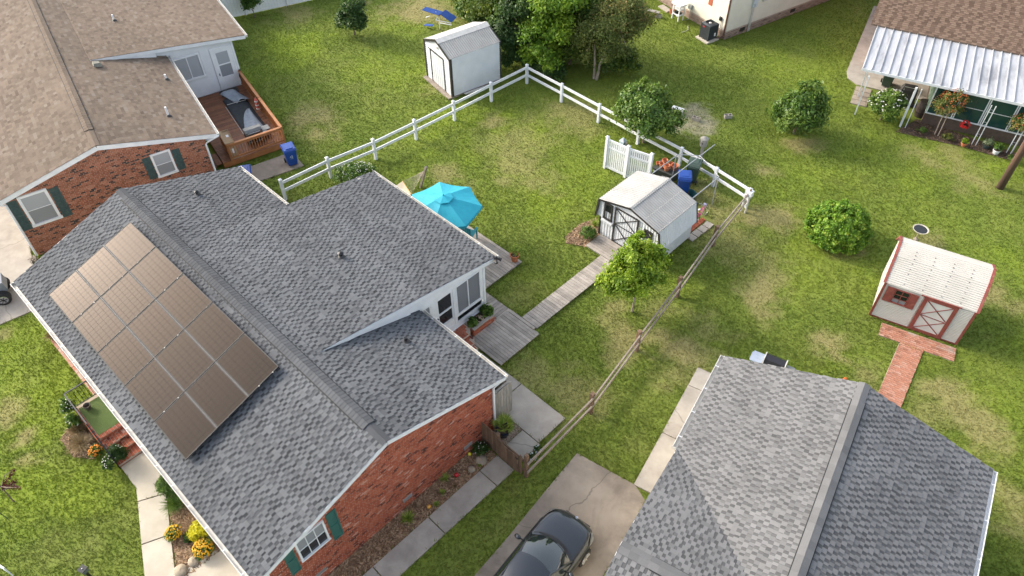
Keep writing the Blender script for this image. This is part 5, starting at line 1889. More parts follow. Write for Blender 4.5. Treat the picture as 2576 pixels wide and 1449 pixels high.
def red_shed():
    ang = 15.3
    a = math.radians(ang)
    T = thing('red_trim_shed', 'cream ribbed-metal shed with brick-red trim and crossed door on the right lawn', 'shed', (-3.81 + 1.57 * math.cos(a) - 1.35 * math.sin(a), 24.26 + 1.57 * math.sin(a) + 1.35 * math.cos(a), 0), a)
    L, D = 1.6, 1.33
    ze, yb, zb, zr = 1.92, 0.55, 2.72, 2.98
    prof = [(-D, ze), (-yb, zb), (0, zr), (yb, zb), (D, ze)]
    b = MB()
    b.prism([(-D, 0.06), (D, 0.06), (D, ze - 0.02), (yb, zb - 0.03), (0, zr - 0.03), (-yb, zb - 0.03), (-D, ze - 0.02)], -L, L, F=FXY)
    wall = b.build('wall', MT['cream_white'], T)
    MB().box(-L + 0.1, L - 0.1, -D + 0.1, D - 0.1, 0, 0.06).build('skids', MT['soil'], T)
    r = MB()
    for (p, q) in zip(prof[:-1], prof[1:]):
        l2 = math.hypot(q[0] - p[0], q[1] - p[1])
        corrugated(r, (-L - 0.07, p[0] * 1.03, p[1]), (-L - 0.07, q[0] * 1.03, q[1]), (L + 0.07, q[0] * 1.03, q[1]), (L + 0.07, p[0] * 1.03, p[1]), max(3, int(l2 / 0.075)), -0.016)
    r.build('roof', MT['cream_white'], T)
    FF = wall_frame((0, -D, 0), (0, -1, 0))
    for (u0, u1, v0, v1) in ((-L, -0.2, 0.1, 1.05), (-L, -1.5, 1.05, 1.86), (-0.33, -0.2, 1.05, 1.86), (1.05, L, 0.1, 1.84)):
        f = MB()
        corrugated(f, FF @ Vector((u0, v1, 0.012)), FF @ Vector((u0, v0, 0.012)), FF @ Vector((u1, v0, 0.012)), FF @ Vector((u1, v1, 0.012)), max(3, int((v1 - v0) / 0.075)), 0.014)
        f.build('front_sheet', MT['cream_white'], wall)
    t = MB()
    for s in (-1, 1):
        t.box(s * L - 0.045, s * L + 0.045, -D - 0.035, -D + 0.03, 0.06, ze)
        for (p, q) in zip(prof[:-1], prof[1:]):
            t.beam((s * (L + 0.05), p[0] * 1.03, p[1] - 0.01), (s * (L + 0.05), q[0] * 1.03, q[1] - 0.01), 0.07, 0.10, up=(1, 0, 0.01))
    t.box(-L, L, -D - 0.03, -D - 0.002, 0.03, 0.10)
    t.build('trim', MT['barn_red'], T)
    for s in (-1, 1):
        v = MB()
        ring = [(math.cos(2 * math.pi * k / 16) * 0.18, math.sin(2 * math.pi * k / 16) * 0.22 + 2.3) for k in range(16)]
        v.prism(ring, 0, 0.02, F=wall_frame((s * L, 0, 0), (s, 0, 0)))
        v.build('oval_vent', MT['black'], T)
    win(T, FF, -1.14, -0.66, 1.10, 1.74, MT['glass_dark'], fw=0.04, cols=2, rows=3, depth=0.04, frame_mat=MT['barn_red'], pane2=MT['glass_grey'])
    MB().box(-1.47, -1.19, 1.04, 1.80, 0.022, 0.05, F=FF).build('shutter', MT['barn_red'], T)
    MB().box(-0.61, -0.34, 1.04, 1.80, 0.022, 0.05, F=FF).build('shutter', MT['barn_red'], T)
    d = MB().box(-0.02, 0.90, 0.2, 1.74, 0.0, 0.025, F=FF)
    do = d.build('door', M('door_panel', (0.62, 0.61, 0.57), (0.56, 0.55, 0.51), scale=2, rough=0.6), T)
    e = MB()
    e.box(-0.16, -0.02, 0.06, 1.88, 0, 0.05, F=FF).box(0.90, 1.04, 0.06, 1.88, 0, 0.05, F=FF)
    e.box(-0.02, 0.90, 1.74, 1.88, 0, 0.05, F=FF).box(-0.02, 0.90, 0.06, 0.2, 0, 0.05, F=FF)
    e.box(-0.3, 1.12, 1.885, 1.93, 0, 0.07, F=FF)
    e.build('door_frame', MT['barn_red'], do)
    for (p, q) in (((0.0, 1.72), (0.88, 0.98)), ((0.0, 1.0), (0.88, 1.72)), ((0.0, 0.96), (0.88, 0.96 - 0.03)), ((0.0, 0.94), (0.88, 0.22)), ((0.0, 0.22), (0.88, 0.92))):
        MB().beam(FF @ Vector((p[0], p[1], 0.036)), FF @ Vector((q[0], q[1], 0.036)), 0.016, 0.04, up=FF.to_3x3() @ Vector((0, 1, 0.3))).build('cross_brace', MT['barn_red'], do)
    sp = []
    for x in (-1.0, -0.33, 0.34, 1.0):
        for k in range(8):
            y = -D + 0.1 + k * 0.14
            z = ze + (y + D) / (D - yb) * (zb - ze) if y < -yb else zb + (y + yb) / yb * (zr - zb)
            sp.append((x, y * 1.03, z + 0.012))
    screws(T, sp, M('screw_grey', (0.16, 0.14, 0.13)), 0.016)
    EX.append([(T.location.x + x * math.cos(a) - y * math.sin(a), T.location.y + x * math.sin(a) + y * math.cos(a)) for x, y in ((-L, -D), (L, -D), (L, D), (-L, D))])


red_shed()


def brick_paths():
    a = math.radians(15.3)
    # landing in front of the shed door and the path leading away from it
    b = MB()
    Fp = Matrix.Translation((-3.30, 24.22, 0)) @ Matrix.Rotation(a, 4, 'Z')
    b.box(0, 2.75, -0.72, 0.0, 0.0, 0.035, F=Fp)
    b.prism([(-2.35, 23.7), (-1.5, 23.85), (-0.75, 19.5), (-1.6, 19.5)], 0.0, 0.031)
    o = b.build('brick_path', MT['mortar_dark'], kind='structure')
    P = Pieces('brick', MT['brick_path'])
    T1 = Fp @ Matrix.Translation((0, 0, 0.035))
    brick_courses(P, T1, 0.0, 2.75, -0.72, -0.01, no_rects([]), seed=2, bw=0.2, bh=0.1, depth=0.014)
    d = Vector((-0.75 + 1.5, 19.5 - 23.85, 0)).normalized()
    T2 = Matrix((Vector((-d.y, d.x, 0)) * -1, d * -1, Vector((0, 0, 1)))).transposed().to_4x4()
    T2 = Matrix((Vector((-d.y, d.x, 0)), d * -1, Vector((0, 0, 1)))).transposed().to_4x4()
    u = Vector((-d.y, d.x, 0))                     # right-hand side of the walking direction
    v = Vector((d.x, d.y, 0)) * -1
    if u.cross(v).z < 0:
        u = u * -1
    T2 = Matrix((u, v, Vector((0, 0, 1)))).transposed().to_4x4()
    org = Vector((-0.75, 19.5, 0.031)) if u.x < 0 else Vector((-1.6, 19.5, 0.031))
    T2.translation = org
    brick_courses(P, T2, 0.0, 0.85, 0.02, 4.45, no_rects([]), seed=8, bw=0.2, bh=0.1, depth=0.014)
    P.build(o, 300)
    EX.append([tuple((Fp @ Vector(q))[:2]) for q in ((0, -.72, 0), (2.75, -.72, 0), (2.75, 0, 0), (0, 0, 0))])
    EX.append([(-2.35, 23.7), (-1.5, 23.85), (-0.75, 19.5), (-1.6, 19.5)])


brick_paths()


# ------------------------------------------------------------------ decks, boardwalk, paving
def boards():
    T = thing('wooden_platform', 'square grey weathered deck platform below the sun porch door', 'deck', (-13.5, 13.3, 0))
    OFF[T.name] = (-13.5, 13.3, 0)
    MB().box(-14.38, -12.72, 12.22, 14.36, 0, 0.08).box(-15.85, -14.3, 13.42, 14.42, 0, 0.078).build('joists', MT['wood_grey'], T)
    planks(T, -14.42, -12.66, 12.18, 14.30, 'x', 0.13, 0.14, seed=3)
    planks(T, -15.92, -14.34, 13.72, 14.44, 'y', 0.125, 0.14, seed=4)
    planks(T, -14.36, -12.98, 14.31, 14.45, 'x', 0.135, 0.14, seed=14)
    T2 = thing('patio_deck', 'pale weathered patio deck with the potted plant at its corner', 'deck', (-18.6, 15.6, 0))
    OFF[T2.name] = (-18.6, 15.6, 0)
    MB().box(-22.0, -15.98, 14.6, 16.7, 0, 0.08).build('joists', MT['wood_grey'], T2)
    planks(T2, -22.05, -15.93, 14.55, 16.76, 'x', 0.13, 0.14, seed=5)
    T3 = thing('boardwalk', 'long narrow boardwalk of grey cross planks leading to the barn shed', 'boardwalk', (-13.35, 17.0, 0))
    OFF[T3.name] = (-13.35, 17.0, 0)
    MB().box(-13.70, -12.98, 14.5, 19.38, 0, 0.07).box(-14.55, -12.2, 19.46, 20.4, 0, 0.07).build('joists', MT['wood_grey'], T3)
    planks(T3, -13.76, -12.92, 14.47, 19.40, 'x', 0.12, 0.14, seed=6)
    planks(T3, -14.62, -12.1, 19.42, 20.44, 'x', 0.125, 0.145, seed=7)
    for r in ((-14.42, -12.66, 12.18, 14.45), (-15.92, -14.3, 13.4, 14.44), (-22.0, -15.93, 13.7, 16.76), (-13.76, -12.92, 14.4, 19.45), (-14.62, -12.1, 19.4, 20.5)):
        EX.append(rect(*r))


boards()
ys = [-3.2, -0.6, 1.6, 3.92, 6.21, 8.54, 9.38]
slab('side_walk', [[(-10.06, a + 0.01), (-9.24, a + 0.01), (-9.24, b - 0.01), (-10.06, b - 0.01)] for a, b in zip(ys[:-1], ys[1:])], MT['concrete'], 0.05)
slab('rear_slab', [[(-14.4, 10.73), (-11.56, 10.73), (-11.56, 12.13), (-13.66, 12.13), (-13.66, 11.2), (-14.4, 11.2)], [(-11.54, 10.73), (-9.36, 10.73), (-9.36, 12.13), (-11.54, 12.13)], [(-10.13, 9.52), (-9.28, 9.52), (-9.28, 10.71), (-10.13, 10.71)]], MT['concrete'], 0.05)
slab('driveway', [[(-8.14, 11.35), (-8.0, 9.9), (-7.74, 7.6), (-7.6, 5.9), (-7.4, 2.0), (-7.1, -4.0), (-3.5, -4.0), (-4.0, 4.0), (-4.9, 9.5), (-5.36, 11.55), (-5.94, 11.78)]], MT['concrete_old'], 0.04)
slab('neighbour_walk', [[(a, -3.20), (b - 0.012, -3.20), (b - 0.012, -1.9), (a, -1.9)] for a, b in ((-18.5, -17.54), (-17.54, -15.14), (-15.14, -12.78))], MT['concrete'], 0.05, ang=GRY)
slab('front_walk', [[(-19.0, 0.12), (-17.88, 0.10), (-17.38, -0.09), (-16.98, 0.72), (-17.6, 1.3), (-19.0, 1.3)],
                    [(-17.36, -0.10), (-15.90, -0.72), (-15.55, 0.10), (-16.96, 0.71)],
                    [(-15.88, -0.73), (-14.2, -1.42), (-12.5, -2.2), (-12.2, -1.35), (-14.0, -0.55), (-15.53, 0.09)]], MT['concrete_pale'], 0.05)
slab('front_apron', [[(-14.25, -0.35), (-12.0, -1.2), (-8.5, -1.2), (-10.2, 1.3), (-13.9, 1.3), (-14.1, 0.6)]], MT['concrete_pale'], 0.045)
slab('left_driveway', [[(-36.5, -3.5), (-28.75, -3.5), (-28.62, -0.3), (-28.42, 1.0), (-31.0, 2.1), (-36.5, 3.6)]], MT['concrete'], 0.04)


def beds():
    for nm, poly, n, mt, z in (
            ('gable_mulch_bed', [(-10.86, -1.5), (-10.08, -1.5), (-10.08, 9.36), (-10.86, 9.36)], 6500, 'chips', 0.03),
            ('front_mulch_bed', [(-17.3, 1.35), (-16.9, 0.74), (-15.5, 0.12), (-13.9, -0.55), (-13.95, 1.35)], 3500, 'chips', 0.03),
            ('shed_mulch_bed', [(-15.7, 19.3), (-15.4, 19.0), (-14.64, 19.4), (-14.64, 20.4), (-15.5, 21.2), (-15.75, 20.4)], 900, 'chips', 0.03),
            ('patio_flower_bed', [(-8.7, 36.95), (-7.0, 37.55), (-5.8, 38.0), (-3.4, 38.55), (-3.4, 39.3), (-8.4, 38.8)], 1500, 'chips_dark', 0.03),
            ('grass_bed', [(-21.9, -0.4), (-21.6, -0.85), (-20.6, -0.85), (-20.0, -0.4), (-20.2, 0.0), (-21.8, 0.0)], 500, 'chips', 0.03)):
        o = MB().prism(poly, 0.0, 0.025).build(nm, MT['mulch'] if mt == 'chips' else MT['soil'], kind='structure')
        scatter_chips('wood_chips', poly, n, MT[mt], o, z=z, seed=len(nm))
        EX.append(poly)
    poly = [(-11.05, 9.55), (-10.16, 9.55), (-10.16, 10.7), (-11.05, 10.7)]
    o = MB().prism(poly, 0.0, 0.025).build('pebble_bed', MT['soil'], kind='structure')
    scatter_chips('pebbles', poly, 1800, MT['pebbles'], o, size=(0.03, 0.022), z=0.03)
    EX.append(poly)
    # brick edging along the front bed
    e = MB().prism([(-26.3, 0.84), (-22.05, 0.84), (-22.05, 1.36), (-26.3, 1.36)], 0.0, 0.02).build('front_bed_soil', MT['mulch'], kind='structure')
    EX.append([(-26.3, 0.80), (-22.05, 0.80), (-22.05, 1.36), (-26.3, 1.36)])
    g = random.Random(6)
    for k in range(20):
        x = -26.25 + k * 0.21
        MB().box(x, x + 0.2, 0.82 + g.uniform(-.008, .008), 0.92, 0.0, 0.09 + g.uniform(-.006, .006), g.uniform(0.5, 1)).build('edging_brick', MT['brick_path'], e)


beds()


# ------------------------------------------------------------------ fences
def rail_fence():
    A = [(-26.86, 12.15), (-26.66, 14.62), (-26.24, 17.05), (-26.05, 19.52), (-25.88, 22.03), (-25.74, 24.62), (-25.58, 27.25)]
    Bp = [(-22.95, 27.18), (-20.28, 27.08), (-17.65, 27.0), (-15.06, 26.95), (-12.98, 26.8), (-11.02, 26.55)]
    def run(pts, name, label):
        T = thing('rail_fence', label, 'fence', (pts[0][0], pts[0][1], 0))
        OFF[T.name] = (pts[0][0], pts[0][1], 0)
        for i, (x, y) in enumerate(pts):
            if name == 'b' and i == 0:
                continue
            h = 1.20 if name == 'a' else 1.12
            h += 0.02 * math.sin(7.0 * i + len(pts))
            p = MB().box(x - 0.065, x + 0.065, y - 0.065, y + 0.065, 0, h).build('post', MT['vinyl'], T)
            MB().add([(x - .075, y - .075, h), (x + .075, y - .075, h), (x + .075, y + .075, h), (x - .075, y + .075, h), (x, y, h + 0.045)], [(0, 1, 4), (1, 2, 4), (2, 3, 4), (3, 0, 4), (3, 2, 1, 0)]).build('post_cap', MT['vinyl'], p)
        for (x0, y0), (x1, y1) in zip(pts[:-1], pts[1:]):
            d = Vector((x1 - x0, y1 - y0, 0)).normalized() * 0.06
            for z in (0.54, 1.0):
                MB().beam((x0 + d.x, y0 + d.y, z), (x1 - d.x, y1 - d.y, z), 0.045, 0.14).build('rail', MT['vinyl'], T)
    run(A, 'a', 'white two-rail vinyl fence along the left side of the back yard')
    run([A[-1]] + Bp, 'b', 'white two-rail vinyl fence along the rear of the back yard')


rail_fence()


def split_rail():
    pts = [(-8.76, 9.42), (-8.9, 12.96), (-9.47, 16.37), (-10.01, 19.76), (-10.67, 23.34), (-11.05, 26.35)]
    T = thing('split_rail_fence', 'weathered brown two-rail wooden fence along the right side of the yard', 'fence', (-8.76, 9.42, 0))
    OFF[T.name] = (-8.76, 9.42, 0)
    g = random.Random(8)
    for (x, y) in pts[1:-1]:
        MB().box(x - 0.07, x + 0.07, y - 0.07, y + 0.07, 0, 1.17, g.random()).build('post', MT['wood_brown'], T)
    for (x0, y0), (x1, y1) in zip(pts[:-1], pts[1:]):
        for z in (0.50, 0.98):
            m = MB()
            dz = g.uniform(-0.02, 0.02)
            n = 6
            pp = []
            for k in range(n + 1):
                t = k / n
                pp.append((x0 + (x1 - x0) * t + 0.075, y0 + (y1 - y0) * t, z + dz + 0.015 * math.sin(3 * t + z * 9)))
            for p, q in zip(pp[:-1], pp[1:]):
                m.beam(p, q, 0.05, 0.105, tone=g.uniform(0.3, 0.8))
            m.build('rail', MT['wood_rail'], T)


split_rail()


def picket_gate():
    T = thing('side_gate', 'brown picket gate with a dipped top between house wall and post', 'gate', (-9.8, 9.42, 0))
    OFF[T.name] = (-9.8, 9.42, 0)
    g = random.Random(10)
    x = -10.84
    while x < -8.92:
        if x < -10.15:
            h = 1.25
        elif x < -9.16:
            t = (x + 10.15) / 1.0
            h = 1.26 - 0.24 * math.sin(math.pi * (0.15 + 0.6 * t))
        else:
            h = 1.08 + 0.3 * (x + 9.16) / 0.3
        y = 9.42 - (0.03 if -10.15 < x < -9.16 else 0)
        MB().box(x, x + 0.088, y - 0.012, y + 0.012, 0.05, h + g.uniform(-.012, .012), g.random()).build('picket', MT['wood_brown'], T)
        x += 0.096
    for z in (0.3, 0.95):
        MB().box(-10.84, -8.9, 9.45, 9.49, z - 0.045, z + 0.045).build('crosspiece', MT['wood_brown'], T)
    for px in (-10.13, -8.80):
        MB().box(px - 0.06, px + 0.06, 9.5 - 0.06, 9.5 + 0.06, 0, 1.36 if px > -9 else 1.2).build('post', MT['wood_brown'], T)
    MB().box(-9.2, -9.08, 9.365, 9.385, 0.9, 0.94).build('latch', MT['black_metal'], T)


picket_gate()


def screen_fence():
    T = thing('screen_fence', 'grey weathered board fence hiding the recess at the house corner', 'fence', (-11.05, 10.5, 0))
    OFF[T.name] = (-11.05, 10.5, 0)
    g = random.Random(12)
    y = 10.12
    while y < 10.95:
        MB().box(-11.02, -11.0 + 0.005, y, y + 0.128, 0.05, 1.78 + g.uniform(-.01, .01), g.random()).build('board', MT['wood_grey'], T)
        y += 0.137
    x = -11.1
    while x > -11.9:
        MB().box(x - 0.128, x, 10.95, 10.972, 0.05, 1.78, g.random()).build('board', MT['wood_grey'], T)
        x -= 0.137
    for z in (0.4, 1.5):
        MB().box(-11.06, -11.025, 10.1, 10.95, z - 0.04, z + 0.04).build('crosspiece', MT['wood_grey'], T)
    MB().box(-11.10, -11.03, 10.10, 10.98, 1.785, 1.81).build('top_cap', MT['wood_grey'], T)
    o = thing('heat_pump', 'pale box-shaped unit half hidden behind the grey board fence', 'appliance', (-11.5, 10.5, 0))
    MB().box(-0.33, 0.3, -0.33, 0.33, 0.05, 0.9).build('cabinet', MT['gutter'], o)
    MB().lathe([(0.25, 0.9), (0.25, 0.93), (0.05, 0.95)], n=14).build('fan_guard', MT['black_metal'], o)
    MB().box(-0.4, 0.36, -0.38, 0.38, 0, 0.05).build('pad', MT['concrete'], o)


screen_fence()


def picket_screen():
    T = thing('picket_screen', 'white vinyl picket screen standing behind the barn shed', 'fence', (-17.6, 24.35, 0))
    OFF[T.name] = (-17.6, 24.35, 0)
    A, B, Cc = (-17.6, 24.35), (-16.42, 24.45), (-15.28, 24.72)
    H = 1.72
    for x, y in (A, B, Cc):
        p = MB().box(x - 0.065, x + 0.065, y - 0.065, y + 0.065, 0, H + 0.12).build('post', MT['vinyl'], T)
        h = H + 0.12
        MB().add([(x - .08, y - .08, h), (x + .08, y - .08, h), (x + .08, y + .08, h), (x - .08, y + .08, h), (x, y, h + 0.06)], [(0, 1, 4), (1, 2, 4), (2, 3, 4), (3, 0, 4), (3, 2, 1, 0)]).build('post_cap', MT['vinyl'], p)
    for (a, b) in ((A, B), (B, Cc)):
        d = Vector((b[0] - a[0], b[1] - a[1], 0))
        L = d.length
        d.normalize()
        for z, hh in ((H - 0.03, 0.10), (H - 0.42, 0.09), (0.14, 0.12)):
            MB().beam((a[0] + d.x * 0.065, a[1] + d.y * 0.065, z), (b[0] - d.x * 0.065, b[1] - d.y * 0.065, z), 0.045, hh).build('rail', MT['vinyl'], T)
        n = 10
        for k in range(n):
            t = 0.12 + k * (L - 0.24) / (n - 1)
            x, y = a[0] + d.x * t, a[1] + d.y * t
            MB().beam((x - d.x * 0.036, y - d.y * 0.036, (H - 0.08 + 0.2) / 2), (x + d.x * 0.036, y + d.y * 0.036, (H - 0.08 + 0.2) / 2), 0.02, H - 0.28).build('picket', MT['vinyl'], T)


picket_screen()


def privacy_fence():
    T = thing('privacy_fence', 'tall solid white vinyl fence beyond the tan-roofed house', 'fence', (-43.6, 22.0, 0))
    OFF[T.name] = (-43.6, 22.0, 0)
    a, b = Vector((-46.6, 13.5, 0)), Vector((-41.4, 28.2, 0))
    d = (b - a).normalized()
    L = (b - a).length
    n = 6
    for k in range(n + 1):
        p = a + d * (L * k / n)
        MB().box(p.x - 0.06, p.x + 0.06, p.y - 0.06, p.y + 0.06, 0, 1.95).build('post', MT['vinyl'], T)
    m = 84
    for k in range(m):
        p, q = a + d * (L * k / m + 0.004), a + d * (L * (k + 1) / m - 0.004)
        MB().beam((p.x, p.y, 0.95), (q.x, q.y, 0.95), 0.025, 1.75).build('board', MT['vinyl'], T)
    MB().beam((a.x, a.y, 1.86), (b.x, b.y, 1.86), 0.05, 0.09).build('top_rail', MT['vinyl'], T)
    MB().beam((a.x, a.y, 0.09), (b.x, b.y, 0.09), 0.05, 0.12).build('bottom_rail', MT['vinyl'], T)


privacy_fence()


# ------------------------------------------------------------------ car
def car():
    T = thing('parked_car', 'dark blue-grey car parked nose-in on the concrete driveway', 'car', (-6.16, 7.10, 0.04), math.radians(6.5))
    m, nt, b = _mat('car_paint')
    b.inputs['Base Color'].default_value = (0.022, 0.027, 0.034, 1)
    b.inputs['Metallic'].default_value = 0.5
    b.inputs['Roughness'].default_value = 0.38
    b.inputs['Coat Weight'].default_value = 1.0
    b.inputs['Coat Roughness'].default_value = 0.03
    dark = M('car_plastic', (0.012, 0.012, 0.013), rough=0.5)
    st = [(-2.28, 0.50, 0.72, 0.66), (-2.2, 0.70, 0.95, 0.85), (-1.9, 0.82, 1.0, 0.91), (-1.3, 0.885, 0.99, 0.93), (-0.5, 0.89, 0.97, 0.92), (0.3, 0.89, 0.985, 0.91), (0.9, 0.89, 0.985, 0.88), (1.25, 0.885, 0.945, 0.84), (1.6, 0.87, 0.885, 0.78), (1.9, 0.83, 0.80, 0.70), (2.1, 0.75, 0.70, 0.60), (2.22, 0.62, 0.585, 0.50), (2.28, 0.45, 0.50, 0.43)]
    vs, fs = [], []
    for (y, w, zc, zs) in st:
        cs = [(-w * 0.95, 0.20), (-w, 0.42), (-w * 0.995, zs - 0.16), (-w * 0.96, zs - 0.03), (-w * 0.84, zs + (zc - zs) * 0.35), (-w * 0.5, zs + (zc - zs) * 0.85), (0, zc)]
        cs = cs + [(-x, z) for x, z in cs[-2::-1]]
        vs += [(x, y - 0.04 * abs(x) ** 2 * (1 if y > 1.5 else 0), z) for x, z in cs]
    n = 13
    for i in range(len(st) - 1):
        for k in range(n - 1):
            fs.append((i * n + k, i * n + k + 1, (i + 1) * n + k + 1, (i + 1) * n + k))
        fs.append((i * n + n - 1, i * n, (i + 1) * n, (i + 1) * n + n - 1))
    fs.append(list(range(n))[::-1])
    fs.append(list(range((len(st) - 1) * n, len(st) * n)))
    body = MB().add(vs, fs).build('body', m, T, smooth=True)
    sm = body.modifiers.new('smooth', 'SUBSURF')
    sm.levels = sm.render_levels = 2
    # hood shut lines
    for s in (-1, 1):
        MB().tube([(s * 0.735, 0.98, 0.935), (s * 0.745, 1.3, 0.905), (s * 0.72, 1.6, 0.853), (s * 0.66, 1.85, 0.775), (s * 0.52, 2.04, 0.70)], 0.006, 5).build('hood_seam', dark, T)
    MB().tube([(-0.52, 2.04, 0.70), (-0.25, 2.13, 0.695), (0, 2.15, 0.695), (0.25, 2.13, 0.695), (0.52, 2.04, 0.70)], 0.006, 5).build('hood_seam', dark, T)
    # greenhouse
    def zr(x):
        return 1.40 - 0.10 * x * x
    vs, fs = [], []
    nx = 10
    def grid(y0, y1, z0, z1, w0, w1, bow0, bow1, ny=8, bulge=0.03):
        vs, fs = [], []
        for j in range(ny + 1):
            t = j / ny
            for i in range(nx + 1):
                u = -1 + 2 * i / nx
                w = w0 + (w1 - w0) * t
                y = (y0 - bow0 * u * u) * (1 - t) + (y1 - bow1 * u * u) * t
                z = z0 + (z1 - z0) * t + bulge * math.sin(math.pi * t) - (0.05 + 0.03 * t) * u * u
                vs.append((u * w, y, z))
        for j in range(ny):
            for i in range(nx):
                a = j * (nx + 1) + i
                fs.append((a, a + 1, a + nx + 2, a + nx + 1))
        return vs, fs
    cg = glass_mat('car_glass', (0.02, 0.026, 0.028), 0.02, 1.0, 1.0)
    cg.node_tree.nodes['Principled BSDF'].inputs['IOR'].default_value = 1.55
    MB().add(*grid(1.0, 0.08, 0.99, 1.40, 0.70, 0.56, 0.22, 0.10)).build('windshield', cg, T, smooth=True)
    MB().add(*grid(0.075, -1.0, 1.405, 1.40, 0.565, 0.55, 0.10, -0.08, bulge=0.035)).build('roof', m, T, smooth=True)
    MB().add(*grid(-1.0, -1.85, 1.395, 1.02, 0.55, 0.64, -0.08, -0.12)).build('rear_window', cg, T, smooth=True)
    for s in (-1, 1):
        sw = MB()
        sw.add([(s * 0.80, 0.78, 0.925), (s * 0.81, -1.4, 0.94), (s * 0.565, -0.95, 1.335), (s * 0.575, -0.05, 1.33)], [(0, 1, 2, 3) if s < 0 else (3, 2, 1, 0)])
        sw.build('side_window', cg, T)
        pl = MB()
        pl.tube([(s * 0.745, 0.80, 0.945), (s * 0.655, 0.35, 1.15), (s * 0.57, -0.02, 1.335), (s * 0.565, -0.95, 1.335), (s * 0.80, -1.55, 0.96)], 0.035, 8)
        pl.build('pillar', m, T, smooth=True)
        MB().tube([(s * 0.80, 0.86, 0.925), (s * 0.82, -1.5, 0.94)], 0.02, 6).build('window_sill', dark, T)
        mi = MB()
        mi.rock((s * 0.985, 0.42, 1.0), (0.115, 0.075, 0.07), 1, 12, 8)
        mo = mi.build('mirror', m, T, smooth=True)
        MB().tube([(s * 0.80, 0.45, 0.96), (s * 0.94, 0.43, 0.98)], 0.025, 6).build('mirror_arm', dark, mo)
        MB().add(*(lambda P: (P, [(0, 1, 2, 3), (3, 2, 4, 5)] if s > 0 else [(3, 2, 1, 0), (5, 4, 2, 3)]))([(s * 0.865, 1.60, 0.70), (s * 0.835, 1.90, 0.62), (s * 0.72, 2.03, 0.655), (s * 0.80, 1.72, 0.765), (s * 0.63, 2.10, 0.665), (s * 0.70, 1.95, 0.735)])).build('headlight', glass_mat('headlamp', (0.16, 0.16, 0.155), 0.08), T)
        for yy in (1.38, -1.38):
            w = thing_part_wheel(T, s * 0.80, yy)
    # cowl and wipers
    MB().add(*grid(1.12, 0.97, 0.968, 0.985, 0.71, 0.70, 0.22, 0.22, ny=2, bulge=0.0)).build('cowl', dark, T, smooth=True)
    for s in (0, 1):
        MB().tube([(-0.55 + 0.5 * s, 0.93 + 0.08 * s, 1.02), (-0.25 + 0.5 * s, 1.0, 1.02), (0.1 + 0.5 * s, 0.97 - 0.1 * s, 1.005)], 0.012, 5).build('wiper', dark, T)
    MB().box(-0.45, 0.45, 2.26, 2.30, 0.28, 0.42).build('grille', dark, T)
    MB().lathe([(0.045, 0), (0.045, 0.012)], (0, 2.19, 0.625), 12).build('badge', MT['chrome'], T)
    MB().tube([(-0.08, 0.42, 1.22), (0.08, 0.42, 1.23)], 0.03, 6).build('rear_view_mirror', dark, T)


def thing_part_wheel(T, x, y, r=0.32, w=0.2):
    s = 1 if x > 0 else -1
    tyre = MB().tube([(x - s * w / 2, y, r), (x + s * w * 0.44, y, r), (x + s * w * 0.5, y, r)], [r, r, r * 0.93], 22).build('wheel', MT['tyre'], T)
    MB().tube([(x + s * w * 0.505, y, r), (x + s * w * 0.53, y, r)], [r * 0.70, r * 0.62], 18).build('rim', MT['chrome'], tyre)
    for k in range(5):
        t = 2 * math.pi * k / 5
        MB().beam((x + s * w * 0.55, y, r), (x + s * w * 0.55, y + math.cos(t) * r * 0.62, r + math.sin(t) * r * 0.62), 0.03, 0.05, up=(1, 0, 0)).build('spoke', MT['gutter'], tyre)
    return tyre


car()


def golf_cart():
    T = thing('golf_cart', 'grey vehicle with chunky black tyres, cut by the left picture edge', 'vehicle', (-30.31, -0.25, 0.04), math.radians(72))
    gm = M('cart_grey', (0.20, 0.22, 0.25), (0.16, 0.175, 0.20), rough=0.4)
    b = MB()
    b.prism([(-1.1, 0.3), (1.0, 0.3), (1.15, 0.55), (1.1, 0.95), (0.6, 1.0), (0.2, 0.55), (-0.4, 0.5), (-0.5, 0.85), (-1.15, 0.85)], -0.33, 0.33, F=Matrix(((1, 0, 0, 0), (0, 0, -1, 0), (0, 1, 0, 0), (0, 0, 0, 1))))
    b.build('body', gm, T)
    MB().box(-0.5, -0.05, -0.45, 0.45, 0.65, 0.78).build('seat', MT['black'], T)
    for sx in (-0.78, 0.85):
        for sy in (-1, 1):
            y = sy * 0.47
            w = MB().tube([(sx, y - sy * 0.13, 0.30), (sx, y + sy * 0.10, 0.30), (sx, y + sy * 0.13, 0.30)], [0.30, 0.30, 0.25], 20).build('wheel', MT['tyre'], T)
            MB().tube([(sx, y + sy * 0.131, 0.30), (sx, y + sy * 0.14, 0.30)], [0.19, 0.16], 16).build('rim', MT['chrome'], w)
            for k in range(6):
                t = 2 * math.pi * k / 6
                MB().beam((sx, y + sy * 0.143, 0.3), (sx + 0.16 * math.cos(t), y + sy * 0.143, 0.3 + 0.16 * math.sin(t)), 0.02, 0.035, up=(0, 1, 0)).build('spoke', MT['black_metal'], w)


golf_cart()

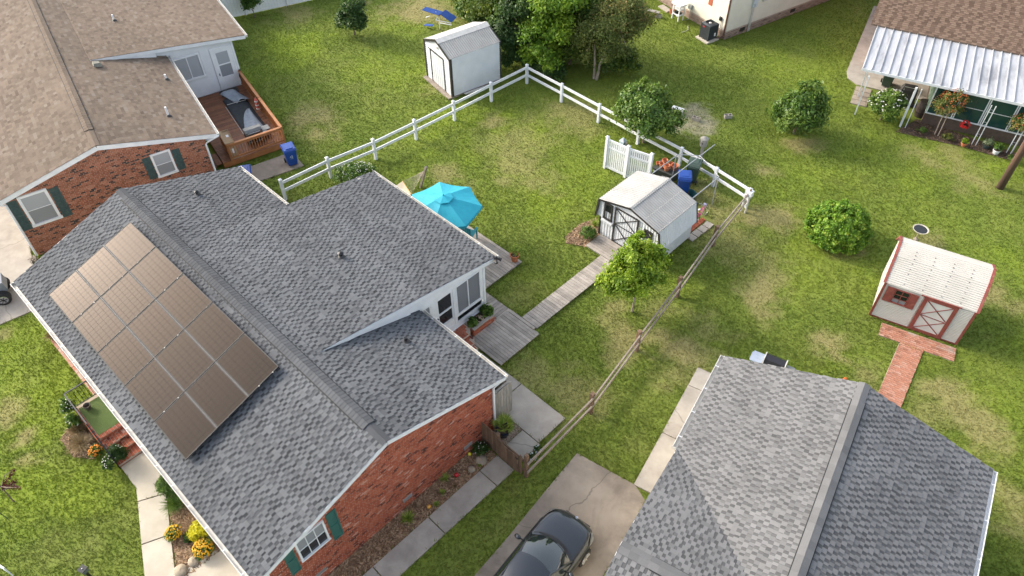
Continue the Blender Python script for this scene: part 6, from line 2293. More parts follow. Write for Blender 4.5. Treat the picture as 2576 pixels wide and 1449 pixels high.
# ------------------------------------------------------------------ vegetation
LEAF = {
    'bright': leaf_mat('bright_leaf', [(0, (0.098, 0.176, 0.016)), (0.5, (0.208, 0.325, 0.023)), (1, (0.390, 0.481, 0.052))], 0.4),
    'mid': leaf_mat('mid_leaf', [(0, (0.039, 0.091, 0.016)), (0.5, (0.091, 0.169, 0.026)), (1, (0.169, 0.260, 0.046))]),
    'dark': leaf_mat('dark_leaf', [(0, (0.023, 0.058, 0.016)), (0.5, (0.055, 0.111, 0.026)), (1, (0.111, 0.176, 0.039))]),
    'olive': leaf_mat('olive_leaf', [(0, (0.055, 0.085, 0.016)), (0.5, (0.125, 0.160, 0.032)), (0.9, (0.21, 0.215, 0.055)), (1, (0.27, 0.19, 0.06))]),
    'thick': leaf_mat('thicket_leaf', [(0, (0.046, 0.085, 0.013)), (0.5, (0.111, 0.169, 0.021)), (1, (0.234, 0.273, 0.036))]),
    'citrus': leaf_mat('glossy_leaf', [(0, (0.052, 0.111, 0.021)), (0.5, (0.111, 0.195, 0.029)), (1, (0.208, 0.286, 0.052))], 0.3, 0.4),
    'round': leaf_mat('yellow_green_leaf', [(0, (0.072, 0.169, 0.016)), (0.55, (0.156, 0.286, 0.023)), (0.93, (0.260, 0.390, 0.039)), (1, (0.36, 0.42, 0.06))], 0.3),
    'yellow': leaf_mat('golden_leaf', [(0, (0.38, 0.36, 0.012)), (0.5, (0.60, 0.56, 0.015)), (1, (0.72, 0.68, 0.05))], 0.3),
    'straw': leaf_mat('straw_blade', [(0, (0.15, 0.105, 0.045)), (0.5, (0.24, 0.17, 0.08)), (1, (0.34, 0.26, 0.14))], 0.3),
    'pale': leaf_mat('pale_blade', [(0, (0.12, 0.17, 0.07)), (0.5, (0.20, 0.26, 0.12)), (1, (0.42, 0.45, 0.28))], 0.3),
    'red': leaf_mat('wine_leaf', [(0, (0.045, 0.010, 0.010)), (0.5, (0.085, 0.018, 0.016)), (1, (0.15, 0.035, 0.025))], 0.3),
    'palm': leaf_mat('palm_blade', [(0, (0.130, 0.221, 0.026)), (0.5, (0.260, 0.351, 0.052)), (1, (0.416, 0.468, 0.104))], 0.35),
}


def petal(name, c):
    return M(name, c, tuple(x * 0.85 for x in c), rough=0.7)


PET = {'white': petal('white_petal', (0.75, 0.73, 0.66)), 'yellow': petal('yellow_petal', (0.68, 0.38, 0.01)), 'orange': petal('orange_petal', (0.72, 0.24, 0.01)), 'coral': petal('coral_berry', (0.42, 0.11, 0.03)), 'scarlet': petal('scarlet_petal', (0.50, 0.015, 0.012)), 'blush': petal('blush_petal', (0.55, 0.36, 0.30))}


def leaf_cloud(blobs, n, leaf, seed, clumps=60, spread=0.16, flat=0.35, tone_var=0.35, droop=0.0, shell=0.45):
    g = np.random.default_rng(seed)
    B = np.array(blobs, float)
    vol = B[:, 3] * B[:, 4] * B[:, 5]
    ci = g.choice(len(B), clumps, p=vol / vol.sum())
    d = g.normal(size=(clumps, 3))
    d /= np.linalg.norm(d, axis=1)[:, None]
    d[:, 2] = np.where(d[:, 2] < -0.3, -d[:, 2] * 0.5, d[:, 2])
    rad = g.uniform(shell, 0.98, clumps) ** 0.7
    cc = B[ci, :3] + d * rad[:, None] * B[ci, 3:6]
    ct = g.uniform(0.2, 0.8, clumps)
    k = g.integers(0, clumps, n)
    off = g.normal(size=(n, 3)) * spread
    c = cc[k] + off * B[ci[k], 3:6].mean(1)[:, None] * np.array([1, 1, 0.8])
    nrm = d[k] + g.normal(size=(n, 3)) * 0.7 + np.array([0, 0, flat])
    nrm /= np.linalg.norm(nrm, axis=1)[:, None]
    r = g.normal(size=(n, 3)) + np.array([0, 0, -droop])
    t1 = r - (r * nrm).sum(1)[:, None] * nrm
    t1 /= np.linalg.norm(t1, axis=1)[:, None] + 1e-9
    t2 = np.cross(nrm, t1)
    s = g.uniform(0.65, 1.35, n)[:, None]
    a, b = leaf[0] * s, leaf[1] * s
    bend = nrm * (a * 0.25)
    V = np.stack([c - t1 * a - bend, c + t2 * b, c + t1 * a - bend, c - t2 * b], 1)
    V[:, :, 2] = np.maximum(V[:, :, 2], 0.02)
    tone = np.clip(ct[k] + g.uniform(-tone_var, tone_var, n), 0, 1)
    return V.reshape(-1, 3), np.arange(n * 4).reshape(n, 4), tone, cc


def plant(name, label, cat, x, y, blobs, n, leaf, mat, seed, trunk=None, clumps=60, spread=0.16, flat=0.35, group=None, flowers=None, z=0.0, droop=0.0, bark='bark', twigs=10, part='crown', shell=0.45):
    """trunk: list of (points, r0) tapered stems; flowers: (material, count, size)"""
    T = thing(name, label, cat, (x, y, z), 0, group)
    V, F, tone, cc = leaf_cloud(blobs, n, leaf, seed, clumps, spread, flat, droop=droop, shell=shell)
    np_mesh(part, V, F, LEAF[mat], {'tone': ('FACE', tone)}, T)
    if trunk:
        g = random.Random(seed)
        m = MB()
        for pts, r0 in trunk:
            k = len(pts)
            m.tube(pts, [r0 * (1 - 0.6 * i / (k - 1)) for i in range(k)], 8)
            top = Vector(pts[-1])
            mid = Vector(pts[max(0, k - 2)])
            for i in range(twigs):
                e = Vector(cc[g.randrange(len(cc))])
                s0 = mid.lerp(top, g.uniform(0.2, 1.0))
                q = s0.lerp(e, 0.5) + Vector((g.uniform(-.1, .1), g.uniform(-.1, .1), 0.08))
                m.tube([s0, q, e], [r0 * 0.35, r0 * 0.22, r0 * 0.08], 5)
        m.build('trunk', MT[bark], T)
    if flowers:
        fm, cnt, fs = flowers
        g = np.random.default_rng(seed + 5)
        m = MB()
        B = blobs
        for i in range(cnt):
            b = B[g.integers(len(B))]
            d = g.normal(size=3)
            d /= np.linalg.norm(d)
            d[2] = abs(d[2]) * 0.9 + 0.05
            p = (b[0] + d[0] * b[3] * 0.98, b[1] + d[1] * b[4] * 0.98, b[2] + d[2] * b[5] * 0.98)
            m.rock(p, (fs, fs, fs * 0.7), int(g.integers(9999)), 6, 3)
        m.build('blossoms', fm, T, kind='stuff')
    return T


def grass_clump(name, label, cat, x, y, n, h, spread, mat, seed, w=0.012, group=None, flowers=None, z=0.02, curve=0.5):
    g = np.random.default_rng(seed)
    V, F, tone = [], [], []
    for i in range(n):
        a = g.uniform(0, 2 * math.pi)
        r = spread * g.uniform(0.1, 1) ** 0.6
        hh = h * g.uniform(0.6, 1.1)
        b = (g.uniform(-.06, .06) * spread * 3, g.uniform(-.06, .06) * spread * 3)
        sx, sy = -math.sin(a) * w, math.cos(a) * w
        pts = []
        for k in range(4):
            t = k / 3
            rr = r * t ** 1.5
            zz = hh * (t - curve * t * t * (r / max(spread, 1e-3)))
            pts.append((b[0] + math.cos(a) * rr, b[1] + math.sin(a) * rr, max(0.01, zz)))
        i0 = len(V)
        for k, p in enumerate(pts):
            ww = 1 - 0.75 * k / 3
            V += [(p[0] - sx * ww, p[1] - sy * ww, p[2]), (p[0] + sx * ww, p[1] + sy * ww, p[2])]
        tn = g.uniform(0, 1)
        for k in range(3):
            F.append((i0 + 2 * k, i0 + 2 * k + 1, i0 + 2 * k + 3, i0 + 2 * k + 2))
            tone.append(tn)
    T = thing(name, label, cat, (x, y, z), 0, group)
    np_mesh('blades', V, F, LEAF[mat], {'tone': ('FACE', tone)}, T)
    if flowers:
        fm, cnt, fs = flowers
        m = MB()
        for i in range(cnt):
            a, r = g.uniform(0, 6.28), spread * g.uniform(0, 1) ** 0.5
            m.rock((r * math.cos(a), r * math.sin(a), h * (1 - 0.4 * (r / spread) ** 2) * g.uniform(0.85, 1.05)), (fs, fs, fs * 0.6), i, 6, 3)
        m.build('blossoms', fm, T, kind='stuff')
    return T


# trees
plant('young_tree', 'young tree with bright yellow-green leaves in front of the barn shed', 'tree', -10.82, 17.83,
      [(-0.15, 0.05, 1.9, 1.1, 1.1, 0.95), (-0.05, 0.1, 2.9, 0.85, 0.9, 0.85), (-0.65, -0.65, 1.6, 0.6, 0.6, 0.5), (0.3, 0.75, 2.1, 0.7, 0.7, 0.6), (-0.1, 0, 3.65, 0.45, 0.45, 0.5)], 19000, (0.075, 0.034), 'bright', 1,
      trunk=[([(0, 0, 0), (0.02, 0, 0.7), (-0.05, 0.02, 1.5), (-0.08, 0.03, 3.0)], 0.05)], clumps=90, spread=0.15, bark='bark_pale', droop=0.5)
plant('leafy_tree', 'dense round dark green tree overhanging the rear white fence', 'tree', -17.5, 27.35,
      [(0, 0, 1.7, 1.55, 1.55, 1.25), (-0.5, 0.3, 2.2, 1.1, 1.1, 0.9), (0.6, -0.2, 1.5, 1.35, 1.35, 1.05), (-0.8, 0, 1.4, 1.1, 1.1, 0.9)], 15000, (0.075, 0.042), 'citrus', 2,
      trunk=[([(0, 0, 0), (0.05, 0.05, 0.6), (0, 0, 1.6)], 0.11)], clumps=130, spread=0.13)
plant('upright_shrub', 'large loose green shrub standing alone on the rear lawn', 'shrub', -12.4, 33.2,
      [(0, 0, 1.2, 1.3, 1.3, 1.15), (0.1, 0.2, 1.9, 1.0, 1.0, 0.8), (-0.3, 0.0, 0.8, 1.1, 1.1, 0.75)], 20000, (0.10, 0.036), 'citrus', 3,
      trunk=[([(0, 0, 0), (0.05, 0, 0.6), (0.1, 0.1, 1.6)], 0.07), ([(0.05, 0.05, 0), (-0.2, 0.1, 0.7), (-0.3, 0.2, 1.5)], 0.05)], clumps=90, spread=0.15, droop=-0.6)
plant('round_shrub', 'large rounded yellow-green shrub on the right lawn', 'shrub', -7.1, 27.45,
      [(0, 0, 0.6, 1.38, 1.3, 1.0), (0.1, 0.1, 0.9, 1.15, 1.1, 0.85), (0, 0, 0.35, 1.35, 1.3, 0.4)], 32000, (0.05, 0.028), 'round', 4, trunk=[([(0, 0, 0), (0, 0, 0.5)], 0.06)], clumps=700, spread=0.055, shell=0.8)
# thicket behind the far shed
thick = [
    ('evergreen_tree', 'dense dark evergreen tree right behind the far shed', -27.9, 28.5, [(0, 0, 1.5, 1.5, 1.3, 1.5), (0.3, 0.4, 3.2, 1.4, 1.3, 1.3), (0.4, -0.2, 0.6, 1.3, 0.9, 0.7)], 8500, 'dark', 11, 3.2),
    ('bright_tree', 'tall bright green tree beside the fence corner', -25.9, 29.2, [(0, 0, 2.2, 1.55, 1.5, 1.7), (0.1, 0.3, 4.2, 1.5, 1.5, 1.5), (0.2, -0.6, 1.2, 1.2, 0.9, 1.1)], 10500, 'bright2', 12, 4.5),
    ('thicket_tree', 'broad yellow-green tree at the top behind the far shed', -30.4, 30.4, [(0, 0, 2.2, 2.6, 2.0, 2.0), (-0.9, 0.5, 3.4, 1.9, 1.7, 1.5), (-1.6, -0.6, 1.4, 1.5, 1.2, 1.3)], 9000, 'thick', 13, 3.0),
    ('thicket_tree', 'dark tree between the bright tree and the picture top', -27.6, 30.7, [(0, 0, 2.8, 1.9, 1.9, 2.0), (0.6, 0.8, 4.0, 1.6, 1.5, 1.4)], 8000, 'thick', 14, 3.6),
    ('thicket_tree', 'shaded tree in the thicket behind the twin-trunk tree', -24.9, 31.7, [(0, 0, 2.2, 1.7, 1.5, 1.9), (0, 0.7, 3.6, 1.7, 1.5, 1.5)], 7500, 'mid', 15, 3.2),
    ('understory_shrub', 'dark low shrub under the bright tree at the fence corner', -25.1, 28.6, [(0, 0, 0.55, 1.0, 0.7, 0.6), (-1.2, 0.1, 0.5, 0.8, 0.6, 0.55)], 3500, 'dark', 16, 0.7),
    ('thicket_tree', 'olive tree reaching out of the picture top beside the cream house', -23.3, 32.4, [(0, 0, 2.6, 1.5, 1.4, 1.7)], 6000, 'olive', 17, 3.0),
]
thick += [
    ('thicket_tree', 'leafy tree at the picture top behind the blue lounge chair', -34.0, 30.9, [(0, 0, 1.2, 1.7, 1.3, 1.3), (0.6, 0.4, 2.0, 1.5, 1.2, 1.2)], 6000, 'thick', 8, 1.6),
    ('thicket_shrub', 'rounded shrub at the left end of the thicket', -32.6, 29.9, [(0, 0, 1.0, 1.1, 0.9, 1.0)], 3500, 'mid', 9, 0.9),
    ('thicket_shrub', 'wide dark shrub filling the gap behind the far shed', -32.0, 30.0, [(0, 0, 0.9, 1.5, 1.0, 1.0), (1.3, 0.6, 1.1, 1.3, 1.0, 1.2)], 5000, 'dark', 18, 1.0),
    ('thicket_shrub', 'dark shrub mass between bright tree and twin-trunk tree', -25.2, 30.4, [(0, 0, 1.0, 1.2, 1.0, 1.1), (-1.4, 0.2, 1.0, 1.2, 0.9, 1.1)], 6000, 'thick', 19, 1.0),
    ('thicket_shrub', 'low green shrub behind the pale twin trunk', -23.4, 31.2, [(0, 0, 0.9, 1.3, 0.9, 1.0), (1.2, 0.6, 0.8, 1.0, 0.8, 0.9)], 5000, 'thick', 20, 1.0),
]
LEAF['bright2'] = leaf_mat('fresh_leaf', [(0, (0.094, 0.187, 0.019)), (0.5, (0.203, 0.336, 0.028)), (1, (0.374, 0.484, 0.055))], 0.35)
for (nm, lb, x, y, bl, n, mt, sd, th) in thick:
    plant(nm, lb, 'shrub' if 'shrub' in nm else 'tree', x, y, bl, int(n * 1.8), (0.10, 0.045), mt, sd, trunk=[([(0, 0, 0), (0.05, 0.05, th * 0.4), (0, 0.1, th)], 0.09)], clumps=110, spread=0.15, droop=0.4, group='thicket behind the far shed')
plant('twin_trunk_tree', 'sparse olive-leaved tree with pale twin trunk beside the thicket', 'tree', -23.09, 30.2,
      [(0.1, 0.6, 2.7, 1.8, 1.7, 1.4), (0.5, 1.2, 3.4, 1.6, 1.5, 1.2), (-0.6, 0.0, 2.0, 1.3, 1.1, 0.9), (0.9, 0.4, 2.1, 1.1, 1.1, 0.9)], 20000, (0.065, 0.03), 'olive', 21,
      trunk=[([(-0.08, 0, 0), (-0.15, 0.05, 0.9), (-0.4, 0.2, 2.3), (-0.5, 0.3, 3.0)], 0.09), ([(0.08, 0.02, 0), (0.18, 0.1, 1.0), (0.5, 0.5, 2.4), (0.7, 0.8, 3.3)], 0.085)], clumps=80, spread=0.17, bark='bark_pale', twigs=28)
plant('dark_shrub', 'dark upright shrub on the left lawn below the white privacy fence', 'shrub', -36.95, 24.0, [(0, 0, 0.9, 0.95, 0.85, 0.85), (0.2, 0.2, 1.7, 0.75, 0.7, 0.8)], 7000, (0.09, 0.042), 'dark', 22,
      trunk=[([(0, 0, 0), (0, 0, 0.6), (0.1, 0, 1.4)], 0.06)], clumps=60)
plant('fence_shrub', 'bushy green shrub against the white privacy fence', 'shrub', -43.25, 21.0, [(0, 0, 1.0, 0.5, 0.5, 0.9)], 1500, (0.09, 0.04), 'mid', 23, trunk=[([(0, 0, 0), (0, 0, 1.0)], 0.03)], clumps=25)
plant('fence_vine', 'thin green sapling against the white privacy fence', 'plant', -42.9, 23.2, [(0, 0, 0.9, 0.2, 0.2, 0.7)], 350, (0.08, 0.035), 'mid', 24, trunk=[([(0, 0, 0), (0, 0, 1.2)], 0.015)], clumps=10)
plant('flowering_shrub', 'white-flowered shrub beside the grey porch roof corner', 'shrub', -25.2, 15.0, [(0, 0, 0.7, 0.85, 0.85, 0.6), (0.3, 0.4, 0.9, 0.5, 0.5, 0.5)], 3000, (0.06, 0.03), 'mid', 25, clumps=60, flowers=(PET['white'], 130, 0.022), trunk=[([(0, 0, 0), (0, 0, 0.5)], 0.04)])
plant('camellia', 'round dark green bush dotted with white flowers at the patio', 'shrub', -9.75, 37.45, [(0, 0, 0.75, 0.95, 0.85, 0.75), (0.1, 0.1, 1.2, 0.75, 0.7, 0.55)], 5500, (0.06, 0.034), 'citrus', 26, clumps=100, spread=0.12, flowers=(PET['white'], 70, 0.042), trunk=[([(0, 0, 0), (0, 0, 0.6)], 0.05)])
plant('berry_tree', 'small standard tree with orange-red berries in front of the green windows', 'tree', -7.1, 38.05, [(-0.1, 0.3, 1.55, 0.75, 0.7, 0.6), (0.0, 0.4, 2.0, 0.6, 0.55, 0.5)], 2600, (0.05, 0.026), 'olive', 27, clumps=60, flowers=(PET['coral'], 170, 0.03), trunk=[([(-0.05, 0, 0), (-0.1, 0.1, 0.7), (-0.1, 0.2, 1.4)], 0.03), ([(0.12, 0, 0), (0.1, 0.1, 0.7), (0.05, 0.2, 1.4)], 0.03)], bark='bark_pale')
plant('berry_tree', 'small berry tree at the right picture edge beside the utility pole', 'tree', -3.75, 39.15, [(-0.1, 0.2, 1.5, 0.7, 0.7, 0.6)], 2000, (0.05, 0.026), 'olive', 28, clumps=45, flowers=(PET['coral'], 60, 0.03), trunk=[([(0, 0, 0), (0, 0.1, 0.8), (-0.05, 0.2, 1.4)], 0.035)], bark='bark_pale')
plant('spiky_bush', 'small round dark bush beside the barn shed corner', 'shrub', -14.95, 19.95, [(0, 0, 0.28, 0.36, 0.36, 0.30)], 1500, (0.07, 0.012), 'mid', 29, clumps=60, spread=0.14)
grass_clump('grass_tuft', 'loose green tuft growing behind the small bush at the shed', 'plant', -15.2, 20.75, 120, 0.5, 0.3, 'palm', 30)
# flower beds along the gable wall
plant('bed_shrub', 'dark green shrub with tiny white flowers by the gate', 'shrub', -10.56, 9.08, [(0, 0, 0.22, 0.26, 0.26, 0.24)], 900, (0.05, 0.02), 'dark', 31, clumps=30, flowers=(PET['white'], 14, 0.018))
grass_clump('bed_plant', 'bright green clump in the middle of the gable mulch bed', 'plant', -10.48, 5.72, 160, 0.34, 0.26, 'palm', 32, w=0.016)
for (x, y, lb, sd, h) in ((-10.66, 7.5, 'wispy yellow-green plant by the wall behind the red ball', 33, 0.34), (-10.36, 7.1, 'small yellow-green plant in the bed near the red ball', 34, 0.2), (-10.2, 6.68, 'small plant at the walk edge beside the orange ball', 35, 0.2), (-10.24, 7.55, 'thin dry plant at the bed edge beside the red ball', 36, 0.16), (-10.2, 8.68, 'tiny yellow plant below the flat rock by the gate', 37, 0.14)):
    grass_clump('bed_plant', lb, 'plant', x, y, 60, h, h * 0.7, 'palm' if sd != 36 else 'straw', sd, w=0.012, group='plants in the gable bed')
# front bed
plant('conifer_bush', 'dark green feathery bush under the front gutter by the walk', 'shrub', -16.95, 0.95, [(0, 0, 0.32, 0.42, 0.40, 0.36)], 2400, (0.075, 0.012), 'mid', 41, clumps=80, spread=0.13)
grass_clump('fountain_grass', 'soft green fountain grass below the feathery bush', 'plant', -16.3, 0.72, 420, 0.55, 0.48, 'mid', 42, w=0.008)
plant('marigold_plant', 'orange-yellow flowering plant at the walk edge', 'flowers', -15.42, 0.18, [(0, 0, 0.18, 0.26, 0.26, 0.2)], 700, (0.04, 0.018), 'mid', 43, clumps=30, flowers=(PET['yellow'], 120, 0.026), part='leaves')
plant('small_green_plant', 'small dark plant between the flower clumps', 'plant', -14.98, 0.42, [(0, 0, 0.12, 0.17, 0.17, 0.14)], 450, (0.045, 0.02), 'dark', 44, clumps=16, part='leaves')
plant('golden_bush', 'bright yellow feathery bush in the front bed', 'shrub', -14.82, 0.80, [(0, 0, 0.28, 0.36, 0.33, 0.3)], 2200, (0.07, 0.012), 'yellow', 45, clumps=80, spread=0.13)
plant('marigold_plant', 'large yellow flowering mound beside the two rocks', 'flowers', -14.25, 0.56, [(0, 0, 0.22, 0.33, 0.31, 0.24)], 900, (0.04, 0.018), 'mid', 46, clumps=40, flowers=(PET['yellow'], 190, 0.026), part='leaves')
grass_clump('variegated_grass', 'pale striped grass beside the yellow bush under the gutter', 'plant', -14.42, 1.0, 130, 0.42, 0.42, 'pale', 47, w=0.011)
plant('golden_bush', 'small yellow-green bush half under the front gutter', 'shrub', -15.2, 1.12, [(0, 0, 0.2, 0.2, 0.2, 0.2)], 600, (0.06, 0.012), 'round', 48, clumps=30)
for (x, y, r, lb, sd) in ((-14.2, 0.14, 0.17, 'rounded grey rock beside the yellow flower mound', 1), (-14.22, -0.28, 0.2, 'flat tan rock in the lower corner of the front bed', 2), (-10.32, 8.86, 0.2, 'large flat tan rock beside the gate in the gable bed', 3), (-10.3, 8.38, 0.13, 'smaller reddish rock at the walk in the gable bed', 4)):
    o = MB().rock((0, 0, 0), (r * 1.1, r, r * 0.5), sd, 12, 8).build('garden_rock', MT['stone'], loc=(x, y, 0.06), smooth=True)
    tag(o, lb, 'rock', 'garden rocks')
for (x, y, r, c, lb) in ((-10.75, 8.72, 0.07, (0.6, 0.5, 0.04), 'yellow gazing ball in the gable bed'), (-10.48, 7.86, 0.075, (0.5, 0.012, 0.02), 'red gazing ball in the gable bed'), (-10.28, 6.45, 0.07, (0.6, 0.30, 0.05), 'orange gazing ball at the walk edge'), (-15.3, 1.02, 0.07, (0.7, 0.7, 0.68), 'white ball under the front gutter')):
    T = thing('gazing_ball', lb, 'ball', (x, y, 0.03))
    MB().rock((0, 0, r + 0.02), (r, r, r), 0, 14, 10).build('globe', glass_mat('globe_' + lb.split()[0], c, 0.1), T, smooth=True)
    MB().lathe([(0.05, 0), (0.04, 0.03), (0.03, 0.04)], n=10).build('stand', MT['black_metal'], T)
for (x, y, lb) in ((-9.16, 10.47, 'pale flower cluster behind the split rail nearest the slab corner'), (-9.10, 10.12, 'pale flower cluster behind the split rail nearest the gate')):
    plant('white_flowers', lb, 'flowers', x, y, [(0, 0, 0.12, 0.16, 0.16, 0.13)], 200, (0.04, 0.02), 'dark', 50, clumps=12, flowers=(petal('ice_petal', (0.45, 0.52, 0.52)), 14, 0.022), part='leaves')
o = MB()
for k in range(4):
    o.tube([(0.16 * math.cos(t) * (1 - 0.08 * k) + 0.02 * k, 0.20 * math.sin(t) + 0.02 * k, 0.02 + 0.025 * k) for t in [i * 0.35 for i in range(19)]], 0.014, 6, cap=False)
tag(o.build('garden_hose', M('hose_yellow', (0.62, 0.40, 0.02)), loc=(-16.35, 1.08, 0.03)), 'coiled yellow garden hose under the front gutter', 'hose')
# front porch plants
plant('climbing_rose', 'leafy white rose on the outer side of the porch railing corner', 'shrub', -21.95, -0.02, [(0, -0.05, 0.75, 0.28, 0.2, 0.5), (0.35, -0.18, 0.45, 0.3, 0.2, 0.4)], 1300, (0.05, 0.026), 'mid', 51, clumps=40, flowers=(PET['white'], 36, 0.022))
plant('rose_bush', 'dark rose bush at the foot of the porch steps railing', 'shrub', -19.3, 0.14, [(0, 0.1, 0.4, 0.3, 0.3, 0.38), (0.15, -0.2, 0.35, 0.28, 0.22, 0.32)], 1800, (0.05, 0.026), 'dark', 52, clumps=45, flowers=(PET['white'], 24, 0.02))
plant('marigold_plant', 'orange flowering plant beside the porch railing', 'flowers', -20.0, -0.2, [(0, 0, 0.25, 0.24, 0.22, 0.24)], 700, (0.045, 0.02), 'mid', 53, clumps=26, flowers=(PET['orange'], 60, 0.032), part='leaves')
grass_clump('brown_grass', 'dark brown-green ornamental grass left of the porch', 'plant', -21.35, -0.25, 420, 0.55, 0.42, 'straw', 54, w=0.008)
grass_clump('tan_grass', 'wide tan ornamental grass below the porch railing', 'plant', -20.75, -0.42, 620, 0.5, 0.55, 'straw', 55, w=0.008)
LEAF['dbrown'] = leaf_mat('dark_straw', [(0, (0.06, 0.05, 0.02)), (0.5, (0.11, 0.085, 0.03)), (1, (0.17, 0.14, 0.05))], 0.3)
grass_clump('brown_grass', 'small dark clump behind the tan ornamental grass', 'plant', -21.6, -0.12, 260, 0.5, 0.34, 'dbrown', 56, w=0.009)
grass_clump('edge_grass', 'dry grass clump beside the front gutter above the brick edging', 'plant', -26.35, 0.95, 260, 0.45, 0.35, 'straw', 57, w=0.008)
T = thing('porch_pot', 'small dark empty pot on the green porch mat', 'pot', (-21.6, 0.42, 0.576))
MB().lathe([(0.09, 0), (0.13, 0.2), (0.135, 0.21), (0.115, 0.205), (0.10, 0.06)], n=14, cap=False).build('pot', M('glazed_pot', (0.10, 0.085, 0.07), rough=0.4), T, smooth=True)
MB().lathe([(0.105, 0.10), (0.01, 0.105)], n=14).build('soil', MT['soil'], T)
# red-leaved sapling at the left picture edge
T = thing('red_sapling', 'wine-red leafed sapling cut by the left picture edge', 'tree', (-20.35, -2.95, 0))
tr = MB()
br = [((0, 0, 0), (-0.05, 0.02, 0.6), (0.0, 0.05, 1.0)), ((0, 0.05, 0.9), (-0.15, 0.3, 1.15), (0.05, 0.62, 1.35)), ((0, 0.05, 0.95), (0.4, 0.2, 1.2), (0.85, 0.5, 1.4)), ((0, 0.05, 0.9), (-0.3, -0.2, 1.2), (-0.5, -0.5, 1.4)), ((0, 0.0, 0.8), (0.3, 0.25, 1.0), (0.35, 0.5, 1.2))]
pts = []
for b3 in br:
    tr.tube(b3, [0.025, 0.018, 0.008], 6)
tr.build('trunk', MT['bark'], T)
V, F, tn = [], [], []
g = np.random.default_rng(60)
for b3 in br[1:]:
    for i in range(170):
        t = g.uniform(0.1, 1)
        p = np.array(b3[0]) * (1 - t) + np.array(b3[2]) * t + np.array(b3[1]) * 0.0 + g.normal(size=3) * 0.035
        d1 = g.normal(size=3); d1 /= np.linalg.norm(d1)
        d2 = np.cross(d1, g.normal(size=3)); d2 /= np.linalg.norm(d2)
        i0 = len(V)
        V += [p - d1 * 0.035, p + d2 * 0.015, p + d1 * 0.035, p - d2 * 0.015]
        F.append((i0, i0 + 1, i0 + 2, i0 + 3)); tn.append(g.uniform(0, 1))
np_mesh('crown', V, F, LEAF['red'], {'tone': ('FACE', tn)}, T)
o = MB().tube([(0, 0, 0), (-0.1, -0.05, 0.5), (-0.16, -0.08, 0.8)], 0.012, 6).build('garden_stake', M('stake_green', (0.05, 0.08, 0.05)), loc=(-19.85, -3.33, 0))
tag(o, 'thin dark green garden stake on the front lawn at left', 'stake')
o = MB().box(-0.3, 0.3, -0.02, 0.02, 0.56, 0.6).box(-0.3, -0.26, -0.02, 0.02, 0, 0.56).box(0.26, 0.3, -0.02, 0.02, 0, 0.56).box(-0.26, 0.26, -0.02, 0.02, 0.28, 0.31).build('yard_sign_frame', MT['white'], loc=(-18.1, -4.05, 0), rot=0.3)
tag(o, 'white metal sign frame at the lower left picture corner', 'sign frame')
T = thing('lamp_post', 'dark square lamp post at the lower picture edge by the front walk', 'lamp', (-15.95, -2.3, 0), 0.35)
MB().box(-0.04, 0.04, -0.04, 0.04, 0, 0.6).build('post', MT['black_metal'], T)
MB().box(-0.09, 0.09, -0.09, 0.09, 0.6, 0.76).build('lantern', M('lantern_grey', (0.10, 0.12, 0.13), rough=0.5), T)
MB().box(-0.11, 0.11, -0.11, 0.11, 0.76, 0.79).build('lantern_cap', MT['black_metal'], T)
MB().lathe([(0.02, 0.79), (0.02, 0.81), (0.005, 0.82)], n=8).build('finial', MT['gutter'], T)


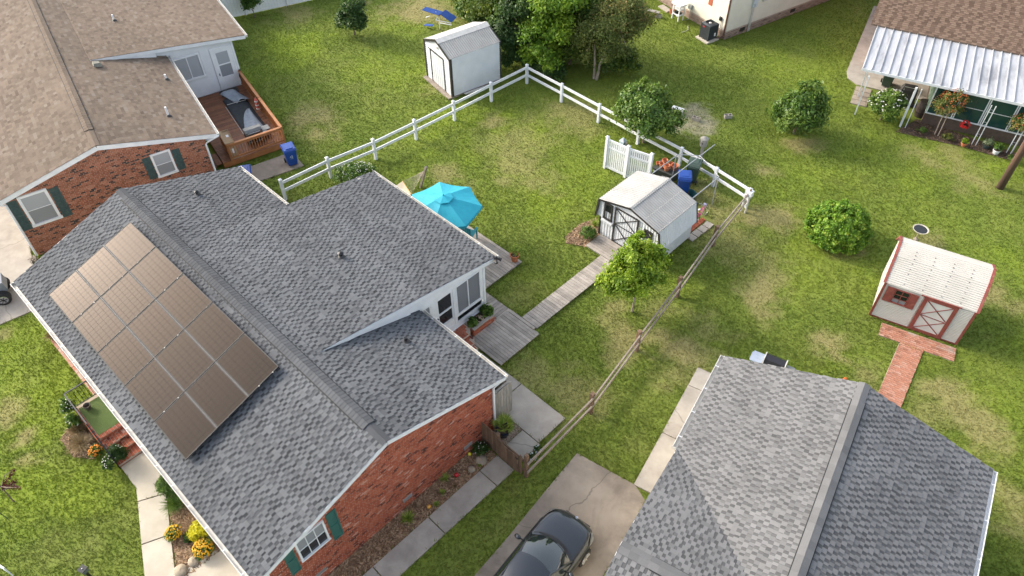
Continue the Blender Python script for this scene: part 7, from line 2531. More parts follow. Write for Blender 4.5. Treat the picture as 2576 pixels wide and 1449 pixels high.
# ------------------------------------------------------------------ yard furniture and small things
def umbrella():
    T = thing('patio_umbrella', 'open turquoise patio umbrella over the rear deck', 'umbrella', (-19.35, 15.55, 0.13))
    n = 7
    R, z0, z1 = 1.62, 1.86, 2.36
    a0 = math.radians(-9)
    for k in range(n):
        t, t2 = a0 + 2 * math.pi * k / n, a0 + 2 * math.pi * (k + 1) / n
        m = MB()
        N = 6
        vs, fs = [], []
        for i in range(N + 1):
            u = 0.16 + 0.84 * i / N
            for j in range(5):
                w = j / 4
                p0 = Vector((math.cos(t), math.sin(t), 0))
                p1 = Vector((math.cos(t2), math.sin(t2), 0))
                q = p0.lerp(p1, w) * (R * u)
                sag = 0.05 * u * math.sin(math.pi * w)
                vs.append((q.x * (1 - 0.02 * math.sin(math.pi * w) * u), q.y * (1 - 0.02 * math.sin(math.pi * w) * u), z1 - (z1 - z0) * u ** 1.15 - sag))
        for i in range(N):
            for j in range(4):
                a = i * 5 + j
                fs.append((a, a + 1, a + 6, a + 5))
        m.add(vs, fs, 0.3 + 0.5 * ((k * 37) % 10) / 10)
        # hanging valance
        e = [vs[N * 5 + j] for j in range(5)]
        m.add(e + [(x * 1.004, y * 1.004, z - 0.13) for x, y, z in e], [(j, j + 1, j + 6, j + 5) for j in range(4)], 0.4)
        m.build('canopy_panel', MT['teal'], T)
        MB().tube([(0, 0, z1 - 0.02), (math.cos(t) * R, math.sin(t) * R, z0 - 0.015)], 0.012, 6).build('rib', MT['tealpaint'], T)
    v = MB()
    for k in range(n):
        t, t2 = a0 + 2 * math.pi * (k) / n, a0 + 2 * math.pi * (k + 1) / n
        v.add([(0, 0, z1 + 0.06), (math.cos(t) * 0.42, math.sin(t) * 0.42, z1 - 0.055), (math.cos(t2) * 0.42, math.sin(t2) * 0.42, z1 - 0.055)], [(0, 1, 2)], 0.6)
    v.build('vent_cap', MT['teal'], T)
    MB().tube([(0, 0, 0), (0, 0, z1 + 0.05)], 0.025, 10).build('pole', MT['gutter'], T)
    MB().lathe([(0.02, z1 + 0.05), (0.03, z1 + 0.09), (0.01, z1 + 0.13)], n=8).build('finial', MT['tealpaint'], T)
    MB().lathe([(0.26, 0), (0.26, 0.05), (0.06, 0.1), (0.035, 0.35)], n=16).build('base', MT['black_metal'], T)
    C = thing('turquoise_chair', 'turquoise wooden chair under the umbrella rim', 'chair', (-18.55, 16.15, 0.13), math.radians(200))
    tp = MT['tealpaint']
    for k in range(5):
        MB().box(-0.26, 0.26, -0.22 + k * 0.1, -0.14 + k * 0.1, 0.40, 0.425).build('seat_slat', tp, C)
        MB().box(-0.25 + k * 0.105, -0.165 + k * 0.105, 0.30, 0.32, 0.42, 0.95).build('back_slat', tp, C)
    for sx in (-0.27, 0.27):
        for sy in (-0.2, 0.26):
            MB().box(sx - 0.025, sx + 0.025, sy - 0.025, sy + 0.025, 0, 0.4 if sy > 0 else 0.6).build('leg', tp, C)
        MB().box(sx - 0.05, sx + 0.05, -0.26, 0.32, 0.6, 0.625).build('arm', tp, C)


umbrella()


def hammock():
    T = thing('hammock', 'pale rope hammock on a wooden post, half hidden by the porch roof', 'hammock', (-22.9, 16.9, 0))
    OFF[T.name] = (-22.9, 16.9, 0)
    MB().beam((-22.98, 17.14, 0), (-22.42, 17.17, 1.5), 0.1, 0.1, up=(0, 1, 0)).build('post', MT['wood_rail'], T)
    ap = Vector((-22.5, 17.1, 1.28))
    b0, b1 = Vector((-23.08, 16.22, 0.85)), Vector((-22.2, 15.98, 0.72))
    rope = M('hammock_rope', (0.52, 0.45, 0.33), (0.44, 0.37, 0.26), rough=0.9)
    MB().tube([b0, b1], 0.022, 8).build('spreader_bar', M('spreader_wood', (0.55, 0.36, 0.12), rough=0.6), T)
    for k in range(15):
        p = b0.lerp(b1, k / 14)
        MB().tube([p, p.lerp(ap, 0.5) + Vector((0, 0, -0.03)), ap], 0.007, 4).build('cord', rope, T)
    vs, fs = [], []
    far = Vector((-0.35, -1.9, -0.1))
    for i in range(9):
        t = i / 8
        for j in range(9):
            p = b0.lerp(b1, j / 8) + far * t
            vs.append((p.x, p.y, p.z - 0.28 * math.sin(math.pi * min(1, t * 0.9)) * (0.5 + 0.5 * math.sin(math.pi * j / 8))))
    for i in range(8):
        for j in range(8):
            a = i * 9 + j
            fs.append((a, a + 1, a + 10, a + 9))
    MB().add(vs, fs).build('bed_net', rope, T, smooth=True)
    MB().tube([b0 + far, b1 + far], 0.022, 8).build('spreader_bar', M('spreader_wood2', (0.5, 0.33, 0.12), rough=0.6), T)
    MB().beam((-23.6, 13.9, 0), (-23.4, 13.6, 1.4), 0.1, 0.1).build('post', MT['wood_rail'], T)
    MB().tube([(b0 + far).lerp(b1 + far, 0.5), (-23.42, 13.7, 1.2)], 0.012, 5).build('cord', rope, T)


hammock()


def pot(label, x, y, z, r, h, mat, cat='pot', leaves=None, group=None, name='plant_pot'):
    T = thing(name, label, cat, (x, y, z), 0, group)
    MB().lathe([(r * 0.66, 0), (r * 0.93, h * 0.78), (r, h * 0.79), (r, h), (r * 0.88, h), (r * 0.84, h * 0.8)], n=16, cap=False).build('pot', mat, T, smooth=False)
    MB().lathe([(r * 0.86, h * 0.82), (r * 0.02, h * 0.86)], n=16).build('soil', MT['soil'], T)
    if leaves:
        V, F, tone, _ = leaf_cloud(leaves[0], leaves[1], leaves[2], leaves[4], 20, 0.25)
        np_mesh('leaves', V, F, LEAF[leaves[3]], {'tone': ('FACE', tone)}, T)
    return T


pot('terracotta pot with green plant on the patio deck corner', -16.2, 16.58, 0.135, 0.2, 0.36, MT['terracotta'], leaves=([(-0.03, 0.1, 0.55, 0.18, 0.18, 0.28)], 500, (0.09, 0.012), 'palm', 61))
T = pot('dark blue pot with fan palm beside the gate', -10.5, 10.12, 0.04, 0.27, 0.36, M('navy_glaze', (0.012, 0.02, 0.045), rough=0.25))
V, F, tn = [], [], []
g = np.random.default_rng(63)
fr = MB()
for k in range(16):
    a = k * 2.4
    el = g.uniform(0.6, 1.4)
    d = np.array([math.cos(a) * math.cos(el), math.sin(a) * math.cos(el), math.sin(el)])
    c = np.array([0, 0, 0.34]) + d * g.uniform(0.22, 0.36)
    fr.tube([(0, 0, 0.32), tuple(c)], 0.009, 5)
    side = np.cross(d, [0, 0, 1]); side /= np.linalg.norm(side)
    up = np.cross(side, d)
    for j in range(15):
        t = (j - 7) / 7 * 1.35
        dd = d * math.cos(t) + side * math.sin(t)
        L = 0.30 * (1 - 0.25 * abs(t) / 1.35)
        e = c + dd * L - up * 0.05
        w = np.cross(dd, up) * 0.014
        i0 = len(V)
        V += [c, c + dd * L * 0.5 - w, e, c + dd * L * 0.5 + w]
        F.append((i0, i0 + 1, i0 + 2, i0 + 3)); tn.append(g.uniform(0, 1))
np_mesh('fronds', V, F, LEAF['palm'], {'tone': ('FACE', tn)}, T)
fr.build('stems', M('palm_stem', (0.12, 0.14, 0.04)), T)


def planter():
    T = thing('brick_planter', 'low brick planter with leafy plants below the porch windows', 'planter', (-14.7, 13.0, 0))
    OFF[T.name] = (-14.7, 13.0, 0)
    x0, x1, y0, y1, h = -14.94, -14.42, 12.47, 13.58, 0.48
    b = MB()
    b.box(x0, x1, y0, y0 + 0.1, 0, h).box(x0, x1, y1 - 0.1, y1, 0, h).box(x1 - 0.1, x1, y0 + 0.1, y1 - 0.1, 0, h)
    w = b.build('box', MT['mortar_dark'], T)
    P = Pieces('brick', MT['brick'])
    brick_courses(P, wall_frame((x1, 0, 0), (1, 0, 0)), y0, y1, 0.01, h, no_rects([]), seed=2)
    brick_courses(P, wall_frame((0, y0, 0), (0, -1, 0)), x0, x1, 0.01, h, no_rects([]), seed=3)
    P.build(w, 300)
    MB().box(x1 - 0.1, x1 + 0.025, y0 - 0.02, y1 + 0.02, h + 0.001, h + 0.03).build('cap', MT['concrete'], T)
    MB().box(x0, x1 - 0.1, y0 + 0.1, y1 - 0.1, 0.1, 0.40).build('soil', MT['soil'], T)
    plant('hosta', 'broad-leaved plant at the near end of the brick planter', 'plant', -14.68, 12.66, [(0, 0, 0.14, 0.24, 0.2, 0.16)], 170, (0.10, 0.055), 'mid', 71, clumps=14, z=0.40, part='leaves')
    plant('hosta', 'tall broad-leaved plant at the far end of the brick planter', 'plant', -14.68, 13.42, [(0, 0, 0.22, 0.25, 0.22, 0.26)], 260, (0.11, 0.06), 'mid', 72, clumps=16, z=0.40, part='leaves')
    plant('blush_flowers', 'pale pink flowers in the middle of the brick planter', 'flowers', -14.66, 13.0, [(0, 0, 0.1, 0.16, 0.17, 0.12)], 200, (0.04, 0.02), 'dark', 73, clumps=12, z=0.40, flowers=(PET['blush'], 46, 0.024), part='leaves')


planter()


def flood_light():
    T = thing('security_light', 'black security light on the porch roof corner', 'light', (-14.86, 14.2, 2.78))
    MB().box(-0.05, 0.05, -0.05, 0.05, 0, 0.12).build('mount', MT['black'], T)
    for s in (-1, 1):
        MB().tube([(0.04, s * 0.07, 0.06), (0.15, s * 0.13, 0.0)], [0.05, 0.075], 10).build('lamp_head', MT['black'], T)
    MB().rock((0.02, 0, 0.15), (0.06, 0.06, 0.05), 2, 10, 6).build('sensor', MT['black_metal'], T)


flood_light()


def shed_corner():
    # dark tote heaped with terracotta pots
    T = thing('storage_tote', 'dark green storage tote heaped with clay pots behind the barn shed', 'tote', (-15.0, 25.75, 0), 0.12)
    dk = M('tote_green', (0.045, 0.052, 0.045), (0.06, 0.068, 0.06), rough=0.6)
    MB().add([(-0.48, -0.3, 0), (0.48, -0.3, 0), (0.48, 0.3, 0), (-0.48, 0.3, 0), (-0.55, -0.36, 0.6), (0.55, -0.36, 0.6), (0.55, 0.36, 0.6), (-0.55, 0.36, 0.6)], [(0, 3, 2, 1), (0, 1, 5, 4), (1, 2, 6, 5), (2, 3, 7, 6), (3, 0, 4, 7)]).build('bin', dk, T)
    MB().box(-0.57, 0.57, -0.38, 0.38, 0.56, 0.6).build('rim', dk, T)
    MB().box(-0.5, -0.4, -0.372, -0.364, 0.4, 0.48).build('paper_label', MT['white'], T)
    for i, (dx, dy, dz, r, h) in enumerate(((-0.25, 0.15, 0.6, 0.15, 0.22), (-0.25, 0.15, 0.68, 0.14, 0.2), (0.08, 0.22, 0.6, 0.13, 0.2), (0.32, 0.14, 0.6, 0.18, 0.26), (-0.2, -0.18, 0.6, 0.12, 0.28), (0.1, -0.16, 0.6, 0.17, 0.24), (0.1, -0.16, 0.7, 0.14, 0.22), (-0.46, -0.1, 0.6, 0.1, 0.15))):
        lb = ['wide clay pot at the back left of the tote heap', 'clay pot nested in the back left pot of the heap', 'small clay pot at the back middle of the heap', 'widest clay pot at the right of the heap', 'tall narrow clay pot at the front of the heap', 'front clay pot of the heap', 'clay pot nested in the front pot of the heap', 'smallest clay pot at the left rim of the heap'][i]
        p = thing('clay_pot', lb, 'pot', (-15.0 + dx, 25.75 + dy, dz), 0, 'clay pots on the tote')
        MB().lathe([(r * 0.6, 0), (r * 0.92, h * 0.75), (r, h * 0.76), (r, h), (r * 0.86, h), (r * 0.6, 0.03)], n=14, tone=0.3 + 0.09 * i).build('pot', MT['terracotta'], p)
        MB().lathe([(r * 0.62, 0.035), (0.01, 0.036)], n=14).build('drain_bottom', MT['terracotta'], p)
    wheelie_bin('dark green wheelie bin beside the white fence behind the barn shed', -13.95, 26.42, math.radians(200), MT['bin_green'], False, 1.12)
    wheelie_bin('blue wheelie bin directly behind the barn shed', -13.78, 25.42, math.radians(215), MT['bin_blue'], False, 1.05)
    T = thing('metal_pail', 'white metal box between tote and blue bin', 'box', (-14.65, 25.1, 0), 0.3)
    MB().box(-0.17, 0.17, -0.14, 0.14, 0, 0.5).build('box', MT['gutter'], T)
    MB().box(-0.18, 0.18, -0.15, 0.15, 0.5, 0.53).build('lid', MT['metal_roof'], T)
    T = thing('round_tub', 'dark teal round tub behind the barn shed ridge', 'tub', (-13.3, 25.25, 0))
    tm = M('tub_teal', (0.02, 0.09, 0.10), rough=0.4)
    MB().lathe([(0.25, 0), (0.33, 0.3), (0.35, 0.31), (0.33, 0.32), (0.30, 0.29), (0.23, 0.05)], n=20, cap=False).build('tub', tm, T)
    MB().lathe([(0.24, 0.06), (0.01, 0.061)], n=20).build('bottom', tm, T)
    # clothesline frame
    T = thing('clothesline', 'grey metal clothesline frame over the bins behind the barn shed', 'clothesline', (-13.6, 25.6, 0))
    OFF[T.name] = (-13.6, 25.6, 0)
    gm = M('galvanised', (0.42, 0.43, 0.44), rough=0.45, metal=0.5)
    Z = 1.66
    for x, y in ((-14.5, 25.55), (-12.19, 25.5)):
        MB().tube([(x, y, 0), (x, y, Z)], 0.026, 8).build('post', gm, T)
    for (x, ya, yb) in ((-14.5, 23.7, 25.68), (-13.7, 23.85, 27.5), (-12.2, 23.5, 25.6)):
        MB().tube([(x, ya, Z + 0.02), (x, yb, Z + 0.02)], 0.022, 8).build('arm', gm, T)
    MB().tube([(-14.5, 25.62, Z + 0.05), (-13.72, 26.25, Z + 0.05), (-12.9, 25.95, Z + 0.05), (-12.2, 25.55, Z + 0.05)], 0.018, 8).build('cross_bar', gm, T)
    # lantern birdhouse on wood post beyond the fence
    T = thing('post_lantern', 'grey lantern-shaped box on a weathered wooden post beyond the rear fence', 'birdhouse', (-14.4, 27.72, 0))
    MB().box(-0.06, 0.06, -0.06, 0.06, 0, 1.2).build('post', MT['wood_grey'], T)
    MB().lathe([(0.17, 1.15), (0.19, 1.2), (0.19, 1.52), (0.17, 1.54)], n=8).build('box', MT['wood_grey'], T)
    MB().lathe([(0.21, 1.54), (0.21, 1.56), (0.02, 1.68)], n=8).build('roof', MT['wood_grey'], T)
    MB().box(-0.05, 0.05, -0.184, -0.178, 1.32, 1.42).build('opening', MT['black'], T)
    # pedestal behind the picket screen
    T = thing('utility_pedestal', 'pale blue-grey utility pedestal behind the picket screen', 'pedestal', (-17.75, 25.85, 0))
    MB().box(-0.13, 0.13, -0.12, 0.12, 0, 0.75).build('cabinet', M('pedestal_blue', (0.42, 0.5, 0.55), rough=0.5), T)
    MB().add([(-0.15, -0.14, 0.75), (0.15, -0.14, 0.75), (0.15, 0.14, 0.75), (-0.15, 0.14, 0.75), (-0.04, -0.04, 0.9), (0.04, -0.04, 0.9), (0.04, 0.04, 0.9), (-0.04, 0.04, 0.9)], [(4, 5, 6, 7), (0, 1, 5, 4), (1, 2, 6, 5), (2, 3, 7, 6), (3, 0, 4, 7)]).build('cap', M('pedestal_cap', (0.48, 0.56, 0.6), rough=0.5), T)
    MB().box(0.18, 0.26, -0.04, 0.04, 0, 0.75).build('stake', MT['wood_grey'], T)
    # corner utility box on the fence end
    T = thing('utility_box', 'white utility box and pipes on the rear fence end post', 'utility box', (-10.95, 26.35, 0))
    MB().box(-0.16, 0.16, -0.12, 0.12, 0.85, 1.15).build('box', MT['vinyl'], T)
    MB().tube([(-0.1, -0.16, 0), (-0.1, -0.14, 0.95)], 0.04, 8).build('pipe', MT['vinyl'], T)
    MB().tube([(0.12, -0.16, 0), (0.12, -0.14, 0.95)], 0.045, 8).build('pipe', MT['gutter'], T)
    MB().rock((0.02, 0, 1.19), (0.05, 0.07, 0.05), 3).build('insulator', MT['wood_brown'], T)
    # pavers and brick heap
    for k in range(4):
        o = MB().box(-0.18, 0.18, -0.18, 0.18, 0, 0.05).build('paver', MT['concrete'], loc=(-11.62 + 0.02 * k, 23.1 + 0.4 * k, 0.012), rot=0.05 * k - 0.08)
        tag(o, ['nearest', 'second nearest', 'second farthest', 'farthest'][k] + ' of the four square pavers beside the barn shed', 'paver', 'square pavers by the barn shed')
    g = random.Random(5)
    T = thing('brick_stack', 'loose bricks laid along the side of the barn shed', 'bricks', (-11.95, 23.9, 0))
    for i in range(14):
        for j in range(2):
            MB().box(-0.1 + j * 0.11, 0.0 + j * 0.11, -0.62 + i * 0.09 - 0.02, -0.62 + i * 0.09 + 0.055, 0.0, 0.06 + g.uniform(0, 0.01), g.uniform(0.3, 0.8)).build('brick', MT['brick'], T)
    EX.append(rect(-12.2, -11.4, 22.9, 24.8))


shed_corner()


def bicycle():
    T = thing('bicycle', 'pink bicycle leaning at the rear corner of the barn shed', 'bicycle', (-12.06, 24.52, 0), math.radians(90))
    T.scale = (0.74, 0.74, 0.74)
    pk = M('pink_paint', (0.55, 0.015, 0.20), rough=0.3)
    r = 0.28
    lean = Matrix.Rotation(math.radians(-16), 4, 'X')
    L = lambda x, y, z: lean @ Vector((x, y, z))
    for i, wx in enumerate((-0.46, 0.46)):
        w = MB().tube([L(wx + r * math.cos(t), 0, r + r * math.sin(t)) for t in [2 * math.pi * k / 24 for k in range(25)]], 0.024, 6, cap=False).build('wheel', M('pink_tyre', (0.55, 0.40, 0.38)) if i else MT['tyre'], T)
        MB().tube([L(wx + (r - 0.03) * math.cos(t), 0, r + (r - 0.03) * math.sin(t)) for t in [2 * math.pi * k / 24 for k in range(25)]], 0.009, 5, cap=False).build('rim', MT['chrome'], w)
        s = MB()
        for k in range(10):
            t = 2 * math.pi * k / 10
            s.tube([L(wx, 0, r), L(wx + (r - 0.03) * math.cos(t), 0, r + (r - 0.03) * math.sin(t))], 0.003, 4)
        s.build('spokes', MT['chrome'], w)
    f = MB()
    for a, b in (((-0.46, 0, r), (-0.05, 0, 0.28)), ((-0.46, 0, r), (-0.12, 0, 0.58)), ((-0.05, 0, 0.28), (-0.14, 0, 0.68)), ((-0.05, 0, 0.28), (0.33, 0, 0.62)), ((-0.13, 0, 0.55), (0.32, 0, 0.66)), ((0.46, 0, r), (0.31, 0, 0.72))):
        f.tube([L(*a), L(*b)], 0.02, 8)
    f.build('frame', pk, T)
    MB().tube([L(0.2, -0.25, 0.86), L(0.28, -0.12, 0.84), L(0.31, 0, 0.74), L(0.28, 0.12, 0.84), L(0.2, 0.25, 0.86)], 0.013, 6).build('handlebar', MT['chrome'], T)
    MB().rock(tuple(L(-0.15, 0, 0.71)), (0.12, 0.07, 0.035), 1).build('saddle', MT['white'], T)
    MB().tube([L(wx2 := -0.46, 0.0, 2 * r + 0.03), L(-0.65, 0, 0.5), L(-0.76, 0, 0.34)], 0.03, 6).build('mudguard', pk, T)
    b = MB()
    p = L(0.46, 0, 0.72)
    b.box(p.x - 0.07, p.x + 0.07, p.y - 0.09, p.y + 0.09, p.z - 0.07, p.z + 0.06)
    b.build('basket', M('basket_lilac', (0.25, 0.24, 0.38), rough=0.7), T)
    MB().tube([L(-0.05, -0.08, 0.2), L(-0.05, 0.08, 0.36)], 0.012, 6).build('crank', MT['chrome'], T)


bicycle()


def blue_lounger():
    T = thing('folding_lounger', 'blue fabric lounge chair with white metal legs tipped over by the thicket', 'chair', (-33.7, 28.1, 0), math.radians(18))
    fb = M('lounger_blue', (0.01, 0.07, 0.30), (0.008, 0.05, 0.22), rough=0.7)
    wm = MT['white']
    MB().add([(-1.05, -0.28, 1.12), (0.05, -0.2, 0.98), (0.1, 0.3, 1.0), (-1.0, 0.1, 1.16)], [(0, 1, 2, 3)]).build('seat_fabric', fb, T).modifiers.new('t', 'SOLIDIFY').thickness = 0.02
    MB().add([(0.2, -0.25, 1.1), (1.0, -0.3, 0.78), (1.05, 0.28, 0.86), (0.25, 0.32, 1.15)], [(0, 1, 2, 3)]).build('back_fabric', fb, T).modifiers.new('t', 'SOLIDIFY').thickness = 0.02
    MB().add([(-0.95, -0.42, 0.2), (-0.35, -0.35, 0.25), (-0.35, -0.15, 0.28), (-0.9, -0.2, 0.22)], [(0, 1, 2, 3)]).build('footrest_fabric', fb, T).modifiers.new('t', 'SOLIDIFY').thickness = 0.02
    for a, b in (((0, -0.1, 0), (0.0, 0, 0.98)), ((-0.15, -0.2, 0.62), (0.85, -0.1, 0.6)), ((-0.15, 0.2, 0.25), (0.7, 0.2, 0.3)), ((-0.25, 0, 1.05), (0.02, 0, 0.7)), ((-0.15, -0.2, 0.62), (-0.05, -0.1, 0.85)), ((-0.8, -0.3, 0.7), (-0.5, -0.3, 0.85))):
        MB().tube([a, b], 0.025, 8).build('leg_tube', wm, T)
    MB().lathe([(0.09, 0.9), (0.09, 0.94), (0.02, 0.95)], (0.02, -0.06, -0.0), 12).build('hinge_disc', M('hinge_yellow', (0.6, 0.30, 0.04)), T)


blue_lounger()


def cinder_block(label, x, y, rot):
    T = thing('cinder_block', label, 'block', (x, y, 0.01), rot)
    b = MB()
    b.box(-0.2, 0.2, -0.1, -0.07, 0, 0.19).box(-0.2, 0.2, 0.07, 0.1, 0, 0.19)
    for x0 in (-0.2, -0.015, 0.17):
        b.box(x0, x0 + 0.03, -0.07, 0.07, 0, 0.19)
    b.build('block', MT['concrete'], T)
    MB().box(-0.165, -0.02, -0.068, 0.068, 0.0, 0.01).box(0.02, 0.165, -0.068, 0.068, 0.0, 0.01).build('hollow_floor', MT['soil'], T)


T = thing('garden_bench', 'small white plank bench beside the dense tree beyond the rear fence', 'bench', (-17.75, 30.55, 0), math.radians(10))
T.scale = (0.7, 0.8, 0.9)
MB().box(-0.45, 0.45, -0.15, 0.15, 0.38, 0.42).build('seat', MT['white'], T)
for s in (-0.36, 0.36):
    MB().box(s - 0.03, s + 0.03, -0.13, 0.13, 0, 0.38).build('leg', MT['gutter'], T)
cinder_block('grey concrete block lying on the sandy patch', -16.7, 30.75, 0.3)
cinder_block('grey concrete block alone on the grass beside the sandy patch', -15.62, 32.1, 0.9)
cinder_block('pale concrete block on the grass near the white plant stand', -24.85, 38.45, 0.2)


def plant_stand():
    T = thing('potting_stand', 'white plastic potting stand against the cream house wall', 'stand', (-23.85, 39.05, 0), math.radians(CRM))
    for sx in (-0.28, 0.28):
        for sy in (-0.2, 0.2):
            MB().box(sx - 0.03, sx + 0.03, sy - 0.03, sy + 0.03, 0, 0.98).build('leg', MT['white'], T)
    MB().box(-0.4, 0.4, -0.3, 0.3, 0.98, 1.08).build('top', MT['white'], T)
    for z in (0.35, 0.7):
        MB().box(-0.3, 0.3, -0.22, 0.22, z, z + 0.04).build('shelf', MT['white'], T)
    MB().box(-0.2, 0.0, -0.15, 0.1, 0.39, 0.55).box(0.05, 0.2, -0.1, 0.12, 0.39, 0.5).build('supplies', MT['black_metal'], T)
    T = thing('plank_bench', 'weathered low plank bench at the thicket edge', 'bench', (-25.4, 38.3, 0), math.radians(15))
    MB().box(-0.6, 0.6, -0.14, 0.14, 0.3, 0.34).build('seat', MT['wood_grey'], T)
    for s in (-0.5, 0.5):
        MB().box(s - 0.04, s + 0.04, -0.12, 0.12, 0, 0.3).build('leg', MT['wood_grey'], T)
    o = MB().box(-0.45, 0.45, -0.2, 0.2, 0, 0.06).build('stone_slab', MT['concrete'], loc=(-25.2, 39.6, 0.01), rot=-0.3)
    tag(o, 'flat stone slab on the grass at the cream house corner', 'slab')
    o = MB().lathe([(0.1, 0), (0.15, 0.25), (0.13, 0.25), (0.1, 0.05)], n=12).build('clay_pot', MT['terracotta'], loc=(-24.55, 39.4, 0))
    tag(o, 'single clay pot beside the white potting stand', 'pot')
    T = thing('drain_tube', 'kinked pale tube lying on the grass by the cream house', 'tube', (-22.75, 38.2, 0.02))
    MB().tube([(-0.1, 0.55, 0.02), (0.1, 0.3, 0.02), (0.22, 0.1, 0.02), (0.15, -0.15, 0.02), (0.1, -0.4, 0.02)], 0.014, 6).build('tube', MT['cream_white'], T)


plant_stand()


def patio_things():
    wheelie_bin('grey-green wheelie bin under the metal patio cover', -11.05, 40.7, math.radians(20), MT['bin_green'], False, 1.0)
    T = thing('covered_grill', 'dark covered grill with a bent metal handle under the patio cover', 'grill', (-9.55, 39.75, 0), math.radians(20))
    cv = M('grill_cover', (0.05, 0.045, 0.04), (0.03, 0.027, 0.025), rough=0.8)
    MB().add([(-0.45, -0.3, 0.05), (0.45, -0.3, 0.05), (0.45, 0.3, 0.05), (-0.45, 0.3, 0.05), (-0.4, -0.25, 0.9), (0.4, -0.25, 0.9), (0.4, 0.25, 0.9), (-0.4, 0.25, 0.9), (-0.3, -0.1, 1.08), (0.3, -0.1, 1.08), (0.3, 0.14, 1.08), (-0.3, 0.14, 1.08)],
             [(0, 1, 5, 4), (1, 2, 6, 5), (2, 3, 7, 6), (3, 0, 4, 7), (4, 5, 9, 8), (5, 6, 10, 9), (6, 7, 11, 10), (7, 4, 8, 11), (8, 9, 10, 11)]).build('cover', cv, T)
    MB().tube([(-0.3, -0.35, 0.95), (-0.3, -0.35, 1.15), (0.25, -0.35, 1.15), (0.25, -0.36, 0.4)], 0.018, 6).build('handle', MT['gutter'], T)
    T = thing('rain_barrel', 'dark brown barrel standing in the passage under the patio cover', 'barrel', (-8.45, 39.2, 0))
    MB().lathe([(0.26, 0), (0.33, 0.3), (0.33, 0.6), (0.27, 0.88), (0.25, 0.89)], n=18).build('barrel', M('barrel_brown', (0.06, 0.042, 0.035), rough=0.6), T)
    MB().lathe([(0.335, 0.28), (0.34, 0.3), (0.335, 0.32)], n=18, cap=False).build('hoop', MT['black_metal'], T)
    pot('orange clay pot with yellow flowers at the flower bed edge', -5.72, 38.1, 0.02, 0.16, 0.2, MT['terracotta'], leaves=([(0, 0, 0.3, 0.16, 0.16, 0.14)], 160, (0.06, 0.025), 'bright', 81))
    pot('dark pot of white flowers in the flower bed', -4.85, 38.7, 0.02, 0.2, 0.22, M('pot_dark', (0.04, 0.06, 0.055)), leaves=([(0, 0, 0.35, 0.2, 0.2, 0.2)], 200, (0.06, 0.025), 'pale', 82))
    pot('white pot with green plant at the right end of the flower bed', -4.32, 38.55, 0.02, 0.18, 0.24, MT['white'], leaves=([(0, 0, 0.38, 0.2, 0.2, 0.18)], 220, (0.08, 0.03), 'mid', 83))
    T = thing('hanging_basket', 'hanging basket of bright red flowers before the green windows', 'flowers', (-6.15, 38.55, 0))
    MB().tube([(0, 0, 1.0), (0, 0, 2.3)], 0.008, 5).build('hanger', MT['black_metal'], T)
    m = MB()
    g = random.Random(9)
    for i in range(60):
        a, b = g.uniform(0, 6.28), g.uniform(-0.6, 1)
        m.rock((0.2 * math.cos(a) * math.cos(b), 0.2 * math.sin(a) * math.cos(b), 0.85 + 0.2 * math.sin(b)), (0.045, 0.045, 0.035), i, 6, 3)
    m.build('blossoms', PET['scarlet'], T, kind='stuff')
    MB().lathe([(0.05, 0.66), (0.16, 0.82), (0.15, 0.83)], n=12).build('basket', MT['black_metal'], T)
    plant('bed_shrub', 'low green plant in the dark patio flower bed', 'plant', -7.7, 37.7, [(0, 0, 0.2, 0.25, 0.2, 0.2)], 350, (0.05, 0.022), 'mid', 84, clumps=16, part='leaves')
    plant('bed_shrub', 'brownish low plant beside the berry tree stems', 'plant', -6.5, 38.0, [(0, 0, 0.2, 0.35, 0.22, 0.2)], 350, (0.05, 0.02), 'olive', 85, clumps=16, part='leaves')
    plant('bed_shrub', 'small green plant at the foot of the utility pole', 'plant', -3.5, 38.35, [(0, 0, 0.2, 0.25, 0.22, 0.22)], 350, (0.05, 0.022), 'mid', 86, clumps=16, part='leaves')
    T = thing('utility_pole', 'dark brown wooden utility pole leaving the right picture edge', 'pole', (-3.14, 36.03, 0))
    MB().tube([(0, 0, 0), (0.01, 0, 2.5), (0.02, 0, 5), (0.02, 0, 9)], [0.17, 0.155, 0.145, 0.12], 14).build('pole', MT['pole'], T, smooth=True)
    MB().box(-1.1, 1.1, -0.06, 0.06, 8.3, 8.42).build('crossarm', MT['pole'], T)
    for s in (-1, 0.0, 1):
        MB().lathe([(0.03, 8.42), (0.05, 8.5), (0.03, 8.56)], (s, 0, 0), 8).build('insulator', MT['gutter'], T)
    T = thing('bird_bath', 'round dark birdbath dish with pale rim on a thin stand', 'birdbath', (-4.45, 29.86, 0))
    MB().lathe([(0.11, 0), (0.10, 0.03), (0.025, 0.08), (0.022, 0.5), (0.08, 0.53)], n=12).build('pedestal', MT['concrete_old'], T)
    MB().lathe([(0.06, 0.53), (0.25, 0.55), (0.33, 0.60), (0.335, 0.61), (0.30, 0.61), (0.28, 0.585)], n=24, cap=False).build('bowl', MT['concrete_pale'], T)
    MB().lathe([(0.285, 0.59), (0.01, 0.591)], n=24).build('water', glass_mat('dark_water', (0.02, 0.022, 0.022), 0.05), T)
    T = thing('gas_barbecue', 'gas barbecue with black lid and pale side shelf behind the grey roof', 'grill', (-5.08, 18.68, 0), math.radians(14))
    bl = M('lid_black', (0.022, 0.021, 0.025), rough=0.3)
    MB().prism([(-0.26, 0.9), (-0.28, 1.02), (-0.15, 1.18), (0.1, 1.2), (0.26, 1.08), (0.26, 0.9)], -0.36, 0.36, F=FXY).build('lid', bl, T)
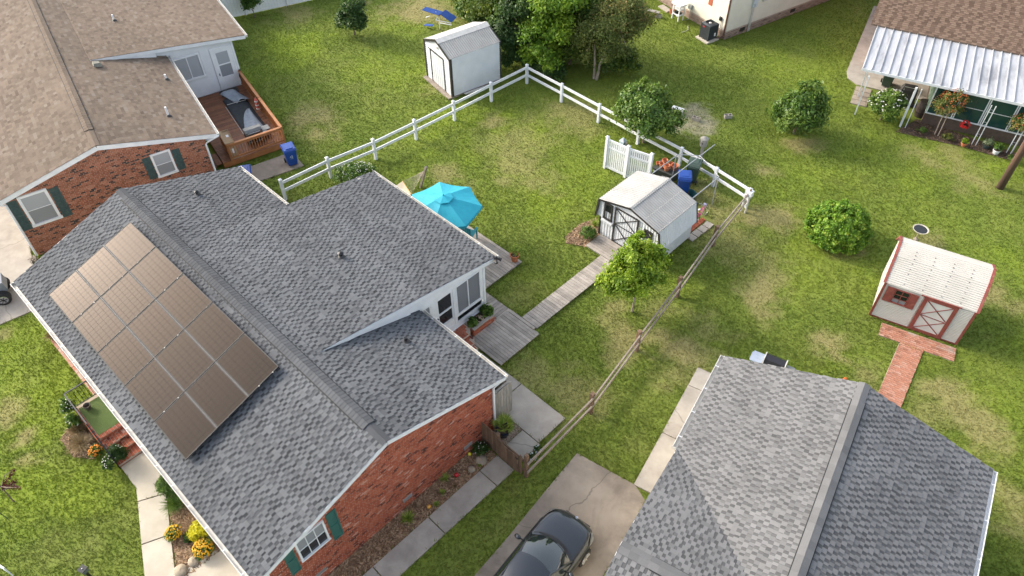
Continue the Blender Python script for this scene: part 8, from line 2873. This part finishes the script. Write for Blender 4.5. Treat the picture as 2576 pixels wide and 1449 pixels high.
    for s in (-1, 1):
        MB().prism([(-0.28, 0.9), (-0.30, 1.03), (-0.16, 1.21), (0.11, 1.23), (0.28, 1.1), (0.28, 0.9)], s * 0.361, s * 0.40, F=FXY).build('lid_end', MT['gutter'], T)
    MB().prism([(-0.86, -0.2), (-0.8, -0.25), (-0.41, -0.26), (-0.41, 0.26), (-0.8, 0.26), (-0.86, 0.15)], 0.9, 0.94).build('side_shelf', M('shelf_blue', (0.33, 0.38, 0.46), rough=0.35), T)
    MB().box(0.42, 0.72, -0.24, 0.24, 0.84, 0.88).build('side_burner', MT['metal_roof'], T)
    MB().box(-0.38, 0.38, -0.26, 0.26, 0.3, 0.899).build('cabinet', MT['black_metal'], T)
    for sx in (-0.34, 0.34):
        for sy in (-0.22, 0.22):
            MB().box(sx - 0.02, sx + 0.02, sy - 0.02, sy + 0.02, 0, 0.3).build('leg', MT['black_metal'], T)
    MB().lathe([(0.05, 0), (0.05, 0.02), (0.02, 0.03)], (0, -0.25, 1.07), 12).build('thermometer', MT['chrome'], T)
    T = thing('orange_toy', 'small orange and dark object peeking over the grey roof edge', 'toy', (-3.0, 20.5, 0))
    MB().lathe([(0.12, 0), (0.11, 0.05), (0.04, 0.26)], n=12).build('cone', M('toy_orange', (0.65, 0.12, 0.02)), T)
    MB().box(0.14, 0.32, -0.08, 0.08, 0, 0.2).build('base_box', MT['black'], T)
    o = MB()
    g = random.Random(12)
    for k in range(9):
        o.tube([(g.uniform(-.25, .25), g.uniform(-.2, .2), g.uniform(0.02, 0.1)) for _ in range(5)], 0.014, 5)
    tag(o.build('dry_twigs', MT['wood_rail'], loc=(-31.3, 2.25, 0.04)), 'tangle of dry twigs and cord at the tan house corner', 'twigs')


patio_things()

# ------------------------------------------------------------------ lawn: one sheet to the horizon, and its grass
DRY = [(-31.6,16.8,1.00,0.80),(-30.2,16.3,0.70,0.80),(-24.3,23.3,0.55,0.80),(-22.5,23.2,1.30,0.50),(-21.8,26.5,1.20,0.60),(-20.2,21.7,1.40,0.60),(-23.0,18.5,0.60,0.70),(-20.4,20.3,0.50,0.60),(-20.0,26.3,0.60,0.40),(-9.5,27.0,0.70,0.90),(-10.5,26.1,0.70,0.90),(-10.5,24.5,1.00,0.50),(-6.8,28.2,0.50,0.70),(-7.6,22.4,0.80,0.90),(-6.9,21.5,0.60,0.90),(-8.0,23.5,0.70,0.60),(-4.3,21.8,0.60,0.95),(-3.9,21.5,0.30,1.00),(-3.4,21.5,0.22,1.00),(-8.3,17.4,0.70,0.90),(-9.4,17.3,0.60,0.80),(-10.2,16.5,0.60,0.80),(-7.8,16.3,0.60,0.70),(-6.6,35.8,0.70,0.70),(-6.1,37.0,0.60,0.60),(-4.3,35.9,0.90,0.60),(-11.9,29.5,0.50,0.80),(-3.9,30.1,0.60,0.70),(-0.7,28.8,0.60,0.80),(0.2,28.9,0.50,0.70),(-9.9,24.2,1.30,0.50),(-9.0,24.2,1.00,0.50),(-10.2,13.0,0.90,0.60),(-11.6,12.8,0.70,0.60),(-9.4,13.4,0.70,0.50),(0.1,22.9,0.80,0.80),(1.1,22.3,0.70,0.80),(1.6,22.0,0.80,0.80),(0.0,21.5,0.60,0.50),(3.7,19.3,0.60,0.70),(3.2,20.0,0.50,0.70),(-7.6,17.7,0.80,0.60),(-8.0,19.3,0.70,0.50),(-24.0,-1.7,0.45,0.80),(-22.6,-1.7,0.30,0.90),(-21.5,-2.1,0.30,0.90),(-24.0,-1.4,0.30,0.70),(-28.0,-0.3,0.30,0.70),(-33.1,30.6,1.20,0.60),(-41.7,22.8,1.20,0.70),(-36.8,28.9,2.00,0.90),(-29.1,23.7,0.80,0.50),(-11.6,32.6,0.60,0.90),(-6.5,27.2,0.50,0.70),(-9.7,15.7,0.50,0.60),(-14.7,15.4,0.60,0.35),(-2.7,21.6,0.50,0.60),(-2.0,20.5,0.50,0.50),(-23.1,24.8,0.50,0.40),(-21.3,18.8,0.50,0.50),(-11.3,16.9,0.40,0.60),(-11.5,17.6,0.30,0.70),(-10.2,18.6,0.50,0.40),(-13.0,25.2,1.2,0.8),(-11.6,25.2,0.8,0.7)]
SAND = [(-16.8,30.8,0.90,1.00),(-16.1,30.7,0.50,1.00),(-17.5,31.5,0.50,1.00),(-15.9,30.2,0.40,0.80)]
LUSH = [(-38.0,20.3,1.60,1.00),(-36.1,26.7,1.20,0.80),(-32.6,22.3,1.50,0.70),(-23.7,-0.4,1.60,1.00),(-20.3,-2.7,1.20,0.90),(-19.1,-1.5,1.00,0.90),(-26.6,-0.6,1.50,0.80),(-14.9,39.1,2.50,0.50),(-9.9,30.9,1.20,0.60),(-17.8,23.0,1.30,0.60),(-26.0,21.5,0.90,0.80),(-24.8,19.3,0.60,0.60),(-19.4,25.9,1.00,0.50),(-6.1,18.3,1.00,0.40),(-1.0,31.5,1.00,0.70),(-6.9,24.5,1.20,0.40),(-14.6,15.7,0.90,0.50),(1.8,23.7,1.20,0.50)]
_tab = np.random.default_rng(99).random((6, 256, 256))


def vnoise(x, y, s, k=0):
    u, v = x * s + 37.3 * k, y * s + 11.7 * k
    i, j = np.floor(u).astype(int), np.floor(v).astype(int)
    fu, fv = u - i, v - j
    fu, fv = fu * fu * (3 - 2 * fu), fv * fv * (3 - 2 * fv)
    t = _tab[k % 6]
    g = lambda a, b: t[a % 256, b % 256]
    return (g(i, j) * (1 - fu) + g(i + 1, j) * fu) * (1 - fv) + (g(i, j + 1) * (1 - fu) + g(i + 1, j + 1) * fu) * fv


def fbm(x, y, s, k=0):
    return sum(vnoise(x, y, s * 2 ** o, k + o) * 0.5 ** o for o in range(4)) / 1.875


def field(x, y, spots, k, soft=1.0, gain=1.0):
    n = fbm(x, y, 0.9, k) - 0.5
    n2 = fbm(x, y, 3.0, k + 1) - 0.5
    f = np.zeros_like(x)
    for (cx, cy, r, s) in spots:
        d = np.hypot(x - cx, y - cy) / (r * 1.25)
        m = d < 3
        f[m] = np.maximum(f[m], s * np.clip(1.35 - d[m] - 1.8 * n[m] - 1.6 * n2[m], 0, 1) * gain)
    return np.clip(f, 0, 1)


def lawn_fields(x, y):
    dry = field(x, y, DRY, 0)
    bg_ = np.clip((fbm(x, y, 0.22, 2) - 0.52) * 2.2, 0, 1) * np.clip((fbm(x, y, 1.7, 3) - 0.38) * 2.4, 0, 1) * 0.3
    dry = np.maximum(dry * 0.72, bg_)
    lush = np.maximum(field(x, y, LUSH, 3) * 0.75, np.clip((fbm(x, y, 0.3, 4) - 0.5) * 2.6, 0, 0.75) * np.clip((fbm(x, y, 1.3, 5) - 0.3) * 2.2, 0, 1))
    sand = field(x, y, SAND, 1) * 0.75
    return dry, lush * (1 - dry), sand


def ground():
    xs = np.concatenate([[-900, -200], np.arange(-56, 12.01, 0.25), [100, 700]])
    yl = np.concatenate([[-800, -150], np.arange(-10, 58.01, 0.25), [200, 900]])
    X, Y = np.meshgrid(xs, yl, indexing='ij')
    x, y = X.ravel(), Y.ravel()
    V = np.stack([x, y, np.zeros_like(x)], 1)
    nx, ny = len(xs), len(yl)
    i, j = np.meshgrid(np.arange(nx - 1), np.arange(ny - 1), indexing='ij')
    a = (i * ny + j).ravel()
    F = np.stack([a, a + ny, a + ny + 1, a + 1], 1)
    dry, lush, sand = lawn_fields(x, y)
    np_mesh('lawn', V, F, MT['lawn'], {'dry': ('POINT', dry), 'lush': ('POINT', lush), 'sand': ('POINT', sand)}, kind='structure')


ground()


def grass():
    g = np.random.default_rng(5)
    N = 1500000
    x = g.uniform(-56, 12, N)
    y = g.uniform(-10, 58, N)
    d = np.stack([x, y, np.full(N, -CAMH)], 1)
    z = d @ np.array(FWD)
    u = d @ np.array(RT) / z * 1908.8 / 1288.0
    v = d @ np.array(UP) / z * 1908.8 / 724.5
    keep = (z > 0) & (np.abs(u) < 1.35) & (np.abs(v) < 1.4)
    dist = np.linalg.norm(d, axis=1)
    keep &= g.uniform(0, 1, N) < np.clip((30 / dist) ** 1.2, 0.3, 1) * np.where((np.abs(u) < 1.03) & (np.abs(v) < 1.04), 1.0, 0.5)
    x, y = x[keep], y[keep]
    pts = np.stack([x, y], 1)
    ok = np.ones(len(x), bool)
    for poly in EX:
        P = np.array(poly)
        lo, hi = P.min(0) - 0.01, P.max(0) + 0.01
        b = (x > lo[0]) & (x < hi[0]) & (y > lo[1]) & (y < hi[1])
        idx = np.where(b)[0]
        if len(idx):
            ok[idx[inside_np(pts[idx], poly)]] = False
    x, y = x[ok], y[ok]
    dry, lush, sand = lawn_fields(x, y)
    k2 = g.uniform(0, 1, len(x)) > np.maximum(dry * 0.55, sand * 0.93)
    x, y, dry, lush, sand = x[k2], y[k2], dry[k2], lush[k2], sand[k2]
    edge = np.zeros(len(x), bool)                       # longer growth where the mower cannot reach
    for k in range(3):
        p2 = np.stack([x, y], 1) + g.normal(size=(len(x), 2)) * 0.06
        for poly in EX:
            P = np.array(poly)
            lo, hi = P.min(0), P.max(0)
            idx = np.where((p2[:, 0] > lo[0]) & (p2[:, 0] < hi[0]) & (p2[:, 1] > lo[1]) & (p2[:, 1] < hi[1]))[0]
            if len(idx):
                edge[idx[inside_np(p2[idx], poly)]] = True
    n = len(x)
    V = np.zeros((n, 2, 3, 3), np.float32)
    tone = np.zeros((n, 2))
    ln = fbm(x, y, 0.6, 1)
    for t in range(2):
        a = g.uniform(0, 2 * math.pi, n)
        h = g.uniform(0.03, 0.06, n) * (0.7 + 0.6 * ln) * (1 - 0.5 * dry) * np.where(edge, 2.1, 1.0)
        w = g.uniform(0.010, 0.022, n)
        le = g.uniform(0.5, 1.5, n) * h
        bx, by = x + g.normal(size=n) * 0.02, y + g.normal(size=n) * 0.02
        ca, sa = np.cos(a), np.sin(a)
        V[:, t, 0] = np.stack([bx - sa * w, by + ca * w, np.full(n, 0.002)], 1)
        V[:, t, 1] = np.stack([bx + sa * w, by - ca * w, np.full(n, 0.002)], 1)
        V[:, t, 2] = np.stack([bx + ca * le, by + sa * le, h], 1)
        tone[:, t] = g.uniform(0, 1, n)
    F = np.arange(n * 6).reshape(n * 2, 3)
    rep = lambda q: np.repeat(q, 2)
    np_mesh('grass', V.reshape(-1, 3), F, MT['blade'], {'dry': ('FACE', rep(dry)), 'lush': ('FACE', rep(lush)), 'sand': ('FACE', rep(sand)), 'tone': ('FACE', tone.ravel())}, kind='stuff')
    o = bpy.data.objects['grass']
    tag(o, 'short mown green grass covering the yards', 'grass')


grass()
